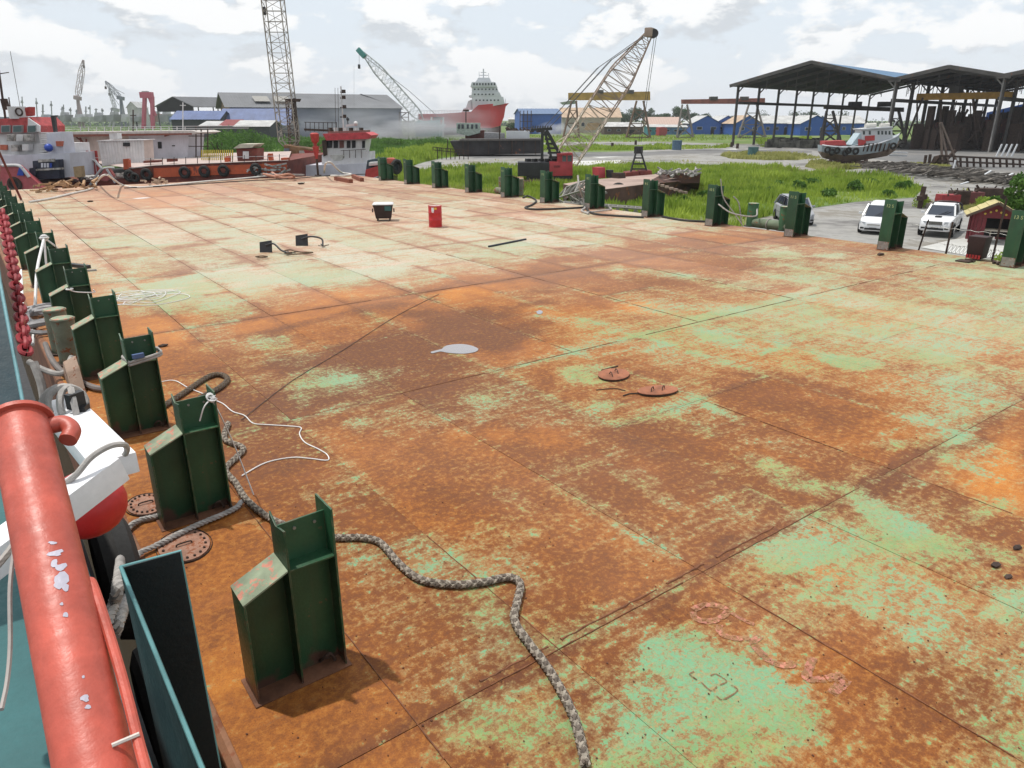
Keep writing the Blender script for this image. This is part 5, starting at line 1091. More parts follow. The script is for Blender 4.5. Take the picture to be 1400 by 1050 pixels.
for (a,b_,y0,y1,D,mt_,l) in ((235,300,152,163,280,TARP,'low blue covered roof left of the warehouse'),(300,395,149,170,285,TARP,'larger blue covered roof against the warehouse front'),(275,302,166,172,250,WHR,'small pale roof left of the red one'),(302,322,164,172,250,M('red_small_roof',(.22,.05,.05),.7),'small dark red roof among pale roofs'),(322,368,165,173,248,WHR,'long pale roof right of the small red roof')):
    house('low_shelter',l,a,b_,y1+6,D,14,max(1.5,(q(a,y1,D).z-GZ)),q(a,y0,D+7).z-GZ,M('shelter_dark',(.05,.055,.06),.8),mt_,'side',0,0,'shelter')
# ================= CRANES, SHIPS, VEHICLES =================
def LF(D,y0=None):
    """frame at depth D: fn(px,py,dd) -> point of the place"""
    return lambda px,py,dd=0.: atD(px,py,D+dd)
def lattice(t,p0,p1,w,h_,nb,rc,rl,mat,taper=(.25,.25),up=None,wt=.25,nm='boom_chord',lacing_mat=None,root=None):
    p0=Vector(p0);p1=Vector(p1); d=(p1-p0).normalized(); x=d.cross(FWv).normalized(); y=d.cross(x)
    def sec(t_):
        k=1.
        if t_<taper[0]: k=wt+(1-wt)*t_/taper[0] if taper[0] else 1
        if t_>1-taper[1]: k=wt+(1-wt)*(1-t_)/taper[1]
        c=p0.lerp(p1,t_); return [c+x*(a*w/2*k)+y*(b*h_/2*k) for a,b in((-1,-1),(1,-1),(1,1),(-1,1))]
    S_=[sec(i/nb) for i in range(nb+1)]
    for k in range(4):
        m=MB(); m.tube([s[k] for s in S_],rc,5); m.build(nm,mat,t,root=root or t)
    m=MB()
    for i in range(nb):
        for k in range(4):
            a,b=S_[i][k],S_[i+1][(k+1)%4]
            if i%2: a,b=S_[i][(k+1)%4],S_[i+1][k]
            m.bar(a,b,rl*2); m.bar(S_[i][k],S_[i][(k+1)%4],rl*2)
    o=m.build('lacing',lacing_mat or mat,t,root=root or t); o['kind']='stuff'
def cable(t,pts,r,mat=None,name='cable'): m=MB(); m.tube([Vector(p) for p in pts],r,4); return m.build(name,mat or M('wire_rope',(.08,.08,.085),.6),t)
CRD=M('crane_red',(.42,.05,.06),.5,var=.2,sc=.8,rust=.12); CRB=M('crane_black',(.03,.03,.032),.5,var=.3,sc=.8); BOOMT=M('boom_tan',(.50,.42,.35),.6,var=.25,sc=1,rust=.2); BOOMB=M('boom_brown',(.30,.23,.19),.7,var=.3,sc=1); BOOMG=M('boom_grey',(.22,.21,.19),.6,var=.2)
# --- red and black crawler crane ---
D=82.; f=LF(D); base=Vector((*atD(748,258,D).xy,GZ)); t=T('crawler_crane','red and black crawler crane with tall lattice boom standing in the grass','crane',base)
def slab(t,f,px,d0,d1,mat,name,bev=0.,root=None): m=MB(); P_=[f(a,b_,d0) for a,b_ in px]; m.prism(P_,FWv*(d1-d0)); return m.build(name,mat,t,root=root or t,bevel=bev)
slab(t,f,[(708,222),(751,222),(751,241),(708,241)],-1.5,1.5,CRB,'counterweight',.06); slab(t,f,[(751.2,221),(783,221),(783,240),(751.2,241)],-1.5,1.5,CRD,'engine_house',.06); slab(t,f,[(720,241.2),(783,240.2),(783,245),(720,246)],-1.3,1.3,CRB,'slew_platform',.03)
slab(t,f,[(762,210),(783,209),(783,212),(762,213)],-1.6,.2,CRD,'cab_roof',.03); slab(t,f,[(762,213.2),(768,213),(768,221),(762,221)],-1.5,.1,CRD,'cab_wall')
slab(t,f,[(768.2,213),(782,212.6),(782,220.8),(768.2,220.9)],-1.4,0,glass('cab_glass',(.12,.14,.15)),'cab_window')
for x in (768,775,782.5): m=MB(); m.bar(f(x,212,-1.5),f(x,221,-1.5),.12); m.build('cab_post',CRD,t)
slab(t,f,[(757,226),(766,226),(766,229),(757,229)],-1.56,-1.5,M('crane_marking',(.22,.03,.035),.5),'side_marking')
for k in range(5): m=MB(); x=713+k*9; m.bar(f(x,223,-1.53),f(x,240,-1.53),.06); m.build('panel_rib',CRB,t)
for s,dd in ((0,-1.9),(1,1.4)):
    m=MB(); n=14; c=[]
    for i in range(n):
        a=2*math.pi*i/n; c.append(f(745+38*(1 if math.cos(a)>0 else -1)*abs(math.cos(a))**.5,252-6*(1 if math.sin(a)>0 else -1)*abs(math.sin(a))**.6,dd))
    m.prism(c,FWv*.7); m.build('track',M('rusty_track',(.20,.13,.09),.8,rust=.4,sc=1),t)
for k in range(6): m=MB(); c=f(722+k*9,219,random.uniform(-.8,.8)); m.box(c,(.5,.5,.35)); m.build('deck_gear',CRB,t)
# A frame
for dd in (-.9,.9):
    m=MB(); m.bar(f(741,219,dd),f(741.5,178,dd),.30); m.build('mast_leg',CRB,t); m=MB(); m.bar(f(747,178,dd),f(770,219,dd),.34); m.build('mast_leg',CRB,t); m=MB(); m.bar(f(745,180,dd),f(754,217,dd),.26); m.build('mast_leg',CRB,t)
for k in range(6):
    yy=184+k*6.2; m=MB(); a=747+(yy-178)*.56; m.bar(f(742+(yy-178)*.22,yy,-.9),f(a,yy,-.9),.22); m.bar(f(a,yy,-.9),f(a,yy,.9),.22); m.bar(f(744+(yy-178)*.22,yy,.9),f(a,yy,.9),.22); m.build('mast_rung',CRB,t)
slab(t,f,[(726,176),(755,174),(755,178),(726,179)],-1.1,1.1,CRB,'mast_platform'); m=MB(); 
for k in range(8): m.bar(f(728+k*3.4,176,-1),f(729+k*3.4,172,-.9),.1)
m.build('sheave_block',CRB,t)
p0=f(777,213,0);pm=f(845,122,-3);p1=f(888,46,-6)
pm=p0.lerp(p1,.5)
lattice(t,p0,p0.lerp(p1,.42),2.5,2.0,8,.075,.026,BOOMT,(0,0),nm='lower_boom_chord'); lattice(t,p0.lerp(p1,.422),p1,2.5,2.0,12,.065,.024,BOOMB,(0,.55),nm='upper_boom_chord')
slab(t,f,[(804,168),(822,168),(814,178),(798,178)],-2.4,-2.2,M('boom_plate_tan',(.5,.38,.26),.7),'boom_plate')
m=MB(); m.box(p1+V3(0,0,.1),(1.0,.7,.8),.4); m.build('boom_head',BOOMB,t,bevel=.1); m=MB(); m.lathe(p1+RTv*.4,[(0,-.3),(.4,-.3),(.4,.3),(0,.3)],14,Matrix.Rotation(-YAW,3,'Z')@Matrix.Rotation(math.pi/2,3,'X')); m.build('head_sheave',CRB,t)
for dd in (-1,1):
    cable(t,[f(750,176,dd),p0.lerp(p1,.72)+FWv*dd-RTv*1.4+V3(0,0,1),p1+FWv*dd*.3],.035); cable(t,[f(742,176,dd),p0.lerp(p1,.66)+FWv*dd-RTv*2.2+V3(0,0,1),p1+FWv*dd*.3-RTv*.3],.03); cable(t,[f(745,205,dd*.3),p0.lerp(p1,.25)+FWv*dd*.5-RTv*.9],.04,BOOMT); cable(t,[f(765,214,dd),p0.lerp(p1,.35)-RTv*.9],.035,BOOMT)
gp=atD(873,203,D-6)
cable(t,[p1+RTv*.5,gp+V3(0,0,.6)],.035,name='hoist_rope'); cable(t,[p1+RTv*.7,gp+V3(.3,0,.6)],.035,name='hoist_rope')
# grab hanging from it, resting on the derelict barge
D2=D-6; f=LF(D2); t=T('clamshell_grab','black framed clamshell grab with rusty red jaws on the derelict barge','grab',Vector((*atD(873,240,D2).xy,GZ+1)))
for dd in (-.7,.7):
    for a,b_ in ((871,862),(875,885)): m=MB(); m.bar(f(a,203,dd*.3),f(b_,236,dd),.13); m.build('frame_leg',CRB,t)
for k,yy in enumerate((208,216,224,231)):
    s=(yy-203)/33.; m=MB(); m.bar(f(871-9*s,yy,-.5),f(875+10*s,yy,-.5),.14); m.bar(f(871-9*s,yy,.5),f(875+10*s,yy,.5),.14); m.build('frame_rung',CRB,t)
m=MB(); m.box(f(873,205,0),(.7,.6,.7)); m.build('sheave_head',CRB,t,bevel=.08)
JW=M('grab_rust_red',(.24,.06,.05),.75,var=.3,rust=.4,sc=1)
slab(t,f,[(856,236),(872,234),(874,240),(866,251),(853,250)],-1,1,JW,'jaw',.05); slab(t,f,[(875,234),(891,233),(893,245),(880,247),(874,240)],-.8,1,JW,'jaw',.05)
# --- derelict barge in the grass ---
DER=M('derelict_hull',(.085,.045,.035),.85,var=.4,sc=.6,rust=.4,streak=.5); DDK=M('derelict_deck',(.34,.25,.21),.85,var=.25,sc=.5)
zt=GZ+1.55
P_=[at(a,b_,zt) for a,b_ in ((806,262),(885,252),(905,247),(955,240),(958,236),(905,238),(800,247),(770,252))]
t=T('derelict_barge','low derelict dark red barge hull lying in the grass with debris on it','barge',Vector((P_[2].x,P_[2].y,GZ)))
m=MB(); m.prism(P_,(0,0,-1.9)); m.build('hull',DER,t); m=MB(); m.prism([p+V3(0,0,.01) for p in P_],(0,0,.03)); m.build('deck',DDK,t)
bow=[at(905,247,zt),at(955,240,zt+.5),at(949,262,GZ+.1),at(890,268,GZ)]
m=MB(); m.prism([at(880,252,zt+.05),at(905,238,zt+.35),at(958,236,zt+.6),at(956,246,zt-.4),at(942,262,GZ+.05)],(0,0,-.9)); m.build('bow_ramp',DER,t)
m=MB()
for k in range(9): a=at(887+k*6.2,248+k*1.9,zt+.3-k*.12); m.box(a,(.35,.3,.18),.5+k*.1)
m.build('ramp_cleats',DDK,t)['kind']='stuff'
m=MB(); random.seed(3)
for k in range(55): a=at(random.uniform(900,955),random.uniform(234,240),zt+random.uniform(.3,.9)); m.bar(a,a+V3(random.uniform(-.7,.7),random.uniform(-.7,.7),random.uniform(-.2,.4)),random.uniform(.05,.22))
lab(m.build('scrap_heap',M('scrap_pale',(.30,.28,.27),.7,var=.6,sc=2)),'heap of pale and rusty scrap on the bow of the derelict barge','scrap heap',None,'stuff')
tyre(at(845,262,GZ+1.0),.55,.2,Matrix.Rotation(-YAW,3,'Z')@Matrix.Rotation(math.pi/2,3,'X'),'black tyre hung on the side of the derelict barge')
for (a,b_,w_,hh,mt_,l) in ((819,243,.85,.95,CRD,'small pinkish red box at back of derelict barge deck'),(834,243,.5,.7,CRB,'dark drum shape behind the red box'),(846,244,.9,.5,DARK,'dark machinery lump near the grab'),):
    c=at(a,b_,zt); m=MB(); m.prism([c+V3(-w_/2,-w_/2,0),c+V3(w_/2,-w_/2,0),c+V3(w_/2,w_/2,0),c+V3(-w_/2,w_/2,0)],(0,.1,hh)); one(m,'deck_box',mt_,l,'box')
# white rocks
for k,(a,b_) in enumerate(((1002,245),(1028,246),(1042,247),(938,260))):
    c=g(a,b_); m=MB(); m.ico(c+V3(0,0,.2),.7,1,(1.3,.7,.6),.3); m.sm=False; one(m,'pale_boulder',M('rock_pale',(.42,.40,.38),.9,var=.4,sc=1),'%s pale boulder in the grass bank'%('leftmost','middle','rightmost','lone nearer')[k],'rock')
# truss section on the ground between stanchions
t=T('boom_section','loose lattice boom section lying on the ground by the deck edge','boom section',g(830,285))
lattice(t,at(770,288,GZ+1.3),at(880,296,GZ+1.0),1.0,.9,9,.07,.035,BOOMG,(0,0))
t=T('boom_section','second pale truss frame leaning behind the seventh stanchion','boom section',g(800,275)); lattice(t,at(776,272,GZ+1.5),at(812,262,GZ+2.6),1.2,1.0,4,.07,.04,BOOMG,(0,0))
m=MB()
for k in range(7): a=at(random.uniform(770,800),random.uniform(268,292),GZ+random.uniform(.3,1.6)); m.ico(a,.5,1,(1.6,1,.7),.3)
m.sm=False; lab(m.build('rusty_scrap_pile',DARK),'dark rusty scrap piled between crane and deck edge','scrap heap',None,'stuff')
m=MB(); c=g(700,262); m.lathe(c+V3(0,0,.7),[(0,-1.1),(.65,-1.1),(.7,-1.),(.7,1.),(.65,1.1),(0,1.1)],16,Matrix.Rotation(1.1,3,'Z')@Matrix.Rotation(math.pi/2,3,'X')); one(m,'rusty_tank',M('tank_rust',(.28,.16,.10),.8,rust=.4),'rusty cylindrical tank below the red crane','tank')
# --- gantry cranes ---
GY=M('gantry_yellow',(.40,.25,.06),.6,var=.25,sc=.5,rust=.25); GR=M('gantry_red_brown',(.26,.09,.07),.7,var=.3,sc=.5,rust=.3); GLEG=M('gantry_leg_brown',(.14,.09,.06),.75,var=.3,sc=.5)
def gantry(label,D,x0,x1,yt,yb,ybase,legs,mat,legm,depth,Dd=0.):
    c=Vector((*atD((x0+x1)/2,ybase,D).xy,GZ)); t=T('gantry_crane',label,'gantry crane',c); f=LF(D)
    for dd in (0,depth*.25):
        m=MB(); P_=[f(x0,yt[0],dd),f(x1,yt[1],dd),f(x1,yb[1],dd),f(x0,yb[0],dd)]; m.prism(P_,FWv*1.1); m.build('girder',mat,t)
    for (xt,xl,xr,yb_) in legs:
        for dd in (-depth*.35,depth*.45):
            top=f(xt,(yb[0]+yb[1])/2+1,dd*.3); sc_=D/1049.
            for xx in (xl,xr):
                b0=Vector((*atD(xx,yb_,D+dd).xy,GZ)); m=MB(); m.bar(b0,f(xt+(xx-xt)*.28,(yb[0]+yb[1])/2+1,dd*.3),.55); m.build('leg',legm,t)
            a=Vector((*atD(xl,yb_,D+dd).xy,GZ)); b_=Vector((*atD(xr,yb_,D+dd).xy,GZ)); ta=f(xt+(xl-xt)*.28,yb[0]+1,dd*.3); tb_=f(xt+(xr-xt)*.28,yb[0]+1,dd*.3)
            m=MB(); m.bar(a,b_,.6)
            for s0_,s1_ in ((.0,.4),(.4,.75)):
                m.bar(a.lerp(ta,s0_),b_.lerp(tb_,s1_),.28); m.bar(b_.lerp(tb_,s0_),a.lerp(ta,s1_),.28); m.bar(a.lerp(ta,s1_),b_.lerp(tb_,s1_),.28)
            m.build('bracing',legm,t)
    for x in ((x0*.25+x1*.75),(x0*.62+x1*.38)):
        m=MB(); m.box(f(x,yt[0]-1.5,.6),(3.,2.2,1.3),-YAW); m.build('trolley',STL,t,bevel=.15)
    return t
gantry('yellow girder gantry crane behind the boom',300,777,889,(127,125),(137,137),188,((786,770,792,182),(876,856,889,188)),GY,GLEG,14)
m=MB(); fz=LF(300); m.prism([fz(766,140),fz(784,137),fz(790,139),fz(786,142),fz(770,143)],FWv*4); one(m,'canopy_platform',M('canopy_green',(.25,.30,.22),.6),'pale green canopy platform under left end of the yellow gantry','platform')
gantry('red brown gantry crane left of the open shed',300,932,1046,(136,134),(142,142),190,((936,925,948,187),(1030,1008,1046,197)),GR,M('gantry_leg_grey',(.16,.14,.13),.7),14)
gantry('dark gantry crane standing inside the left shed bay',215,1128,1236,(144,147),(149,153),200,((1134,1120,1150,199),(1225,1212,1238,203)),M('gantry_dark',(.10,.085,.07),.7),M('gantry_leg_grey',(.16,.14,.13),.7),10)
# --- tall grey lattice crane rising out of the frame ---
D=112.; f=LF(D); t=T('lattice_crane','tall grey lattice boom crane on a work barge, boom leaving the frame top','crane',Vector((*atD(400,228,D).xy,-2.8)))
LGR=M('lattice_grey_brown',(.30,.27,.23),.65,var=.3,rust=.2,sc=1)
lattice(t,f(397,205),f(366,-60,-2),2.55,2.0,19,.085,.03,LGR,(.04,.0),nm='boom_chord')
lattice(t,f(404,225,1),f(397,136,1),1.1,1.0,10,.08,.04,M('mast_dark_brown',(.10,.06,.045),.7,rust=.3),(0,0),nm='mast_chord')
slab(t,f,[(388,135),(409,135),(407,139),(391,139)],-.6,.6,DARK,'mast_head'); slab(t,f,[(398,136),(402,134),(404,160),(399,165)],-.5,.5,DARK,'mast_sheaves')
slab(t,f,[(388,198),(432,205),(432,226),(390,224)],-1.6,1.6,M('machinery_house_rust',(.24,.13,.06),.75,var=.4,rust=.4,sc=1),'machinery_house',.05); slab(t,f,[(409,206),(418,206),(418,222),(409,222)],-1.75,-1.62,M('pale_panel',(.45,.42,.38),.7),'pale_panel'); slab(t,f,[(415.2,205),(436,208),(436,219),(420,219)],-1.8,-1.4,REDP,'red_panel')
slab(t,f,[(388,203),(395,203),(395,223),(388,223)],-1.9,-1.62,M('blue_grey_cab',(.14,.17,.20),.5),'operator_cab'); slab(t,f,[(372,224),(440,226),(440,238),(372,237)],-4,4,M('grey_pontoon',(.20,.20,.22),.7,var=.3),'pontoon')
for a,b_,c_,d_ in ((432,205,460,180),(425,215,455,192),(440,222,428,196)): m=MB(); m.bar(f(a,b_),f(c_,d_),.18); m.build('back_stay_strut',M('strut_yellow_rust',(.25,.17,.09),.7),t)
for x in (-.5,.5): cable(t,[f(399,136,x),f(372,10,x)],.03); 
cable(t,[f(361,-30,-2),f(361,14,-2)],.03); m=MB(); m.box(f(361,15,-2),(.45,.4,1.0)); m.build('hook_block',CRB,t,bevel=.08); cable(t,[f(362,20,-2),f(364,58,-2)],.015)
# --- teal headed boom crane in the smoke ---
D=290.; f=LF(D); t=T('teal_boom_crane','pale lattice boom crane with teal head rising out of the smoke','crane',Vector((*atD(585,190,D).xy,GZ)))
lattice(t,f(578,165),f(496,72),3.6,3,17,.12,.05,M('boom_pale_grey',(.33,.35,.34),.6),(.1,.25),nm='boom_chord'); m=MB(); m.bar(f(499,78),f(489,67),2.4,1.8); m.build('boom_head',M('boom_head_teal',(.06,.25,.24),.5),t,bevel=.3)
cable(t,[f(497,76),f(560,125),f(603,163)],.09); cable(t,[f(491,70),f(491,88)],.06); m=MB(); m.bar(f(491,88),f(491,94),1.1,.8); m.build('hook_block',CRB,t,bevel=.2); cable(t,[f(484,90),f(484,152)],.03)
slab(t,f,[(568,166),(600,164),(600,186),(568,187)],-3,3,M('teal_machinery',(.03,.24,.25),.6),'machinery_house'); slab(t,f,[(592,160),(604,160),(604,164),(592,164)],-2,2,DARK,'mast_head')
# scaffold stair tower
D=283.; f=LF(D); t=T('stair_tower','dark steel stair tower standing in the smoke','tower',Vector((*atD(552,190,D).xy,GZ)))
for x in (546,558.5):
    for dd in (0,3): m=MB(); m.bar(f(x,153,dd),Vector((*f(x,190,dd).xy,GZ)),.32); m.build('post',DARK,t)
for k in range(6):
    z=154+k*6.3; m=MB(); m.bar(f(546,z),f(558.5,z),.28); m.bar(f(546,z,3),f(558.5,z,3),.28); m.bar(f(546,z),f(546,z,3),.28); m.bar(f(558.5,z),f(558.5,z,3),.28); m.build('landing',DARK,t)
    m=MB(); a,b_=(548,556) if k%2 else (556,548); m.bar(f(a,z,1.5),f(b_,z+6,1.5),.9,.3); m.build('stair_flight',DARK,t)
SHR=M('ship_red',(.52,.045,.05),.5,var=.12,sc=.1,bump=.03); SHW=M('ship_white',(.55,.57,.60),.5,var=.12,sc=.2,bump=.03); SHB=M('ship_boottop',(.13,.08,.08),.7,var=.3,sc=.1)
def wins(t,f,xs,y0,y1,dd,w_=None,mat=None,root=None):
    for x in xs:
        m=MB(); ww=w_ or 3; m.prism([f(x,y0,dd),f(x+ww,y0,dd),f(x+ww,y1,dd),f(x,y1,dd)],FWv*.06); m.build('window',mat or glass('dark_window'),t,root=root or t)
# --- big red supply ship ---
D=330.; f=LF(D); t=T('red_supply_ship','large red hulled ship with grey white superstructure half hidden in smoke','ship',Vector((*atD(640,190,D).xy,GZ)))
side=[(576,155),(640,157),(646,150),(653,143),(690,141),(696,140),(692,150),(686,164),(682,176),(576,176)]
m=MB(); B=7.
secs_=[]
for x,yt,ym,hw in ((574,156,172,5.5),(600,156,174,7),(645,153,175,7),(655,144,175,7),(672,142.5,175,5.5),(684,142,172,3.2),(692,141.5,160,1.4),(696,141,148,.3)):
    top=f(x,yt); mid=f(min(x,689 if x>680 else x),ym if x<690 else ym); secs_.append([top-FWv*hw,top+FWv*hw,mid+FWv*hw*.8,mid-FWv*hw*.8])
m.loft(secs_); m.build('hull_topsides',SHR,t)
m=MB(); secs_=[]
for x,ym,hw in ((574,172,5.4),(600,174,6.8),(645,175,6.8),(672,175,5.0),(681,173,2.8),(685,171,.9)):
    mid=f(x,ym); b_=Vector((*mid.xy,GZ+.5)); secs_.append([mid-FWv*hw*.8-V3(0,0,.02),mid+FWv*hw*.8-V3(0,0,.02),b_+FWv*hw*.7,b_-FWv*hw*.7])
m.loft(secs_); m.build('underwater_hull',SHB,t)
for px_,d0,d1,n in (([(646,150),(690,142),(688,132),(645,133)],-5,5,'forecastle_house'),([(644,133),(686,133),(683,126),(645,126)],-5,5,'deckhouse'),([(645,126),(682,126),(679,119),(645,119)],-4.5,4.5,'deckhouse'),([(643,119),(680,119),(677,112),(645,112)],-5,5,'bridge'),([(650,112),(672,112),(669,106),(654,106)],-3,3,'monkey_island'),([(636,150),(645,150),(645,136),(640,138)],-3,3,'funnel'),([(630,155),(640,155),(640,146),(634,148)],-3,3,'aft_house'),([(641,133),(645,133),(645,130),(641,130)],-4,4,'wing_deck')):
    slab(t,f,px_,d0,d1,SHW,n,.2)
for r_,y0,y1,dd in ((range(647,676,4),113.5,116.5,-5.1),(range(648,678,5),128,130,-5.1),(range(648,680,5),121,123,-4.6),(range(650,684,5),136,138,-5.1)): wins(t,f,list(r_),y0,y1,dd,2.2)
m=MB(); m.bar(f(661,106),f(661,94),.5); m.bar(f(655,103),f(667,103),.3); m.bar(f(657,99),f(665,99),.25); m.bar(f(655,108),f(655,98),.2); m.bar(f(668,108),f(668,100),.2); m.build('radar_mast',SHW,t)
m=MB(); m.bar(f(691,142),f(691,135),.2); m.bar(f(677,133),f(690,142),.25)
for x in range(576,640,4): m.bar(f(x,156,-5.5),f(x,151.5,-5.5),.16)
m.bar(f(576,151.5,-5.5),f(642,151.5,-5.5),.2); m.build('railing',SHW,t)['kind']='stuff'
slab(t,f,[(664,150),(665,150),(665,151),(664,151)],-5.6,-5.4,SHW,'draft_mark')
m=MB(); f2=LF(315); m.prism([f2(572,164),f2(604,172),f2(604,189),f2(570,189)],FWv*6); one(m,'teal_hull_block',M('teal_block',(.04,.30,.30),.6),'teal painted hull block in front of the red ship stern','hull block')
m=MB(); 
for a,b_,c_,d_ in ((590,184,606,168),(594,186,609,170),(588,182,590,160),(606,188,606,160)): m.bar(f2(a,b_,-2),f2(c_,d_,-2),.6)
one(m,'pale_gangway',SHW,'pale gangway and poles leaning on the teal block','gangway')
# --- white beached workboat and dark pontoon, middle distance ---
D=150.; f=LF(D); t=T('dark_landing_barge','dark hulled barge with white deckhouse moored beyond the marsh','barge',Vector((*atD(690,212,D).xy,GZ)))
slab(t,f,[(615,193),(742,192),(742,210),(625,212)],-3,5,M('barge_black_hull',(.03,.028,.03),.8,var=.5,sc=.4,rust=.3),'hull'); slab(t,f,[(628,190.5),(742,189.5),(742,192),(628,193)],-3.4,5,M('barge_deck_edge',(.10,.09,.085),.8),'deck_edge')
slab(t,f,[(692,179),(724,179),(724,189.5),(692,190)],-1,4,SHW,'deckhouse',.1); slab(t,f,[(662,181),(690,182),(690,190),(662,190.4)],0,3,M('deckhouse_grey',(.25,.25,.26),.7),'low_house',.1)
slab(t,f,[(624,168),(656,168),(656,182),(640,186),(624,182)],2,5,M('green_white_bridge',(.32,.38,.34),.6,var=.3),'wheelhouse',.1); slab(t,f,[(636,180),(662,178),(662,196),(636,196)],4,7,M('brown_red_hull',(.14,.05,.04),.8),'brown_superstructure'); wins(t,f,[626,631,638,644,650],170,176,1.9,3)
for x in (612,633,640,668,683,700,716,732,742):
    m=MB(); m.bar(f(x,190 if x!=683 else 172,-3.2),f(x,211,-3.2),.16 if x!=683 else .22); m.build('stanchion',DARK,t)
m=MB(); 
for k in range(34): x=random.uniform(692,742); m.bar(f(x,180,random.uniform(-1,3)),f(x+random.uniform(-5,5),random.uniform(174,179),0),random.uniform(.1,.4))
m.build('deck_equipment',DARK,t)['kind']='stuff'
f=LF(135); t=T('jetty_fence','dark pipe fence along the marsh edge','fence',Vector((*atD(615,212,135).xy,GZ)))
for k in range(9): x=592+k*6; m=MB(); m.bar(f(x,201+k*.6),Vector((*f(x,212).xy,GZ)),.14); m.build('post',DARK,t)
for dy in (0,4): m=MB(); m.bar(f(592,201+dy),f(642,206+dy),.12); m.build('rail',DARK,t)
m=MB(); m.bar(atD(637,152,220),Vector((*atD(637,190,220).xy,GZ)),.3); m.box(atD(637,151,220),(1.4,1,.5)); one(m,'lamp_pole',DARK,'thin dark lamp pole in front of the red ship','pole')
# --- wooden boat on the shore ---
D=119.; f=LF(D); t=T('beached_boat','weathered white and red wooden boat propped on blocks on the yard','boat',Vector((*atD(1175,228,D).xy,GZ)))
HB=M('boat_hull_bluegrey',(.28,.33,.36),.7,var=.3,sc=.8,rust=.15,streak=.6,rcol=(.08,.08,.08)); HBB=M('boat_bottom_brown',(.20,.15,.12),.8,var=.3,sc=.6)
def bsec(x,yt,ym,yb,hw,hb): a=f(x,yt);b_=f(x,ym);c_=f(x,yb); return a,b_,c_,hw,hb
st=[(1121,198,207,210,.9,.6),(1126,199,209,216,1.6,1.1),(1145,201,211,221,2.0,1.5),(1170,200,211,220,2.1,1.6),(1195,195,207,216,2.0,1.4),(1212,190,202,213,1.5,.8),(1223,186,197,206,.8,.3),(1229,183,190,196,.12,.08)]
m=MB(); m.loft([[f(x,yt)-FWv*hw,f(x,yt)+FWv*hw,f(x,ym)+FWv*hw*.92,f(x,ym)-FWv*hw*.92] for x,yt,ym,yb,hw,hb in st]); m.build('topsides',HB,t)
m=MB(); m.loft([[f(x,ym)-FWv*hw*.92-V3(0,0,.01),f(x,ym)+FWv*hw*.92-V3(0,0,.01),f(x,yb)+FWv*hb*.35,f(x,yb)-FWv*hb*.35] for x,yt,ym,yb,hw,hb in st]); m.build('bottom',HBB,t)
m=MB(); m.tube([f(x,yt)-FWv*hw for x,yt,ym,yb,hw,hb in st],.12,6); m.build('gunwale',SHW,t)
slab(t,f,[(1128,193),(1155,192),(1158,199),(1128,199)],-1,1,M('boat_red_box',(.42,.06,.06),.6),'fore_hatch',.08); slab(t,f,[(1164,198),(1176,182),(1186,182),(1186,197)],-1.1,1.1,M('boat_pale_blue',(.40,.50,.55),.6),'ramp_side',.04); slab(t,f,[(1178,178),(1220,175),(1221,192),(1186,197),(1178,190)],-1.2,1.2,SHW,'deckhouse',.08)
slab(t,f,[(1183,186),(1196,185),(1196,192),(1183,193)],-1.35,-1.21,M('boat_red_panel',(.42,.05,.05),.6),'red_panel'); slab(t,f,[(1174,190),(1184,192),(1184,198),(1174,199)],-1.4,-1.2,M('boat_red_panel',(.42,.05,.05),.6),'red_panel'); slab(t,f,[(1177,176),(1221,173),(1221,175),(1178,178)],-1.5,1.5,SHW,'roof',.04)
wins(t,f,[1180,1188,1200,1205,1210,1215],179,184,-1.24,2.6)
for x,L_ in ((1190,14),(1209,12)): m=MB(); m.tube([f(x-L_/2,172.5),f(x+L_/2,171.5)],.42,10); m.build('life_raft',M('raft_canister',(.55,.54,.5),.5),t)
m=MB(); m.bar(f(1206,172),f(1206,160),.1); m.bar(f(1222,172),f(1228,160),.08); m.bar(f(1205,163),f(1209,163),.2); m.build('mast',SHW,t)
for i,(x,y) in enumerate(((1124,204),(1130,207),(1137,205),(1148,208),(1152,205),(1162,206),(1213,199),(1224,198))): o=tyre(f(x,y)-FWv*(2.1 if x<1200 else 1.9),.38,.16,Matrix.Rotation(-YAW,3,'Z')@Matrix.Rotation(math.pi/2,3,'X'),'x',None,t,'tyre')
for k in range(7): x=1183+k*5.5; m=MB(); m.bar(f(x,196,-2.15),f(x-3,207,-2.0),.16); m.build('fender_strip',DARK,t)
m=MB(); random.seed(8)
for k in range(60): x=random.uniform(1130,1186); m.bar(f(x,random.uniform(219,227),random.uniform(-1.5,1.5)),f(x+random.uniform(-7,7),random.uniform(219,228),random.uniform(-1.5,1.5)),random.uniform(.15,.45))
lab(m.build('support_blocks',M('block_wood_brown',(.14,.09,.075),.9,var=.6,sc=1)),'pile of timber blocks under the beached boat','timber pile',None,'stuff')
m=MB(); m.bar(f(1215,212,3),f(1240,213,2),1.0,.25); m.bar(f(1220,208,3),f(1241,209,2),.8,.2); one(m,'pale_sheets',SHW,'stack of pale blue white sheets behind the boat stern','sheets')
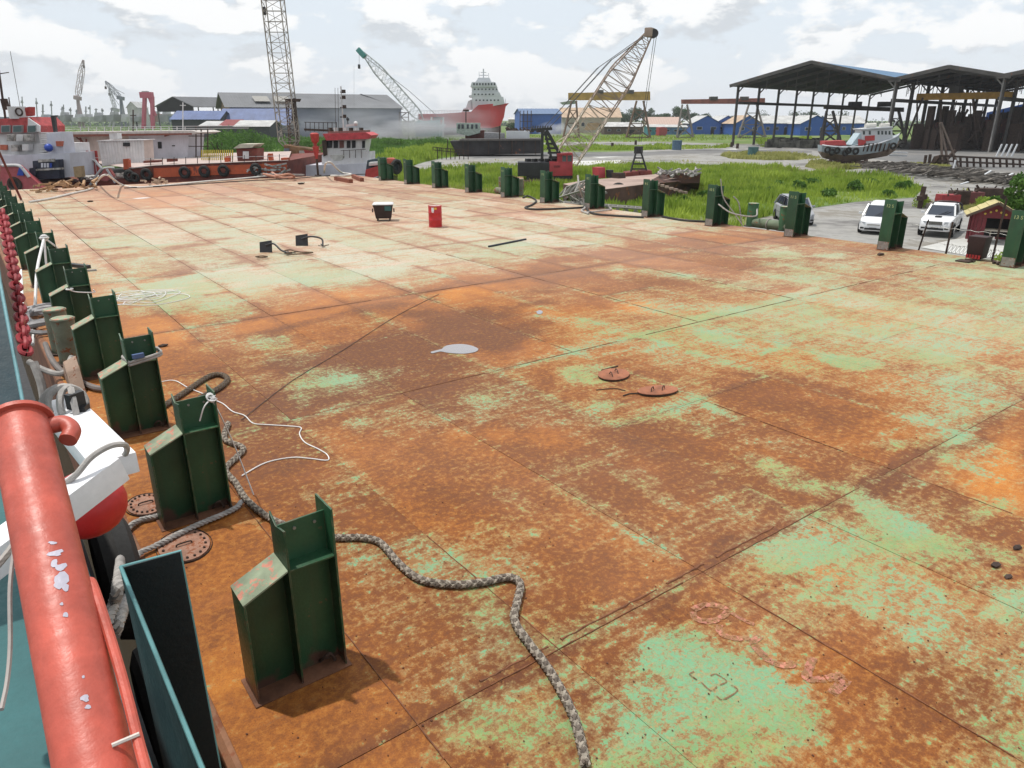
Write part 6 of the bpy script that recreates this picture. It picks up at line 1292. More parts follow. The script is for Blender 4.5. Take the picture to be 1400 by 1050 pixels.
# --- timber and scrap pile on the right ---
random.seed(21); m=MB()
for k in range(620):
    s=random.random(); x=1186+s*214; yb=224+s*24+random.uniform(-3,5)-7*math.sin(s*3.1)*random.random(); c=g(x,min(yb,250),random.uniform(.05,1.1)*(.4+.6*math.sin(min(1,s*1.2+.1)*3.0))); L_=random.uniform(.5,2.6); a=random.gauss(.15,.45)
    d_=(RTv*math.cos(a)+FWv*math.sin(a))*L_+V3(0,0,random.uniform(-.25,.25)); m.bar(c-d_,c+d_,random.uniform(.08,.3),random.uniform(.06,.2))
lab(m.build('timber_pile',M('old_timber',(.13,.115,.10),.9,var=.75,sc=1.4)),'long low pile of broken timber and scrap along the road','timber pile',None,'stuff')
for (x,y,dx,dz,w_,l) in ((1302,238,.1,1.7,.32,'short white post standing in the timber pile'),(1318,252,.8,.25,.25,'white offcut fallen in front of the timber pile'),(1346,243,1.2,.8,.3,'pale plank slanting across the timber pile'),(1378,243,1.0,.5,.35,'white board at right end of the timber pile')):
    c=g(x,y,.3); m=MB(); m.bar(c-RTv*dx*.5,c+RTv*dx*.5+V3(0,0,dz),w_,.08); one(m,'pale_board',SHW,l,'board')
# trestle staging and tripod
D=112; f=LF(D); t=T('staging','dark steel staging frame behind the timber pile','staging',g(1320,228))
for k in range(15): x=1286+k*9; m=MB(); m.bar(f(x,213+k*.3),Vector((*f(x,232).xy,GZ)),.22); m.build('post',DARK,t)
for dy in (0,7): m=MB(); m.bar(f(1284,213+dy),f(1420,219+dy),.25); m.build('rail',DARK,t)
t=T('tripod_poles','three tall steel poles forming a tripod in front of the middle bay','tripod',g(1294,230))
for a,b_,c_,d_ in ((1287,168,1311,228),(1285,168,1298,228),(1286,168,1288,230)): m=MB(); m.bar(f(a,b_),Vector((*f(c_,d_).xy,GZ)),.24); m.build('pole',M('pole_brown',(.16,.12,.10),.7),t)
t=T('post_pair','two leaning dark posts by the timber pile','posts',g(1266,232))
for a,b_ in ((1266,212),(1272,211)): m=MB(); m.bar(f(a,b_),Vector((*f(a-3,231).xy,GZ)),.3); m.build('post',DARK,t)
m=MB(); c=g(1284,228); m.ico(c+V3(0,0,1.1),1.2,1,(1.7,.8,.9),.35); m.sm=False; m.bar(c,c+RTv*2+V3(0,0,2.4),.4); one(m,'scrap_machine',DARK,'black rusty machine lump beside the tripod','machine')
for k in range(4): m=MB(); m.bar(f(1362+k*7,214,12),f(1370+k*7,197,12),.2); one(m,'leaning_pole',SHW,'%s pale pole leaning in the right bay'%('leftmost','second','third','rightmost')[k],'pole','poles leaning in the right bay')
# small things on the yard
c=g(925,205); m=MB(); m.lathe(c,[(0,0),(1.1,0),(1.15,2.1),(1.25,2.15),(0,2.2)],12); one(m,'blue_tank',M('blue_tank',(.07,.13,.20),.6),'blue grey tank on the grass strip','tank')
c=g(1029,213); m=MB(); m.lathe(c,[(0,0),(1.0,0),(1.,1.6),(1.1,1.65),(0,1.7)],12); one(m,'teal_tank',M('teal_tank',(.05,.13,.13),.6),'small teal tank in the weedy island','tank')
c=g(903,186); m=MB(); m.prism([c+V3(-2,-1,.8),c+V3(3,-1,.8),c+V3(3,-1,3.2),c+V3(1,-1,3.8),c+V3(-2,-1,3.6)],(.5,2.4,0)); m.box(c+V3(0,0,.5),(4.5,2,.9)); one(m,'red_lorry',M('lorry_red',(.34,.05,.05),.5),'small red lorry parked under the gantry','lorry')
m=MB(); 
for k in range(90):
    x=random.uniform(1052,1120); c=g(x,random.uniform(197,203)); m.box(c+V3(0,0,random.uniform(.3,1.2)),(random.uniform(.5,3),1.2,random.uniform(.6,2.2)),random.uniform(0,3))
lab(m.build('yard_scrap',M('scrap_dark_green',(.06,.06,.05),.8,var=.7,sc=.7)),'dark machinery scrap row under the open shed columns','scrap heap',None,'stuff')
for k,(x,y) in enumerate(((837,202),(1000,201),(1008,203),(869,198),(700,205))):
    c=g(x,y); m=MB(); m.cyl(c,.35,1.2,8); one(m,'yard_bollard',DARK,'%s dark stump standing on the far yard'%('first','second','third','fourth','fifth')[k],'stump')
# ================= VESSELS AT THE FAR DECK END =================
ORH=M('hull_orange_red',(.50,.09,.03),.6,var=.25,sc=.6,rust=.35,rcol=(.12,.03,.02),streak=.5,bump=.15); ORH2=M('hull_dark_red',(.15,.03,.02),.7,var=.35,sc=.8,rust=.4,streak=.4); OWH=M('old_white_paint',(.62,.61,.61),.6,var=.18,sc=.5,rust=.12,rcol=(.30,.17,.10),streak=.5,bump=.1); LAV=M('lavender_white_wall',(.56,.56,.62),.6,var=.15,sc=.4,rust=.06,streak=.3); CLUT=M('clutter_pale',(.32,.30,.28),.8,var=.7,sc=2.5); TANP=M('pinkish_white_wall',(.54,.45,.41),.7,var=.2,sc=.4,rust=.12,streak=.4)
# --- orange landing craft moored across the barge end ---
D=84.; f=LF(D); t=T('orange_workboat','long orange red workboat with black tyre fenders and white deckhouse across the far deck end','boat',Vector((*f(230,262).xy,-2.9)))
def slab2(t,f,px,d0,d1,mat,name,bev=0.,zb=None):
    m=MB(); P_=[f(a,b_,d0) for a,b_ in px]; m.prism(P_,FWv*(d1-d0)); return m.build(name,mat,t,bevel=bev)
slab2(t,f,[(60,262),(96,255),(110,247),(175,241),(178,231),(212,227),(392,220),(392,262),(80,300)],0,24,ORH2,'hull_side')
slab2(t,f,[(210,230),(392,223),(392,235),(210,243)],-.12,0,ORH,'orange_strake')
slab2(t,f,[(96,252),(130,250),(132,232),(118,226),(104,240)],-.1,6,M('bow_pink_red',(.45,.10,.09),.6,var=.2),'bow_plate') if 0 else None
a_,b2_,c_=f(176,230.3,-.15),f(212,226.5,-.15),f(394,219.5,-.15); m=MB(); bl=f(90,230,24); br=f(400,225,24); m.prism([a_,b2_,c_,Vector((br.x,br.y,c_.z)),Vector((bl.x,bl.y,a_.z))],(0,0,.05)); m.build('main_deck',M('workboat_deck_pink',(.45,.36,.33),.8,var=.15,sc=.5),t)
a_,b2_,c_=f(60,258,-.1),f(110,249,-.1),f(178,242,-.1); m=MB(); bl=f(20,230,24); br=f(260,225,24); m.prism([a_,b2_,c_,Vector((br.x,br.y,c_.z-.05)),Vector((bl.x,bl.y,a_.z-.05))],(0,0,.04)); m.build('low_deck',M('cluttered_deck_grey',(.36,.35,.34),.9,var=.4,sc=1),t)
for i,(x,y) in enumerate(((179,240),(189,242),(202,238),(254,235.5),(281,234),(307,233),(351,231))):
    r=8.2 if i!=1 else 6.5; o=tyre(f(x,y)-FWv*(.35 if i!=1 else .75),r*D/1049*.72,r*D/1049*.30,Matrix.Rotation(-YAW,3,'Z')@Matrix.Rotation(math.pi/2,3,'X'),'x',None,t,'tyre_fender')
for k,(x,y) in enumerate(((255,235),(281,233),(307,232))): m=MB(); m.lathe(f(x,y)-FWv*.35,[(0,-.1),(.28,-.1),(.28,.1),(0,.1)],12,Matrix.Rotation(-YAW,3,'Z')@Matrix.Rotation(math.pi/2,3,'X')); m.build('fender_hub',ORH2,t)
ff=lambda a,b_,dd=0.: f(a,b_,dd+10.)
# deckhouse
slab2(t,ff,[(86,184),(176,182),(176,226),(90,230)],4.2,9,TANP,'deckhouse_left'); slab2(t,ff,[(176,184),(258,183),(256,218),(176,222)],4,9,LAV,'deckhouse_wall')
slab2(t,ff,[(82,180.5),(262,178.5),(272,181),(262,183.5),(84,185.5)],2.6,10,M('house_roof_pale',(.50,.46,.43),.7),'house_roof'); slab2(t,ff,[(82,184),(262,182),(262,184.2),(84,187.5)],2.5,2.6,M('roof_edge_rust',(.20,.07,.05),.8),'roof_edge')
slab2(t,ff,[(194,190),(206,190),(208,216),(196,217)],3.9,4.0,DKW,'doorway'); slab2(t,ff,[(215.5,194),(220.5,194),(221,203),(216,203)],3.9,4.0,DKW,'window'); slab2(t,ff,[(168,191),(187,190),(187,193),(168,194)],3.9,4.0,DKW,'window'); slab2(t,ff,[(235,198.6),(239,198.6),(239,200),(235,200)],3.92,4.0,DKW,'vent')
for a,b_,c_,d_ in ((90,187,100,198),(100,198,100,226),(104,187,118,197),(118,190,118,225),(110,188,112,200),(225,186,232,184)): m=MB(); m.bar(ff(a,b_,3.2),ff(c_,d_,3.2),.16); m.build('house_bracket',ORH2,t)
for x in range(110,262,11): m=MB(); m.bar(ff(x,173.5,3),ff(x,179,3),.08); m.build('roof_rail_post',OWH,t)
for y in (173.5,176.5): m=MB(); m.bar(ff(84,y+.4,3),ff(340,y-1.5,3),.06); m.build('roof_rail',OWH,t)
m=MB(); m.bar(ff(182,150,5),ff(182,180,5),.12); m.bar(ff(178,158,5),ff(186,158,5),.1); m.build('mast',DARK,t); m=MB(); m.bar(ff(250,140,5),ff(250,180,5),.1); m.bar(ff(246,144,5),ff(254,144,5),.08); m.build('mast',OWH,t)
for x in (268,275,284): m=MB(); m.bar(ff(x,172,4),ff(x,218,4),.12); m.build('frame_post',DARK,t)
for y in (173,186,200): m=MB(); m.bar(ff(258,y,4),ff(286,y,4),.1); m.build('frame_rail',DARK,t)
# hand rails along the orange side
for x in range(206,392,16): m=MB(); m.bar(f(x,216-(x-206)*.03,.1),f(x,229-(x-206)*.045,.1),.06); m.build('rail_post',DARK,t)
m=MB(); m.bar(f(160,218,.1),f(392,213,.1),.05); m.build('hand_rail',OWH,t); m=MB(); m.bar(f(100,213,.1),f(160,218,.1),.05); m.build('hand_rail',OWH,t)
slab2(t,f,[(168,217.5),(175,217),(176,231),(169,232)],-.1,.5,ORH,'fairlead_post'); slab2(t,f,[(228,217),(238,216.5),(238,221),(228,221.5)],1.5,2.5,ORH2,'deck_box'); slab2(t,f,[(196,220),(217,219),(217,222),(196,223)],1.5,2.5,ORH2,'deck_box')
slab2(t,f,[(307,214),(313,213),(313,222),(307,222)],1,1.6,ORH,'orange_locker')
for k in range(16): x=276+k*2.8; m=MB(); m.bar(f(x,205,6),f(x,219,6),.1); m.build('yellow_rail_bar',M('rail_yellow',(.50,.40,.05),.6),t)
slab2(t,f,[(366,210),(371,210),(373,226),(368,226)],.3,.9,ORH,'bitt'); slab2(t,f,[(384,216),(392,216),(392,224),(384,224)],.3,1.5,ORH,'bitt')
# little deck cabin
slab2(t,f,[(323,203),(351,203),(351,221),(325,221)],1.5,4,ORH2,'cabin'); slab2(t,f,[(319,203),(344,202),(350,197),(327,197)],1.2,4.2,M('cabin_roof_cream',(.50,.46,.36),.7),'cabin_roof'); slab2(t,f,[(332,207),(340,207),(340,217),(332,217)],1.4,1.5,OWH,'cabin_door')
fc=lambda a,b_,dd=0.: f(a,b_,dd+4.5)
# container
t2=T('white_container','white corrugated container with small window on the orange workboat','container',fc(162,226,1.0)); MBk=MB()
c0,c1,c2,c3=fc(140,227,1.6),fc(198,222,1.6),fc(196,192,1.6),fc(134,193.5,1.6); corr(MBk,c0,c1,c2,c3,15,.12); MBk.build('corrugated_side',OWH,t2); slab2(t2,fc,[(131,193.5),(197,192),(197,190.8),(133,192)],1.4,4.2,OWH,'roof_rim'); slab2(t2,fc,[(134,193.5),(196,192),(198,222),(140,227)],1.75,4.2,TANP,'box'); slab2(t2,fc,[(168,195),(177,195),(177,200),(168,200)],1.35,1.5,DKW,'window'); slab2(t2,fc,[(149,183),(160,182),(161,190),(150,191)],2,3,OWH,'air_conditioner')
# red pipework gates left of it
t3=T('red_gangway_frame','red and white pipe frames standing on the workboat bow','frame',f(120,240,.2))
for x in (103,108,115,119,126,131): m=MB(); m.bar(f(x,206,.2),f(x+4,239,.2),.22); m.build('red_post',REDP,t3)
m=MB(); m.tube(smooth([f(103,212,.3),f(103,206,.3),f(108,205,.3),f(110,212,.3)],5),.1,6); m.build('red_hoop',REDP,t3)
m=MB(); m.tube(smooth([f(92,216,-.1),f(98,217,-.1),f(126,218,-.1),f(133,224,-.1),f(139,230,-.1)],5),.14,6); m.build('white_pipe',OWH,t3); m=MB(); m.tube(smooth([f(139,230,-.1),f(130,242,-.1),f(121,256,-.1)],5),.12,6); m.build('white_pipe',OWH,t3); m=MB(); m.tube(smooth([f(139,231,-.1),f(147,229,-.1),f(156,229,-.1)],5),.1,6); m.build('white_pipe',OWH,t3); m=MB(); m.bar(f(146,231,-.15),f(158,250,-.2),.2); m.build('white_pipe',OWH,t3)
slab2(t3,f,[(133,246),(142,231),(150,231),(156,241),(146,248)],-.1,.3,M('bow_pink',(.42,.12,.11),.6),'bow_chock')
random.seed(4); m=MB()
for k in range(150): x=random.uniform(85,178); c=f(x,254-(x-60)*.10-random.uniform(0,6),random.uniform(.2,5)); m.box(c,(random.uniform(.1,.6),random.uniform(.1,.5),random.uniform(.05,.35)),random.uniform(0,3))
lab(m.build('deck_litter',CLUT),'pale litter and gear strewn over the low workboat deck','litter',None,'stuff')
m=MB()
for k in range(40): x=random.uniform(340,392); c=f(x,random.uniform(226,240),random.uniform(-.5,.3)); m.bar(c,c+RTv*random.uniform(-1.5,1.5)+V3(0,0,random.uniform(-.4,.6)),random.uniform(.06,.2))
lab(m.build('gear_heap',CLUT),'heap of poles and hoses between orange workboat and grey crane','gear heap',None,'stuff')
m=MB(); c=at(70,262,0)
for k in range(40): p=c+V3(random.uniform(-1,2.5),random.uniform(-.8,.8),random.uniform(0,.5)); m.bar(p,p+V3(random.uniform(-.7,.7),random.uniform(-.5,.5),random.uniform(-.1,.3)),random.uniform(.05,.15))
lab(m.build('wood_scrap',M('wood_scrap_tan',(.36,.22,.12),.85,var=.6,sc=2)),'small heap of broken wood at the far left deck corner','scrap heap',None,'stuff')
m=MB(); m.bar(at(29,273,0),at(29,273,0)+V3(-.6,0,3.0),.12); one(m,'red_post',ORH2,'thin red brown post at the far left deck corner','post')
# --- left tug: white superstructure, red roof ---
D=78.; f=LF(D); t=T('white_red_tug','white tug with red wheelhouse roof and dark windlass at the left frame edge','tugboat',Vector((*f(45,262).xy,-2.9)))
slab2(t,f,[(-60,245),(30,245),(62,256),(62,275),(-60,290)],0,8,ORH2,'hull'); slab2(t,f,[(0,226),(24,226),(40,240),(60,258),(0,262)],-.5,.2,M('tug_bulwark_pink',(.42,.09,.10),.55,var=.15),'bulwark'); m=MB(); m.tube(smooth([f(3,226,-.6),f(24,226,-.6),f(32,232,-.6),f(40,242,-.6)],5),.16,6); m.build('white_cap_rail',OWH,t)
m=MB(); m.torus(f(20,252,-.6),.6,.18,Matrix.Rotation(-YAW,3,'Z')@Matrix.Rotation(math.pi/2,3,'X'),16,6); m.build('hawse_ring',DARK,t); slab2(t,f,[(14,246),(26,246),(26,260),(14,260)],-.62,-.55,DKW,'hawse_opening')
slab2(t,f,[(0,212),(20,212),(95,209),(97,242),(30,248),(0,240)],1.5,7,LAV,'lower_deckhouse'); slab2(t,f,[(-50,198),(90,196),(92,210),(-50,213)],2.5,7,OWH,'upper_deckhouse'); slab2(t,f,[(-60,180),(52,178),(55,198),(-60,200)],3,7,OWH,'wheelhouse')
slab2(t,f,[(-60,176),(-10,163),(42,160),(54,172),(54,181),(-60,183)],2.6,7.2,M('wheelhouse_roof_red',(.42,.06,.06),.55,var=.3,rust=.2,rcol=(.6,.5,.48)),'wheelhouse_roof'); slab2(t,f,[(38,161),(54,172),(54,181),(38,176)],2.4,2.6,OWH,'roof_corner')
for x,w_ in ((1,12),(17,13),(37,12)): slab2(t,f,[(x,171.5),(x+w_,171),(x+w_,181),(x,181.5)],2.3,2.6,M('window_rim',(.35,.36,.36),.5),'window_rim'); slab2(t,f,[(x+1,172.5),(x+w_-1,172),(x+w_-1,180),(x+1,180.5)],2.25,2.3,glass('tug_glass',(.04,.08,.08)),'window')
slab2(t,f,[(63,182),(83,180),(88,211),(66,212)],1.8,4,LAV,'funnel',.1); slab2(t,f,[(69,158),(77,157.5),(76,159.5),(74,160.5),(76,181),(73,182)],2.4,2.8,BLK,'exhaust_pipe'); slab2(t,f,[(76,193),(86,193),(85,200),(77,200)],1.6,1.8,M('orange_locker_paint',(.45,.12,.07),.6),'lifebuoy_box'); slab2(t,f,[(0,198),(9,198),(9,205),(0,205)],2.2,2.4,M('orange_locker_paint',(.45,.12,.07),.6),'lifebuoy_box')
m=MB(); m.ico(f(66.5,202,1.3),.42,2); m.build('blue_barrel',M('barrel_blue',(.02,.06,.35),.4),t); 
for x,y in ((9,190),(22,190),(33,190),(15,204),(30,203)): slab2(t,f,[(x,y-6),(x+9,y-6),(x+9,y+3),(x,y+3)],1.6,2.4,CLUT if x%2 else OWH,'deck_gear',.05)
for k in range(5): slab2(t,f,[(54,196+k*3.4),(66,195.6+k*3.4),(66,196.8+k*3.4),(54,197.2+k*3.4)],1.9,2.4,OWH,'ladder_step')
for k in range(4): slab2(t,f,[(56,181+k*3),(64,181+k*3),(64,182+k*3),(56,182+k*3)],2.2,2.6,OWH,'ladder_step')
# windlass
WB=M('windlass_blue_black',(.012,.016,.035),.5,var=.4)
slab2(t,f,[(44,220),(80,218),(82,244),(46,246)],.5,1.4,WB,'windlass_frame',.1); slab2(t,f,[(40,230),(48,229),(48,240),(40,241)],.1,1.2,WB,'windlass_drum'); slab2(t,f,[(52,218),(74,217),(74,221),(52,222)],.3,.5,CLUT,'windlass_cover'); slab2(t,f,[(43,231.5),(86,229),(86,231.5),(43,234)],.2,.4,CLUT,'windlass_bar'); 
for k in range(4): slab2(t,f,[(56+k*4,223),(58.5+k*4,223),(58.5+k*4,229),(56+k*4,229)],.3,.4,LAV if k<3 else M('barrel_blue',(.02,.06,.35)),'windlass_plate')
slab2(t,f,[(26,229),(31,229),(32,240),(23,240)],-.7,-.6,M('barrel_blue',(.02,.06,.35)),'blue_rag'); slab2(t,f,[(100,228),(110,227),(112,242),(102,243)],.5,1.2,M('board_tan',(.32,.22,.12),.8),'tan_board')
m=MB(); m.bar(f(-2,95,4),f(8,166,4),.16); m.bar(f(-8,102,4),f(12,99,4),.08); m.bar(f(5,135,4),f(9,150,4),.5); m.build('mast',DARK,t); m=MB(); m.bar(f(12,133,4),f(16,160,4),.08); m.build('aerial',DARK,t); m=MB(); m.bar(f(14,70,4),f(30,160,4),.035); m.build('aerial',DARK,t); m=MB(); m.box(f(24,154,3),(1.6,1,1.2)); m.build('radar_box',OWH,t); slab2(t,f,[(34,147),(40,146),(40,158),(34,159)],3,4,REDP,'red_vent')
m=MB(); m.torus(f(26,153,2.4),.35,.09,Matrix.Rotation(-YAW,3,'Z')@Matrix.Rotation(math.pi/2,3,'X'),14,5); m.build('search_lamp',DARK,t)
# person in the doorway
PS=M('shirt_pale_blue',(.32,.34,.42),.8); PT_=M('trousers_dark',(.02,.02,.03),.8); SK=M('skin_brown',(.16,.08,.05),.6); fp=LF(97.5); c=fp(205.5,213); c=fp(205.5,213.5); 
t=T('person','person in pale shirt, dark trousers and white helmet standing in the workboat doorway','person',c)
def skin(name,J,E,mat,parent):
    me=bpy.data.meshes.new(name); me.from_pydata([tuple(Vector(j[:3])) for j in J],E,[]); o=bpy.data.objects.new(name,me); COL.objects.link(o); o.parent=parent
    md=o.modifiers.new('s','SKIN'); 
    for i,j in enumerate(J): sv=me.skin_vertices[0].data[i]; sv.radius=(j[3],j[3]*(j[4] if len(j)>4 else 1)); sv.use_root=(i==0)
    md2=o.modifiers.new('b','SUBSURF'); md2.levels=1; md2.render_levels=1; me.materials.append(mat)
    me.shade_smooth(); md.use_smooth_shade=True; return o
bpy.context.view_layer.update()
J=[(0,0,.95,.14),(0,0,1.15,.14),(0,0,1.38,.16),(0,0,1.50,.06),(0,0,1.60,.085),(0,0,1.70,.08),(-.19,0,1.40,.055),(-.26,.02,1.15,.045),(-.20,-.12,.95,.035),(.19,0,1.40,.055),(.27,0,1.14,.045),(.27,-.05,.90,.035),(-.1,0,.88,.09),(-.12,0,.48,.065),(-.12,0,.06,.045),(-.12,-.13,.03,.035),(.1,0,.88,.09),(.12,.02,.48,.065),(.13,0,.06,.045),(.13,-.13,.03,.035)]
for q in range(len(J)): x,y=J[q][0],J[q][1]; J[q]=(RTv.x*x+FWv.x*y,RTv.y*x+FWv.y*y)+J[q][2:]
try:
    mesh_o=None
    me=bpy.data.meshes.new('body'); E=[(0,1),(1,2),(2,3),(3,4),(4,5),(2,6),(6,7),(7,8),(2,9),(9,10),(10,11),(0,12),(12,13),(13,14),(14,15),(0,16),(16,17),(17,18),(18,19)]
    me.from_pydata([j[:3] for j in J],E,[]); o=bpy.data.objects.new('body',me); COL.objects.link(o); o.parent=t
    o.modifiers.new('s','SKIN'); o.modifiers.new('b','SUBSURF').levels=1
    for i,j in enumerate(J): sv=me.skin_vertices[0].data[i]; sv.radius=(j[3],j[3]); sv.use_root=(i==0)
    bpy.context.view_layer.update(); m2=bpy.data.meshes.new_from_object(o.evaluated_get(bpy.context.evaluated_depsgraph_get())); o.modifiers.clear(); o.data=m2; m2.name='body'
    for mm in (PS,PT_,SK): m2.materials.append(mm)
    for p in m2.polygons: z=p.center.z; p.material_index=2 if z>1.5 else 0 if z>.93 else 1
    m2.shade_smooth()
except Exception as ex: print('person',ex)
m=MB(); m.lathe(c+V3(0,0,1.70),[(.14,0),(.12,.07),(.07,.12),(0,.135)],12); m.build('helmet',OWH,t)
# --- second tug: white wheelhouse with red rim ---
D=93.; f=LF(D); t=T('small_white_tug','small white tug with bright red wheelhouse rim right of the grey crane','tugboat',Vector((*f(470,242).xy,-2.9)))
slab2(t,f,[(408,226),(470,225),(520,222),(524,232),(500,262),(405,262)],-1,5,LAV,'hull'); slab2(t,f,[(440,212),(505,208),(505,225),(440,228)],0,4,OWH,'deckhouse'); slab2(t,f,[(446,189),(501,188),(497,210),(446,212)],.2,3.8,OWH,'wheelhouse')
slab2(t,f,[(441,183),(500,181),(508,185),(504,190),(446,192)],-.5,4.5,M('tug_rim_red',(.50,.05,.06),.5,var=.25,rust=.1),'roof_rim'); slab2(t,f,[(448,180),(500,178),(500,182),(448,184)],.5,3.5,M('roof_gear_brown',(.20,.12,.10),.7,rust=.3),'roof_gear')
for x,w_ in ((447,7),(456,6),(464,6),(474,5),(481,5),(495,4)): slab2(t,f,[(x,192.5),(x+w_,192.3),(x+w_,202),(x,202.5)],.1,.2,DKW if x!=464 else M('tug_door_brown',(.14,.05,.04),.6),'window')
for a in (470,478,486,494): m=MB(); m.bar(f(a,205,-.2),f(a,216,-.2),.06); m.build('rail_post',DARK,t)
m=MB(); m.bar(f(466,206,-.2),f(500,204,-.2),.06); m.build('rail',DARK,t)
m=MB(); m.bar(f(466,118,1),f(470,182,1),.14); m.build('mast',OWH,t)
for y,w_ in ((126,4),(134,4),(147,5),(160,5)): m=MB(); m.bar(f(466-w_*.2,y,1),f(466+w_,y,1),.14); m.box(f(466+w_,y-1,1),(.35,.3,.4)); m.build('mast_light',DARK,t)
for x in (459,463): m=MB(); m.bar(f(x-1,120,1),f(x,182,1),.04); m.build('aerial',DARK,t)
m=MB(); m.bar(f(473,172,1),f(486,170,1),.25); m.build('radar_scanner',OWH,t); m=MB(); m.ico(f(486.5,169,1),.28,2); m.build('radome',OWH,t); m=MB(); m.bar(f(475,160,1),f(476,172,1),.1); m.ico(f(475.5,163,1),.22,1); m.build('lamp',BLK,t)
for a in range(452,500,7): m=MB(); m.box(f(a,177.5,1.5),(.35,.5,.5)); m.build('roof_light',OWH if a%2 else DARK,t)
for x in range(418,462,6): m=MB(); m.bar(f(x,167,3),f(x,180,3),.07); m.build('platform_post',DARK,t)
m=MB(); m.bar(f(416,167,3),f(460,168,3),.07); m.bar(f(416,177,3),f(462,179,3),.25); m.build('platform_deck',DARK,t)
m=MB(); m.loft([[f(x,y0,0)-FWv*.3,f(x,y0,0)+FWv*1.2,f(x,y1,0)+FWv*.9,f(x,y1,0)] for x,y0,y1 in ((452,212,216),(456,211.5,220),(466,211.5,220),(471,212,216))]); m.build('white_raft',M('raft_canister',(.55,.54,.5),.5),t)
slab2(t,f,[(440,192),(446,191),(447,212),(442,214)],-.3,0,DARK,'side_screen')
for k,(x,y) in enumerate(((492,243),(545,214))): pass
# red bow with winch between the first right stanchions
D=74; f=LF(D); t=T('red_boat_bow','red and black bow with blue winch showing between two far stanchions','boat bow',Vector((*f(520,240).xy,-2.9)))
slab2(t,f,[(500,232),(520,226),(520,240),(498,246)],0,2,M('bow_bright_red',(.42,.04,.04),.5),'bow_plate'); slab2(t,f,[(502,219),(520,216),(544,220),(546,236),(500,232)],1,3,M('winch_dark',(.03,.05,.06),.6,var=.6,sc=2),'winch',.1); slab2(t,f,[(528,216),(539,216),(541,224),(529,224)],.2,1,M('bow_orange',(.55,.12,.08),.5),'orange_float',.2); slab2(t,f,[(504,222),(517,221),(517,226),(504,227)],.3,1,OWH,'pale_gear',.1)
m=MB(); m.torus(f(542,228,.2),.55,.2,Matrix.Rotation(-YAW+.9,3,'Z')@Matrix.Rotation(math.pi/2,3,'X'),16,6); m.build('tyre_fender',M('tyre_rubber',(.02,.019,.018)),t)
# ================= DISTANT HARBOUR =================
random.seed(31)
HZM=[M('harbour_%s'%n,c,.7,var=.3,sc=.05,bump=0) for n,c in (('blue',(.12,.17,.24)),('grey',(.25,.26,.27)),('rust',(.24,.14,.12)),('white',(.42,.43,.44)),('green',(.12,.19,.18)))]
names=['blue','grey','rust coloured','white','green']
D=640.
xs=[62,84,104,118,134,150,166,184,206,222,238]
for i,x in enumerate(xs):
    f=LF(D+random.uniform(-60,60)); mt_=random.randrange(5); w_=random.uniform(9,17); yt=160-random.uniform(2,7); c=Vector((*f(x,166).xy,GZ))
    t=T('moored_ship','%s hulled ship in the distant harbour, %s from the left'%(names[mt_],ordw[i] if i else 'first'),'ship',c,'distant harbour ships')
    slab(t,f,[(x-w_/2,yt+4),(x+w_/2,yt+2.5),(x+w_/2-1,166.5),(x-w_/2+1,166.5)],-6,6,HZM[mt_],'hull',.3); k=random.uniform(-.25,.25)*w_
    slab(t,f,[(x+k-2,yt-1),(x+k+2.5,yt-1),(x+k+3,yt+4),(x+k-3,yt+4)],-4,4,HZM[3],'superstructure',.2)
    m=MB(); m.bar(f(x+k,yt-1),f(x+k,yt-1-random.uniform(5,14)),.8); m.bar(f(x+k-2,yt-5),f(x+k+2,yt-5),.5); m.build('mast',HZM[1],t)
def hcrane(label,D,foot,mid,tip,mat,w=3.2,house=None):
    f=LF(D); c=Vector((*f(*foot).xy,GZ)); t=T('harbour_crane',label,'crane',c,None)
    for dx in (-3,3): m=MB(); m.bar(Vector((*f(foot[0]+dx,foot[1]).xy,GZ)),f(*mid),1.6); m.build('leg',mat,t)
    m=MB(); m.bar(f(mid[0]-4,mid[1]-1),f(mid[0]+4,mid[1]+1),4,3); m.build('machine_house',mat,t)
    lattice(t,f(*mid),f(*tip),w,w,7,.22,.09,mat,(.1,.3)); cable(t,[f(mid[0]+5,mid[1]-6),f(tip[0]*.6+mid[0]*.4+2,tip[1]*.6+mid[1]*.4),f(*tip)],.18); cable(t,[f(*tip),f(tip[0]+.5,tip[1]+8)],.15); m=MB(); m.box(f(tip[0]+.5,tip[1]+9),(1.5,1.5,2.2)); m.build('hook',DARK,t); return t
hcrane('pale tall harbour crane with boom nearly upright at far left',650,(110,164),(106,134),(114,82),M('crane_pale_pinkish',(.35,.28,.28),.6),3.4); hcrane('grey harbour crane leaning left at far left',680,(168,164),(165,134),(144,111),M('crane_blue_grey',(.16,.18,.21),.6),3.)
hcrane('low harbour crane reaching left between the others',720,(150,164),(158,150),(149,120),M('crane_pale_grey',(.34,.35,.36),.6),2.4)
f=LF(560); t=T('red_goliath_crane','bright pink red goliath crane in the distant harbour','gantry crane',Vector((*f(200,162).xy,GZ))); GC=M('goliath_red',(.45,.08,.13),.6)
for a,b_ in ((196,194),(206,207)): m=MB(); m.bar(f(a+2,132),Vector((*f(b_,163).xy,GZ)),3.,2.); m.build('leg',GC,t)
m=MB(); m.bar(f(192,130),f(209,130),3.2,4); m.build('girder',GC,t); m=MB(); m.bar(f(195,127),f(203,127),2.5); m.build('trolley',HZM[3],t); m=MB(); m.bar(f(203,132),f(213,158),1.2); m.build('stay',GC,t)
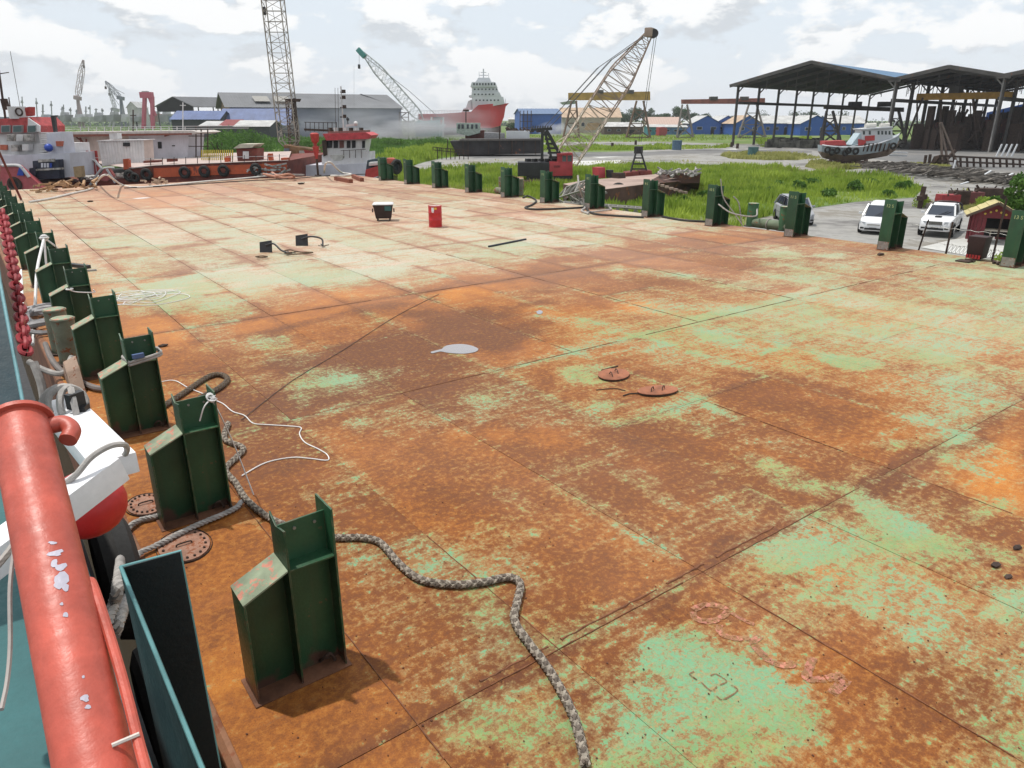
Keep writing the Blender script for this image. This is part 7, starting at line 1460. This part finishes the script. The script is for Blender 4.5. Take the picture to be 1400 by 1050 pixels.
for i,(x,h_) in enumerate(((70,22),(86,17),(96,13),(122,16),(140,12),(176,14),(190,12),(218,11),(232,14),(30,28),(50,26),(12,20))):
    f=LF(760); m=MB(); m.bar(Vector((*f(x,165).xy,GZ)),f(x+random.uniform(-1,1),160-h_),.7); m.bar(f(x-2,160-h_*.7),f(x+2,160-h_*.7),.5); m.box(f(x,160-h_*.75),(2,1,2)); one(m,'harbour_mast',HZM[1],'%s slim mast above the distant harbour'%['ninth','first','second','third','fourth','fifth','sixth','seventh','eighth','tenth','eleventh','twelfth'][i],'mast','slim masts over the harbour')
for i,(a,b_,y) in enumerate(((-30,60,160),(60,100,161),(100,150,162),(150,215,161),(250,300,164))):
    f=LF(820); m=MB(); m.prism([f(a,y),f(b_,y-.5),f(b_,166.2),f(a,166.2)],FWv*20); one(m,'quay_shed',HZM[[0,1,2,0,3][i]],['long bluish quay shed at the far left','grey quay shed in the harbour','rusty quay shed in the harbour','second bluish quay shed','pale quay shed left of the warehouse'][i],'shed')
house('white_gable_shed','tiny white gabled shed behind the harbour cranes',176,190,163,600,18,16,20,WHR,WHR,'front',0,0)
# ================= CARS, HUT AND FENCE BY THE DECK EDGE =================
CW=M('car_white',(.72,.73,.75),.22,var=.03,sc=1,bump=0,spec=.6); CG=glass('car_glass',(.04,.05,.07),.05); CBL=M('car_black_trim',(.02,.02,.022),.45,bump=0); CHR=M('car_chrome',(.6,.6,.62),.15,1.,bump=0); RUB=M('car_tyre',(.018,.018,.018),.8,bump=0); HL=M('car_headlamp',(.55,.58,.62),.1,bump=0); CSI=M('car_silver',(.30,.31,.33),.3,bump=0)
def car(name,label,px,py,head,kind,paint):
    c=g(px,py); t=T(name,label,kind,c); X=Vector(head).normalized(); Y=Vector((-X.y,X.x,0)); P=lambda x,y,z:c+X*x+Y*y+V3(0,0,z)
    pick=kind=='pickup truck'; W_=.88 if not pick else .90; Lh=2.35 if not pick else 2.6
    # lower body sections from nose to tail: x, half width, z sill, z belt
    if not pick: S_=[(Lh,.55,.32,.55),(Lh-.06,.72,.24,.74),(Lh-.35,.84,.20,.90),(Lh-.95,W_,.20,1.02),(Lh-1.25,W_,.20,1.06),(0,W_,.20,1.08),(-1.6,W_,.20,1.10),(-Lh+.2,.84,.24,1.10),(-Lh,.74,.34,1.0)]
    else: S_=[(Lh,.62,.42,.72),(Lh-.06,.78,.38,.92),(Lh-.25,.87,.36,1.08),(Lh-1.1,W_,.36,1.16),(Lh-1.35,W_,.36,1.18),(0,W_,.36,1.18),(-Lh+.1,W_,.38,1.20),(-Lh,.86,.42,1.18)]
    m=MB(); secs_=[]
    for x,hw,z0,z1 in S_:
        h_=z1-z0; secs_.append([P(x,y*hw,z0+z*h_) for y,z in ((-.86,0),(.86,0),(1,.12),(1,.62),(.95,.92),(.78,1),(-.78,1),(-.95,.92),(-1,.62),(-1,.12))])
    m.loft(secs_); m.sm=True; m.build('body',paint,t)
    # cabin
    if not pick: G=[(1.45,1.02,.66),(.75,1.62,.60),(.2,1.72,.60),(-1.5,1.72,.58),(-2.15,1.45,.58),(-2.25,1.08,.66)]
    else: G=[(1.15,1.16,.70),(.55,1.70,.60),(.1,1.78,.60),(-.75,1.76,.60),(-1.05,1.20,.70)]
    zb=1.04 if not pick else 1.16; m=MB()
    m.loft([[P(x,-hw-.14*(z<1.3)*0-.10,zb-.02),P(x,hw+.10,zb-.02),P(x,hw,z),P(x,-hw,z)] for x,z,hw in G]); m.build('glasshouse',CG,t)
    zr=G[2][1]; top=[q for q in G if q[1]>1.55]; m=MB(); m.loft([[P(x,-hw-.02,z-.07),P(x,hw+.02,z-.07),P(x,hw-.05,z+.03),P(x,-hw+.05,z+.03)] for x,z,hw in top]); m.sm=True; m.build('roof',paint,t)
    for s in(-1,1):
        for i,(xa,xb) in enumerate((((G[0][0],top[0][0])),) if 0 else ((G[0][0],top[0][0]),(0.05,0.0),(G[-1][0],top[-1][0]))):
            za=zb; m=MB(); m.bar(P(xa,s*(.79 if i!=1 else .76),za),P(xb,s*.63,zr-.03),.09,.07); m.build('pillar',paint if i!=1 else CBL,t)
        # mirror, headlamp, wheels, door lines
        m=MB(); m.box(P(.95 if not pick else .75,s*(W_+.13),1.15 if not pick else 1.3),(.12,.2,.14),math.atan2(X.y,X.x)); m.build('mirror',paint,t,bevel=.02)
        m=MB(); z=.68 if not pick else .86; m.loft([[P(Lh-.03+a,s*b_,z+zz) for zz in(-.09,.09)] for a,b_ in ((.02,.46),(-.03,.66),(-.22,.82))],cap=False,closed=False); m.add([P(Lh-.03+.06,s*.46,z),P(Lh-.2,s*.84,z+.02),P(Lh+.0,s*.6,z+.1)],[(0,1,2)]); m.build('headlight',HL,t)
        m=MB(); z=.4 if not pick else .55; m.box(P(Lh-.02,s*.62,z),(.06,.22,.10),math.atan2(X.y,X.x)); m.build('fog_lamp',CBL,t,bevel=.02)
        for x in ((1.42,-1.42) if not pick else (1.62,-1.50)):
            r=.33 if not pick else .39; ax=Matrix.Rotation(math.atan2(X.y,X.x),3,'Z')@Matrix.Rotation(math.pi/2,3,'X')
            m=MB(); m.lathe(P(x,s*(W_-.06),r),[(0,-.11),(r*.95,-.11),(r,-.07),(r,.07),(r*.95,.11),(r*.66,.115)],20,ax); m.build('tyre',RUB,t)
            m=MB(); m.lathe(P(x,s*(W_+.055),r),[(r*.66,0),(r*.6,.0),(r*.2,.0),(0,.0)],16,ax); m.build('rim',CHR,t)
            m=MB(); m.lathe(P(x,s*(W_+.005),r),[(r*1.18,-.02),(r*1.18,.0),(r*1.0,.004)],20,ax); m.build('wheel_arch',CBL,t)
        m=MB()
        for x in ((.85,-.15,-1.2) if not pick else (.75,-.15,-1.0)): m.bar(P(x,s*(W_+.002),.42),P(x,s*(W_+.0),1.02),.012)
        m.bar(P(1.0,s*(W_+.006),.62),P(-1.8,s*(W_+.006),.66),.012); m.build('door_gap',CBL,t)
    m=MB(); z=.62 if not pick else .86; m.box(P(Lh+.005,0,z),(.04,.72,.07 if not pick else .20),math.atan2(X.y,X.x)); m.build('grille',CHR if not pick else CBL,t,bevel=.01)
    if pick:
        for k in range(3): m=MB(); m.box(P(Lh+.03,0,z-.06+k*.06),(.02,.7,.02),math.atan2(X.y,X.x)); m.build('grille_bar',CHR,t)
    m=MB(); z=.36 if not pick else .52; m.box(P(Lh-.01,0,z),(.06,.95,.12),math.atan2(X.y,X.x)); m.build('lower_intake',CBL,t,bevel=.02); m=MB(); m.box(P(Lh+.04,0,z+.03),(.01,.40,.11),math.atan2(X.y,X.x)); m.build('number_plate',CBL,t)
    if pick:
        m=MB(); m.box(P(-1.85,0,1.21),(1.35,1.5,.03),math.atan2(X.y,X.x)); m.build('bed_floor',CBL,t)
        m=MB(); m.tube(smooth([P(-1.25,-.75,1.2),P(-1.25,-.7,1.75),P(-1.25,.7,1.75),P(-1.25,.75,1.2)],4),.045,8); 
        for s in(-1,1): m.tube([P(-1.25,s*.68,1.75),P(-1.8,s*.8,1.45),P(-2.35,s*.82,1.22)],.04,8)
        m.build('roll_bar',CBL,t); m=MB(); m.box(P(1.75,0,1.17),(.4,.34,.06),math.atan2(X.y,X.x)); m.build('bonnet_scoop',CBL,t,bevel=.02)
    for s in (-1,1): m=MB(); m.bar(P(G[0][0]+.02,s*.1,zb+.03),P((G[0][0]+top[0][0])/2+.05,s*.1+.45,(zb+1.6)/2+.03),.02); m.build('wiper',CBL,t)
    return t
hd=-FWv*.84-RTv*.54
car('white_people_carrier','white people carrier parked left of the pickup, half hidden by stanchion twelve',1199,315,hd,'car',CW)
car('white_pickup','white double cab pickup with black roll bar parked right of stanchion twelve',1284,318,-FWv*.80-RTv*.60,'pickup truck',CW)
car('silver_car','silver car mostly hidden behind stanchion eleven and a bollard',1083,303,-FWv*.99-RTv*.1,'car',CSI)
# hut
D=42.; f=LF(D); HM=M('hut_maroon',(.14,.022,.028),.7,var=.2,sc=2); HR=M('hut_roof_tan',(.48,.41,.20),.8,var=.2,sc=2)
c=g(1352,334); t=T('maroon_hut','small maroon wooden hut with tan plank roof beside the pickup','hut',c); U_=(RTv*.86-FWv*.5).normalized(); V_=(RTv*.45+FWv*.9).normalized(); P=lambda u,v,z:c+U_*u+V_*v+V3(0,0,z)
for a,b_ in ((-1.0,0),(1.0,0),(-1.0,1.5),(1.0,1.5)): m=MB(); m.bar(P(a,b_,0),P(a,b_,1.75),.12); m.build('post',HM,t)
m=MB(); m.prism([P(-1,0,.9),P(1,0,.9),P(1,0,1.7),P(0,0,2.2),P(-1,0,1.7)],V_*.06) if 0 else m.prism([P(-1,0,1.45),P(1,0,1.45),P(1,0,1.7),P(0,0,2.2),P(-1,0,1.7)],V_*.06); m.build('gable_panel',HM,t)
for k in range(6): m=MB(); m.prism([P(1.0,.05+k*.24,.25),P(1.0,.27+k*.24,.25),P(1.0,.27+k*.24,1.7),P(1.0,.05+k*.24,1.7)],U_*.05); m.build('wall_board',HM,t)
for k in range(3): m=MB(); m.prism([P(-1+k*.22,-.0,.25),P(-.8+k*.22,0,.25),P(-.8+k*.22,0,1.45),P(-1+k*.22,0,1.45)],V_*.05); m.build('wall_board',HM,t)
m=MB(); m.prism([P(-1,1.5,.25),P(1,1.5,.25),P(1,1.5,1.7),P(-1,1.5,1.7)],V_*.05); m.build('back_wall',DKW,t)
for s in (-1,1):
    for k in range(7):
        a=k/7; b2=(k+.93)/7; m=MB(); q=lambda a_,v: P(s*(1.4-1.4*a_),v,1.55+.78*a_+.02*(k%2)); m.prism([q(a,-.4),q(a,1.9),q(b2,1.9),q(b2,-.4)],(0,0,.04)); m.build('roof_plank',HR,t)
    m=MB(); m.bar(P(s*1.42,-.42,1.53),P(0,-.42,2.32),.05,.14); m.build('barge_board',M('barge_board_dark',(.10,.07,.05),.8),t)
for k in range(5): m=MB(); c2=P(-.5+k*.25,-.03,1.68+.1*(2-abs(k-2))); m.lathe(c2,[(0,-.02),(.06,-.02),(.06,.02),(0,.02)],8,Matrix.Rotation(math.atan2(U_.y,U_.x),3,'Z')@Matrix.Rotation(math.pi/2,3,'X')); m.build('yellow_disc',M('disc_yellow',(.5,.36,.05),.6),t)
m=MB(); m.box(P(0,.5,.75),(1.6,.7,.08),math.atan2(U_.y,U_.x)); m.build('bench_top',CREAM,t); m=MB(); m.bar(P(0,.4,.1),P(0,.4,.75),.06); m.build('bench_leg',CREAM,t)
sheet('hut_slab',[at(a,b_,GZ+.03) for a,b_ in ((1258,338),(1300,328),(1340,322),(1392,335),(1385,352),(1340,352))],PALE)
m=MB(); m.box(g(1373,326)+V3(0,0,.5),(1.2,.9,1.0),.3); one(m,'dark_red_box',HM,'dark red box right of the hut','box')
# black box on the deck edge
c=at(1328,344,0); c=Vector((26.0,9.75,0)); t=T('black_locker','black and red steel locker on the deck edge before the hut','locker',c); m=MB(); m.loft([[c+V3(x*a,y*a,z) for x,y in((-.26,-.26),(.26,-.26),(.26,.26),(-.26,.26))] for z,a in ((.06,.85),(.75,1.0))]); m.build('box',M('locker_black',(.03,.012,.012),.6,rust=.2,sc=3),t,bevel=.01)
m=MB(); 
for k in range(5): m.box(c+V3(-.28,-.18+.09*k,.12),(.02,.06,.12),.1*k)
m.build('red_marking',M('locker_red',(.40,.03,.03),.5),t)['kind']='stuff'
m=MB(); m.bx((25.1,9.6,0),(25.5,10.0,.04)); m.bar((25.3,9.5,.06),(25.6,9.9,.03),.05); one(m,'flat_scrap',DARK,'flat dark scrap in front of the black locker','scrap')
m=MB(); m.bar((25.5,8.9,.03),(26.1,9.3,.03),.06); m.bar((25.6,9.1,.03),(26.2,8.9,.05),.05); one(m,'rod_scrap',DARK,'dark rods on the deck edge by stanchion thirteen','scrap')
# razor wire fence
t=T('wire_fence','leaning fence of thin posts and barbed wire along the deck edge by the pickup','fence',Vector((26.7,11,-.5)))
FP=[(26.75,11.95),(26.75,11.0),(26.75,9.55)]
for k,(x,y) in enumerate(FP): m=MB(); m.bar((x,y,-.4),(x+.05,y-.15*(k==0),1.0 if k<2 else 1.9),.05); m.build('post',DARK,t)
for z in (.25,.78):
    m=MB(); q=[Vector((26.77,12.3-.12*k,z+.02*math.sin(k*1.7))) for k in range(34)]; m.tube(q,.008,4)
    for k in range(0,33,2): m.bar(q[k]+V3(0,-.02,-.03),q[k]+V3(0,.02,.03),.008)
    m.build('barbed_wire',M('galvanised_wire',(.25,.25,.24),.5,.5),t)
m=MB()
for k in range(12): m.torus((26.8,10.9-.12*k,.12),.13,.007,Matrix.Rotation(math.pi/2+.35,3,'X'),12,4)
m.build('razor_coil',M('galvanised_wire',(.25,.25,.24)),t)
# scrap row beyond the cars
random.seed(9)
for k,(x,y,w_,hh,mt_,l) in enumerate(((1293,285,1.5,1.1,M('skip_red',(.26,.03,.035),.7,rust=.3),'red square skip with white scrawl beyond the pickup'),(1308,281,1.4,1.2,DARK,'dark rusty box right of the red skip'),(1326,279,1.6,1.0,M('skip_brown_red',(.13,.04,.04),.8,rust=.4),'brown red box in the scrap row'),(1348,277,1.9,1.2,DARK,'long dark scrap frame in the scrap row'),(1368,276,1.5,1.0,DARK,'dark scrap lump by the tree'),(1279,284,1.8,.4,M('log_pale',(.25,.23,.2),.9),'low pale slab left of the red skip'))):
    c=g(x,y); t=T('scrap_box',l,'scrap box',c); m=MB(); m.box(c+V3(0,0,hh/2),(w_,1.0,hh),-YAW+random.uniform(-.3,.3)); m.build('box',mt_,t,bevel=.05); m=MB()
    for j in range(5): p=c+V3(random.uniform(-.7,.7),random.uniform(-.4,.4),hh*.8); m.bar(p,p+V3(random.uniform(-.5,.5),random.uniform(-.3,.3),random.uniform(.1,.5)),random.uniform(.05,.2))
    m.build('loose_iron',DARK,t)['kind']='stuff'
c=g(1257,285); m=MB(); m.bar(c,c+V3(.1,0,1.7),.28); m.bar(c+V3(-.4,0,.8),c+V3(.6,0,.9),.35); one(m,'iron_cross_post',DARK,'dark iron post with cross arm left of the scrap row','post')
m=MB(); m.bar(g(1268,289)+V3(0,0,.15),g(1305,291)+V3(0,0,.15),.9,.05,); one(m,'pale_sheet',WHR,'pale flat sheet lying behind the pickup roof','sheet')
c=g(1370,310); m=MB(); m.bar(c,at(1372,254,0)+V3(0,0,0) if 0 else c+V3(0,0,3.4),.05); m.bar(c+V3(-.3,0,2.4),c+V3(.3,0,2.5),.05); one(m,'aerial_pole',DARK,'thin pole with short cross bars near the tree','pole')
c=g(1258,292); bush('bush',g(1262,283),(.8,.8,.9),900,.08,BRIGHT,'small yellowish bush left of the scrap row'); bush('bush',g(1345,287),(1.3,1.,.9),1500,.09,BRIGHT,'round yellow green bush in front of the scrap row'); bush('bush',g(1378,370),(.9,.7,.6),900,.08,BRIGHT,'small green bush at hut corner below')
# ================= SMOKE =================
def smoke(loc,dims,dens,label):
    m=MB(); m.ico((0,0,0),1,3); o=m.build('smoke',None); o.location=loc; o.scale=dims; o.rotation_euler=(0,0,-YAW)
    mt_=bpy.data.materials.new('smoke_volume'); mt_.use_nodes=True; nt=mt_.node_tree; nt.nodes.remove(nt.nodes['Principled BSDF']); N=nt.nodes.new; L=nt.links.new
    v=N('ShaderNodeVolumePrincipled'); v.inputs['Color'].default_value=(.88,.9,.93,1); v.inputs['Anisotropy'].default_value=.2
    tc=N('ShaderNodeTexCoord'); n=N('ShaderNodeTexNoise'); L(tc.outputs['Object'],n.inputs['Vector']); n.inputs['Scale'].default_value=1.8; n.inputs['Detail'].default_value=4
    ln=N('ShaderNodeVectorMath'); ln.operation='LENGTH'; L(tc.outputs['Object'],ln.inputs[0]); mr=N('ShaderNodeMapRange'); L(ln.outputs['Value'],mr.inputs[0]); mr.inputs[1].default_value=1.; mr.inputs[2].default_value=.35; mr.inputs[3].default_value=0; mr.inputs[4].default_value=1
    r2=N('ShaderNodeMapRange'); L(n.outputs[0],r2.inputs[0]); r2.inputs[1].default_value=.42; r2.inputs[2].default_value=.68; mu=N('ShaderNodeMath'); mu.operation='MULTIPLY'; L(mr.outputs[0],mu.inputs[0]); L(r2.outputs[0],mu.inputs[1])
    m3=N('ShaderNodeMath'); m3.operation='MULTIPLY'; L(mu.outputs[0],m3.inputs[0]); m3.inputs[1].default_value=dens; L(m3.outputs[0],v.inputs['Density']); L(v.outputs[0],nt.nodes['Material Output'].inputs['Volume']); o.data.materials.append(mt_)
    lab(o,label,None,None,'stuff'); return o
smoke(atD(560,180,270),(32,16,6),.24,'white smoke bank drifting low in front of the warehouse'); smoke(atD(600,165,272),(22,12,11),.06,'thin smoke rising over the red ship'); smoke(atD(760,178,330),(10,8,4),.30,'small white smoke puff before the blue hall'); smoke(atD(470,165,265),(34,12,8),.05,'faint smoke veil across the long warehouse')
# ================= AIR =================
m=MB(); m.bx((-1500,-120,-6.5),(1900,1500,70)); o=m.build('haze',None); hm=bpy.data.materials.new('haze_air'); hm.use_nodes=True; nt=hm.node_tree; nt.nodes.remove(nt.nodes['Principled BSDF']); v=nt.nodes.new('ShaderNodeVolumePrincipled'); v.inputs['Color'].default_value=(.93,.95,1,1); v.inputs['Density'].default_value=.00016; nt.links.new(v.outputs[0],nt.nodes['Material Output'].inputs['Volume']); o.data.materials.append(hm); lab(o,None,None,None,'stuff')
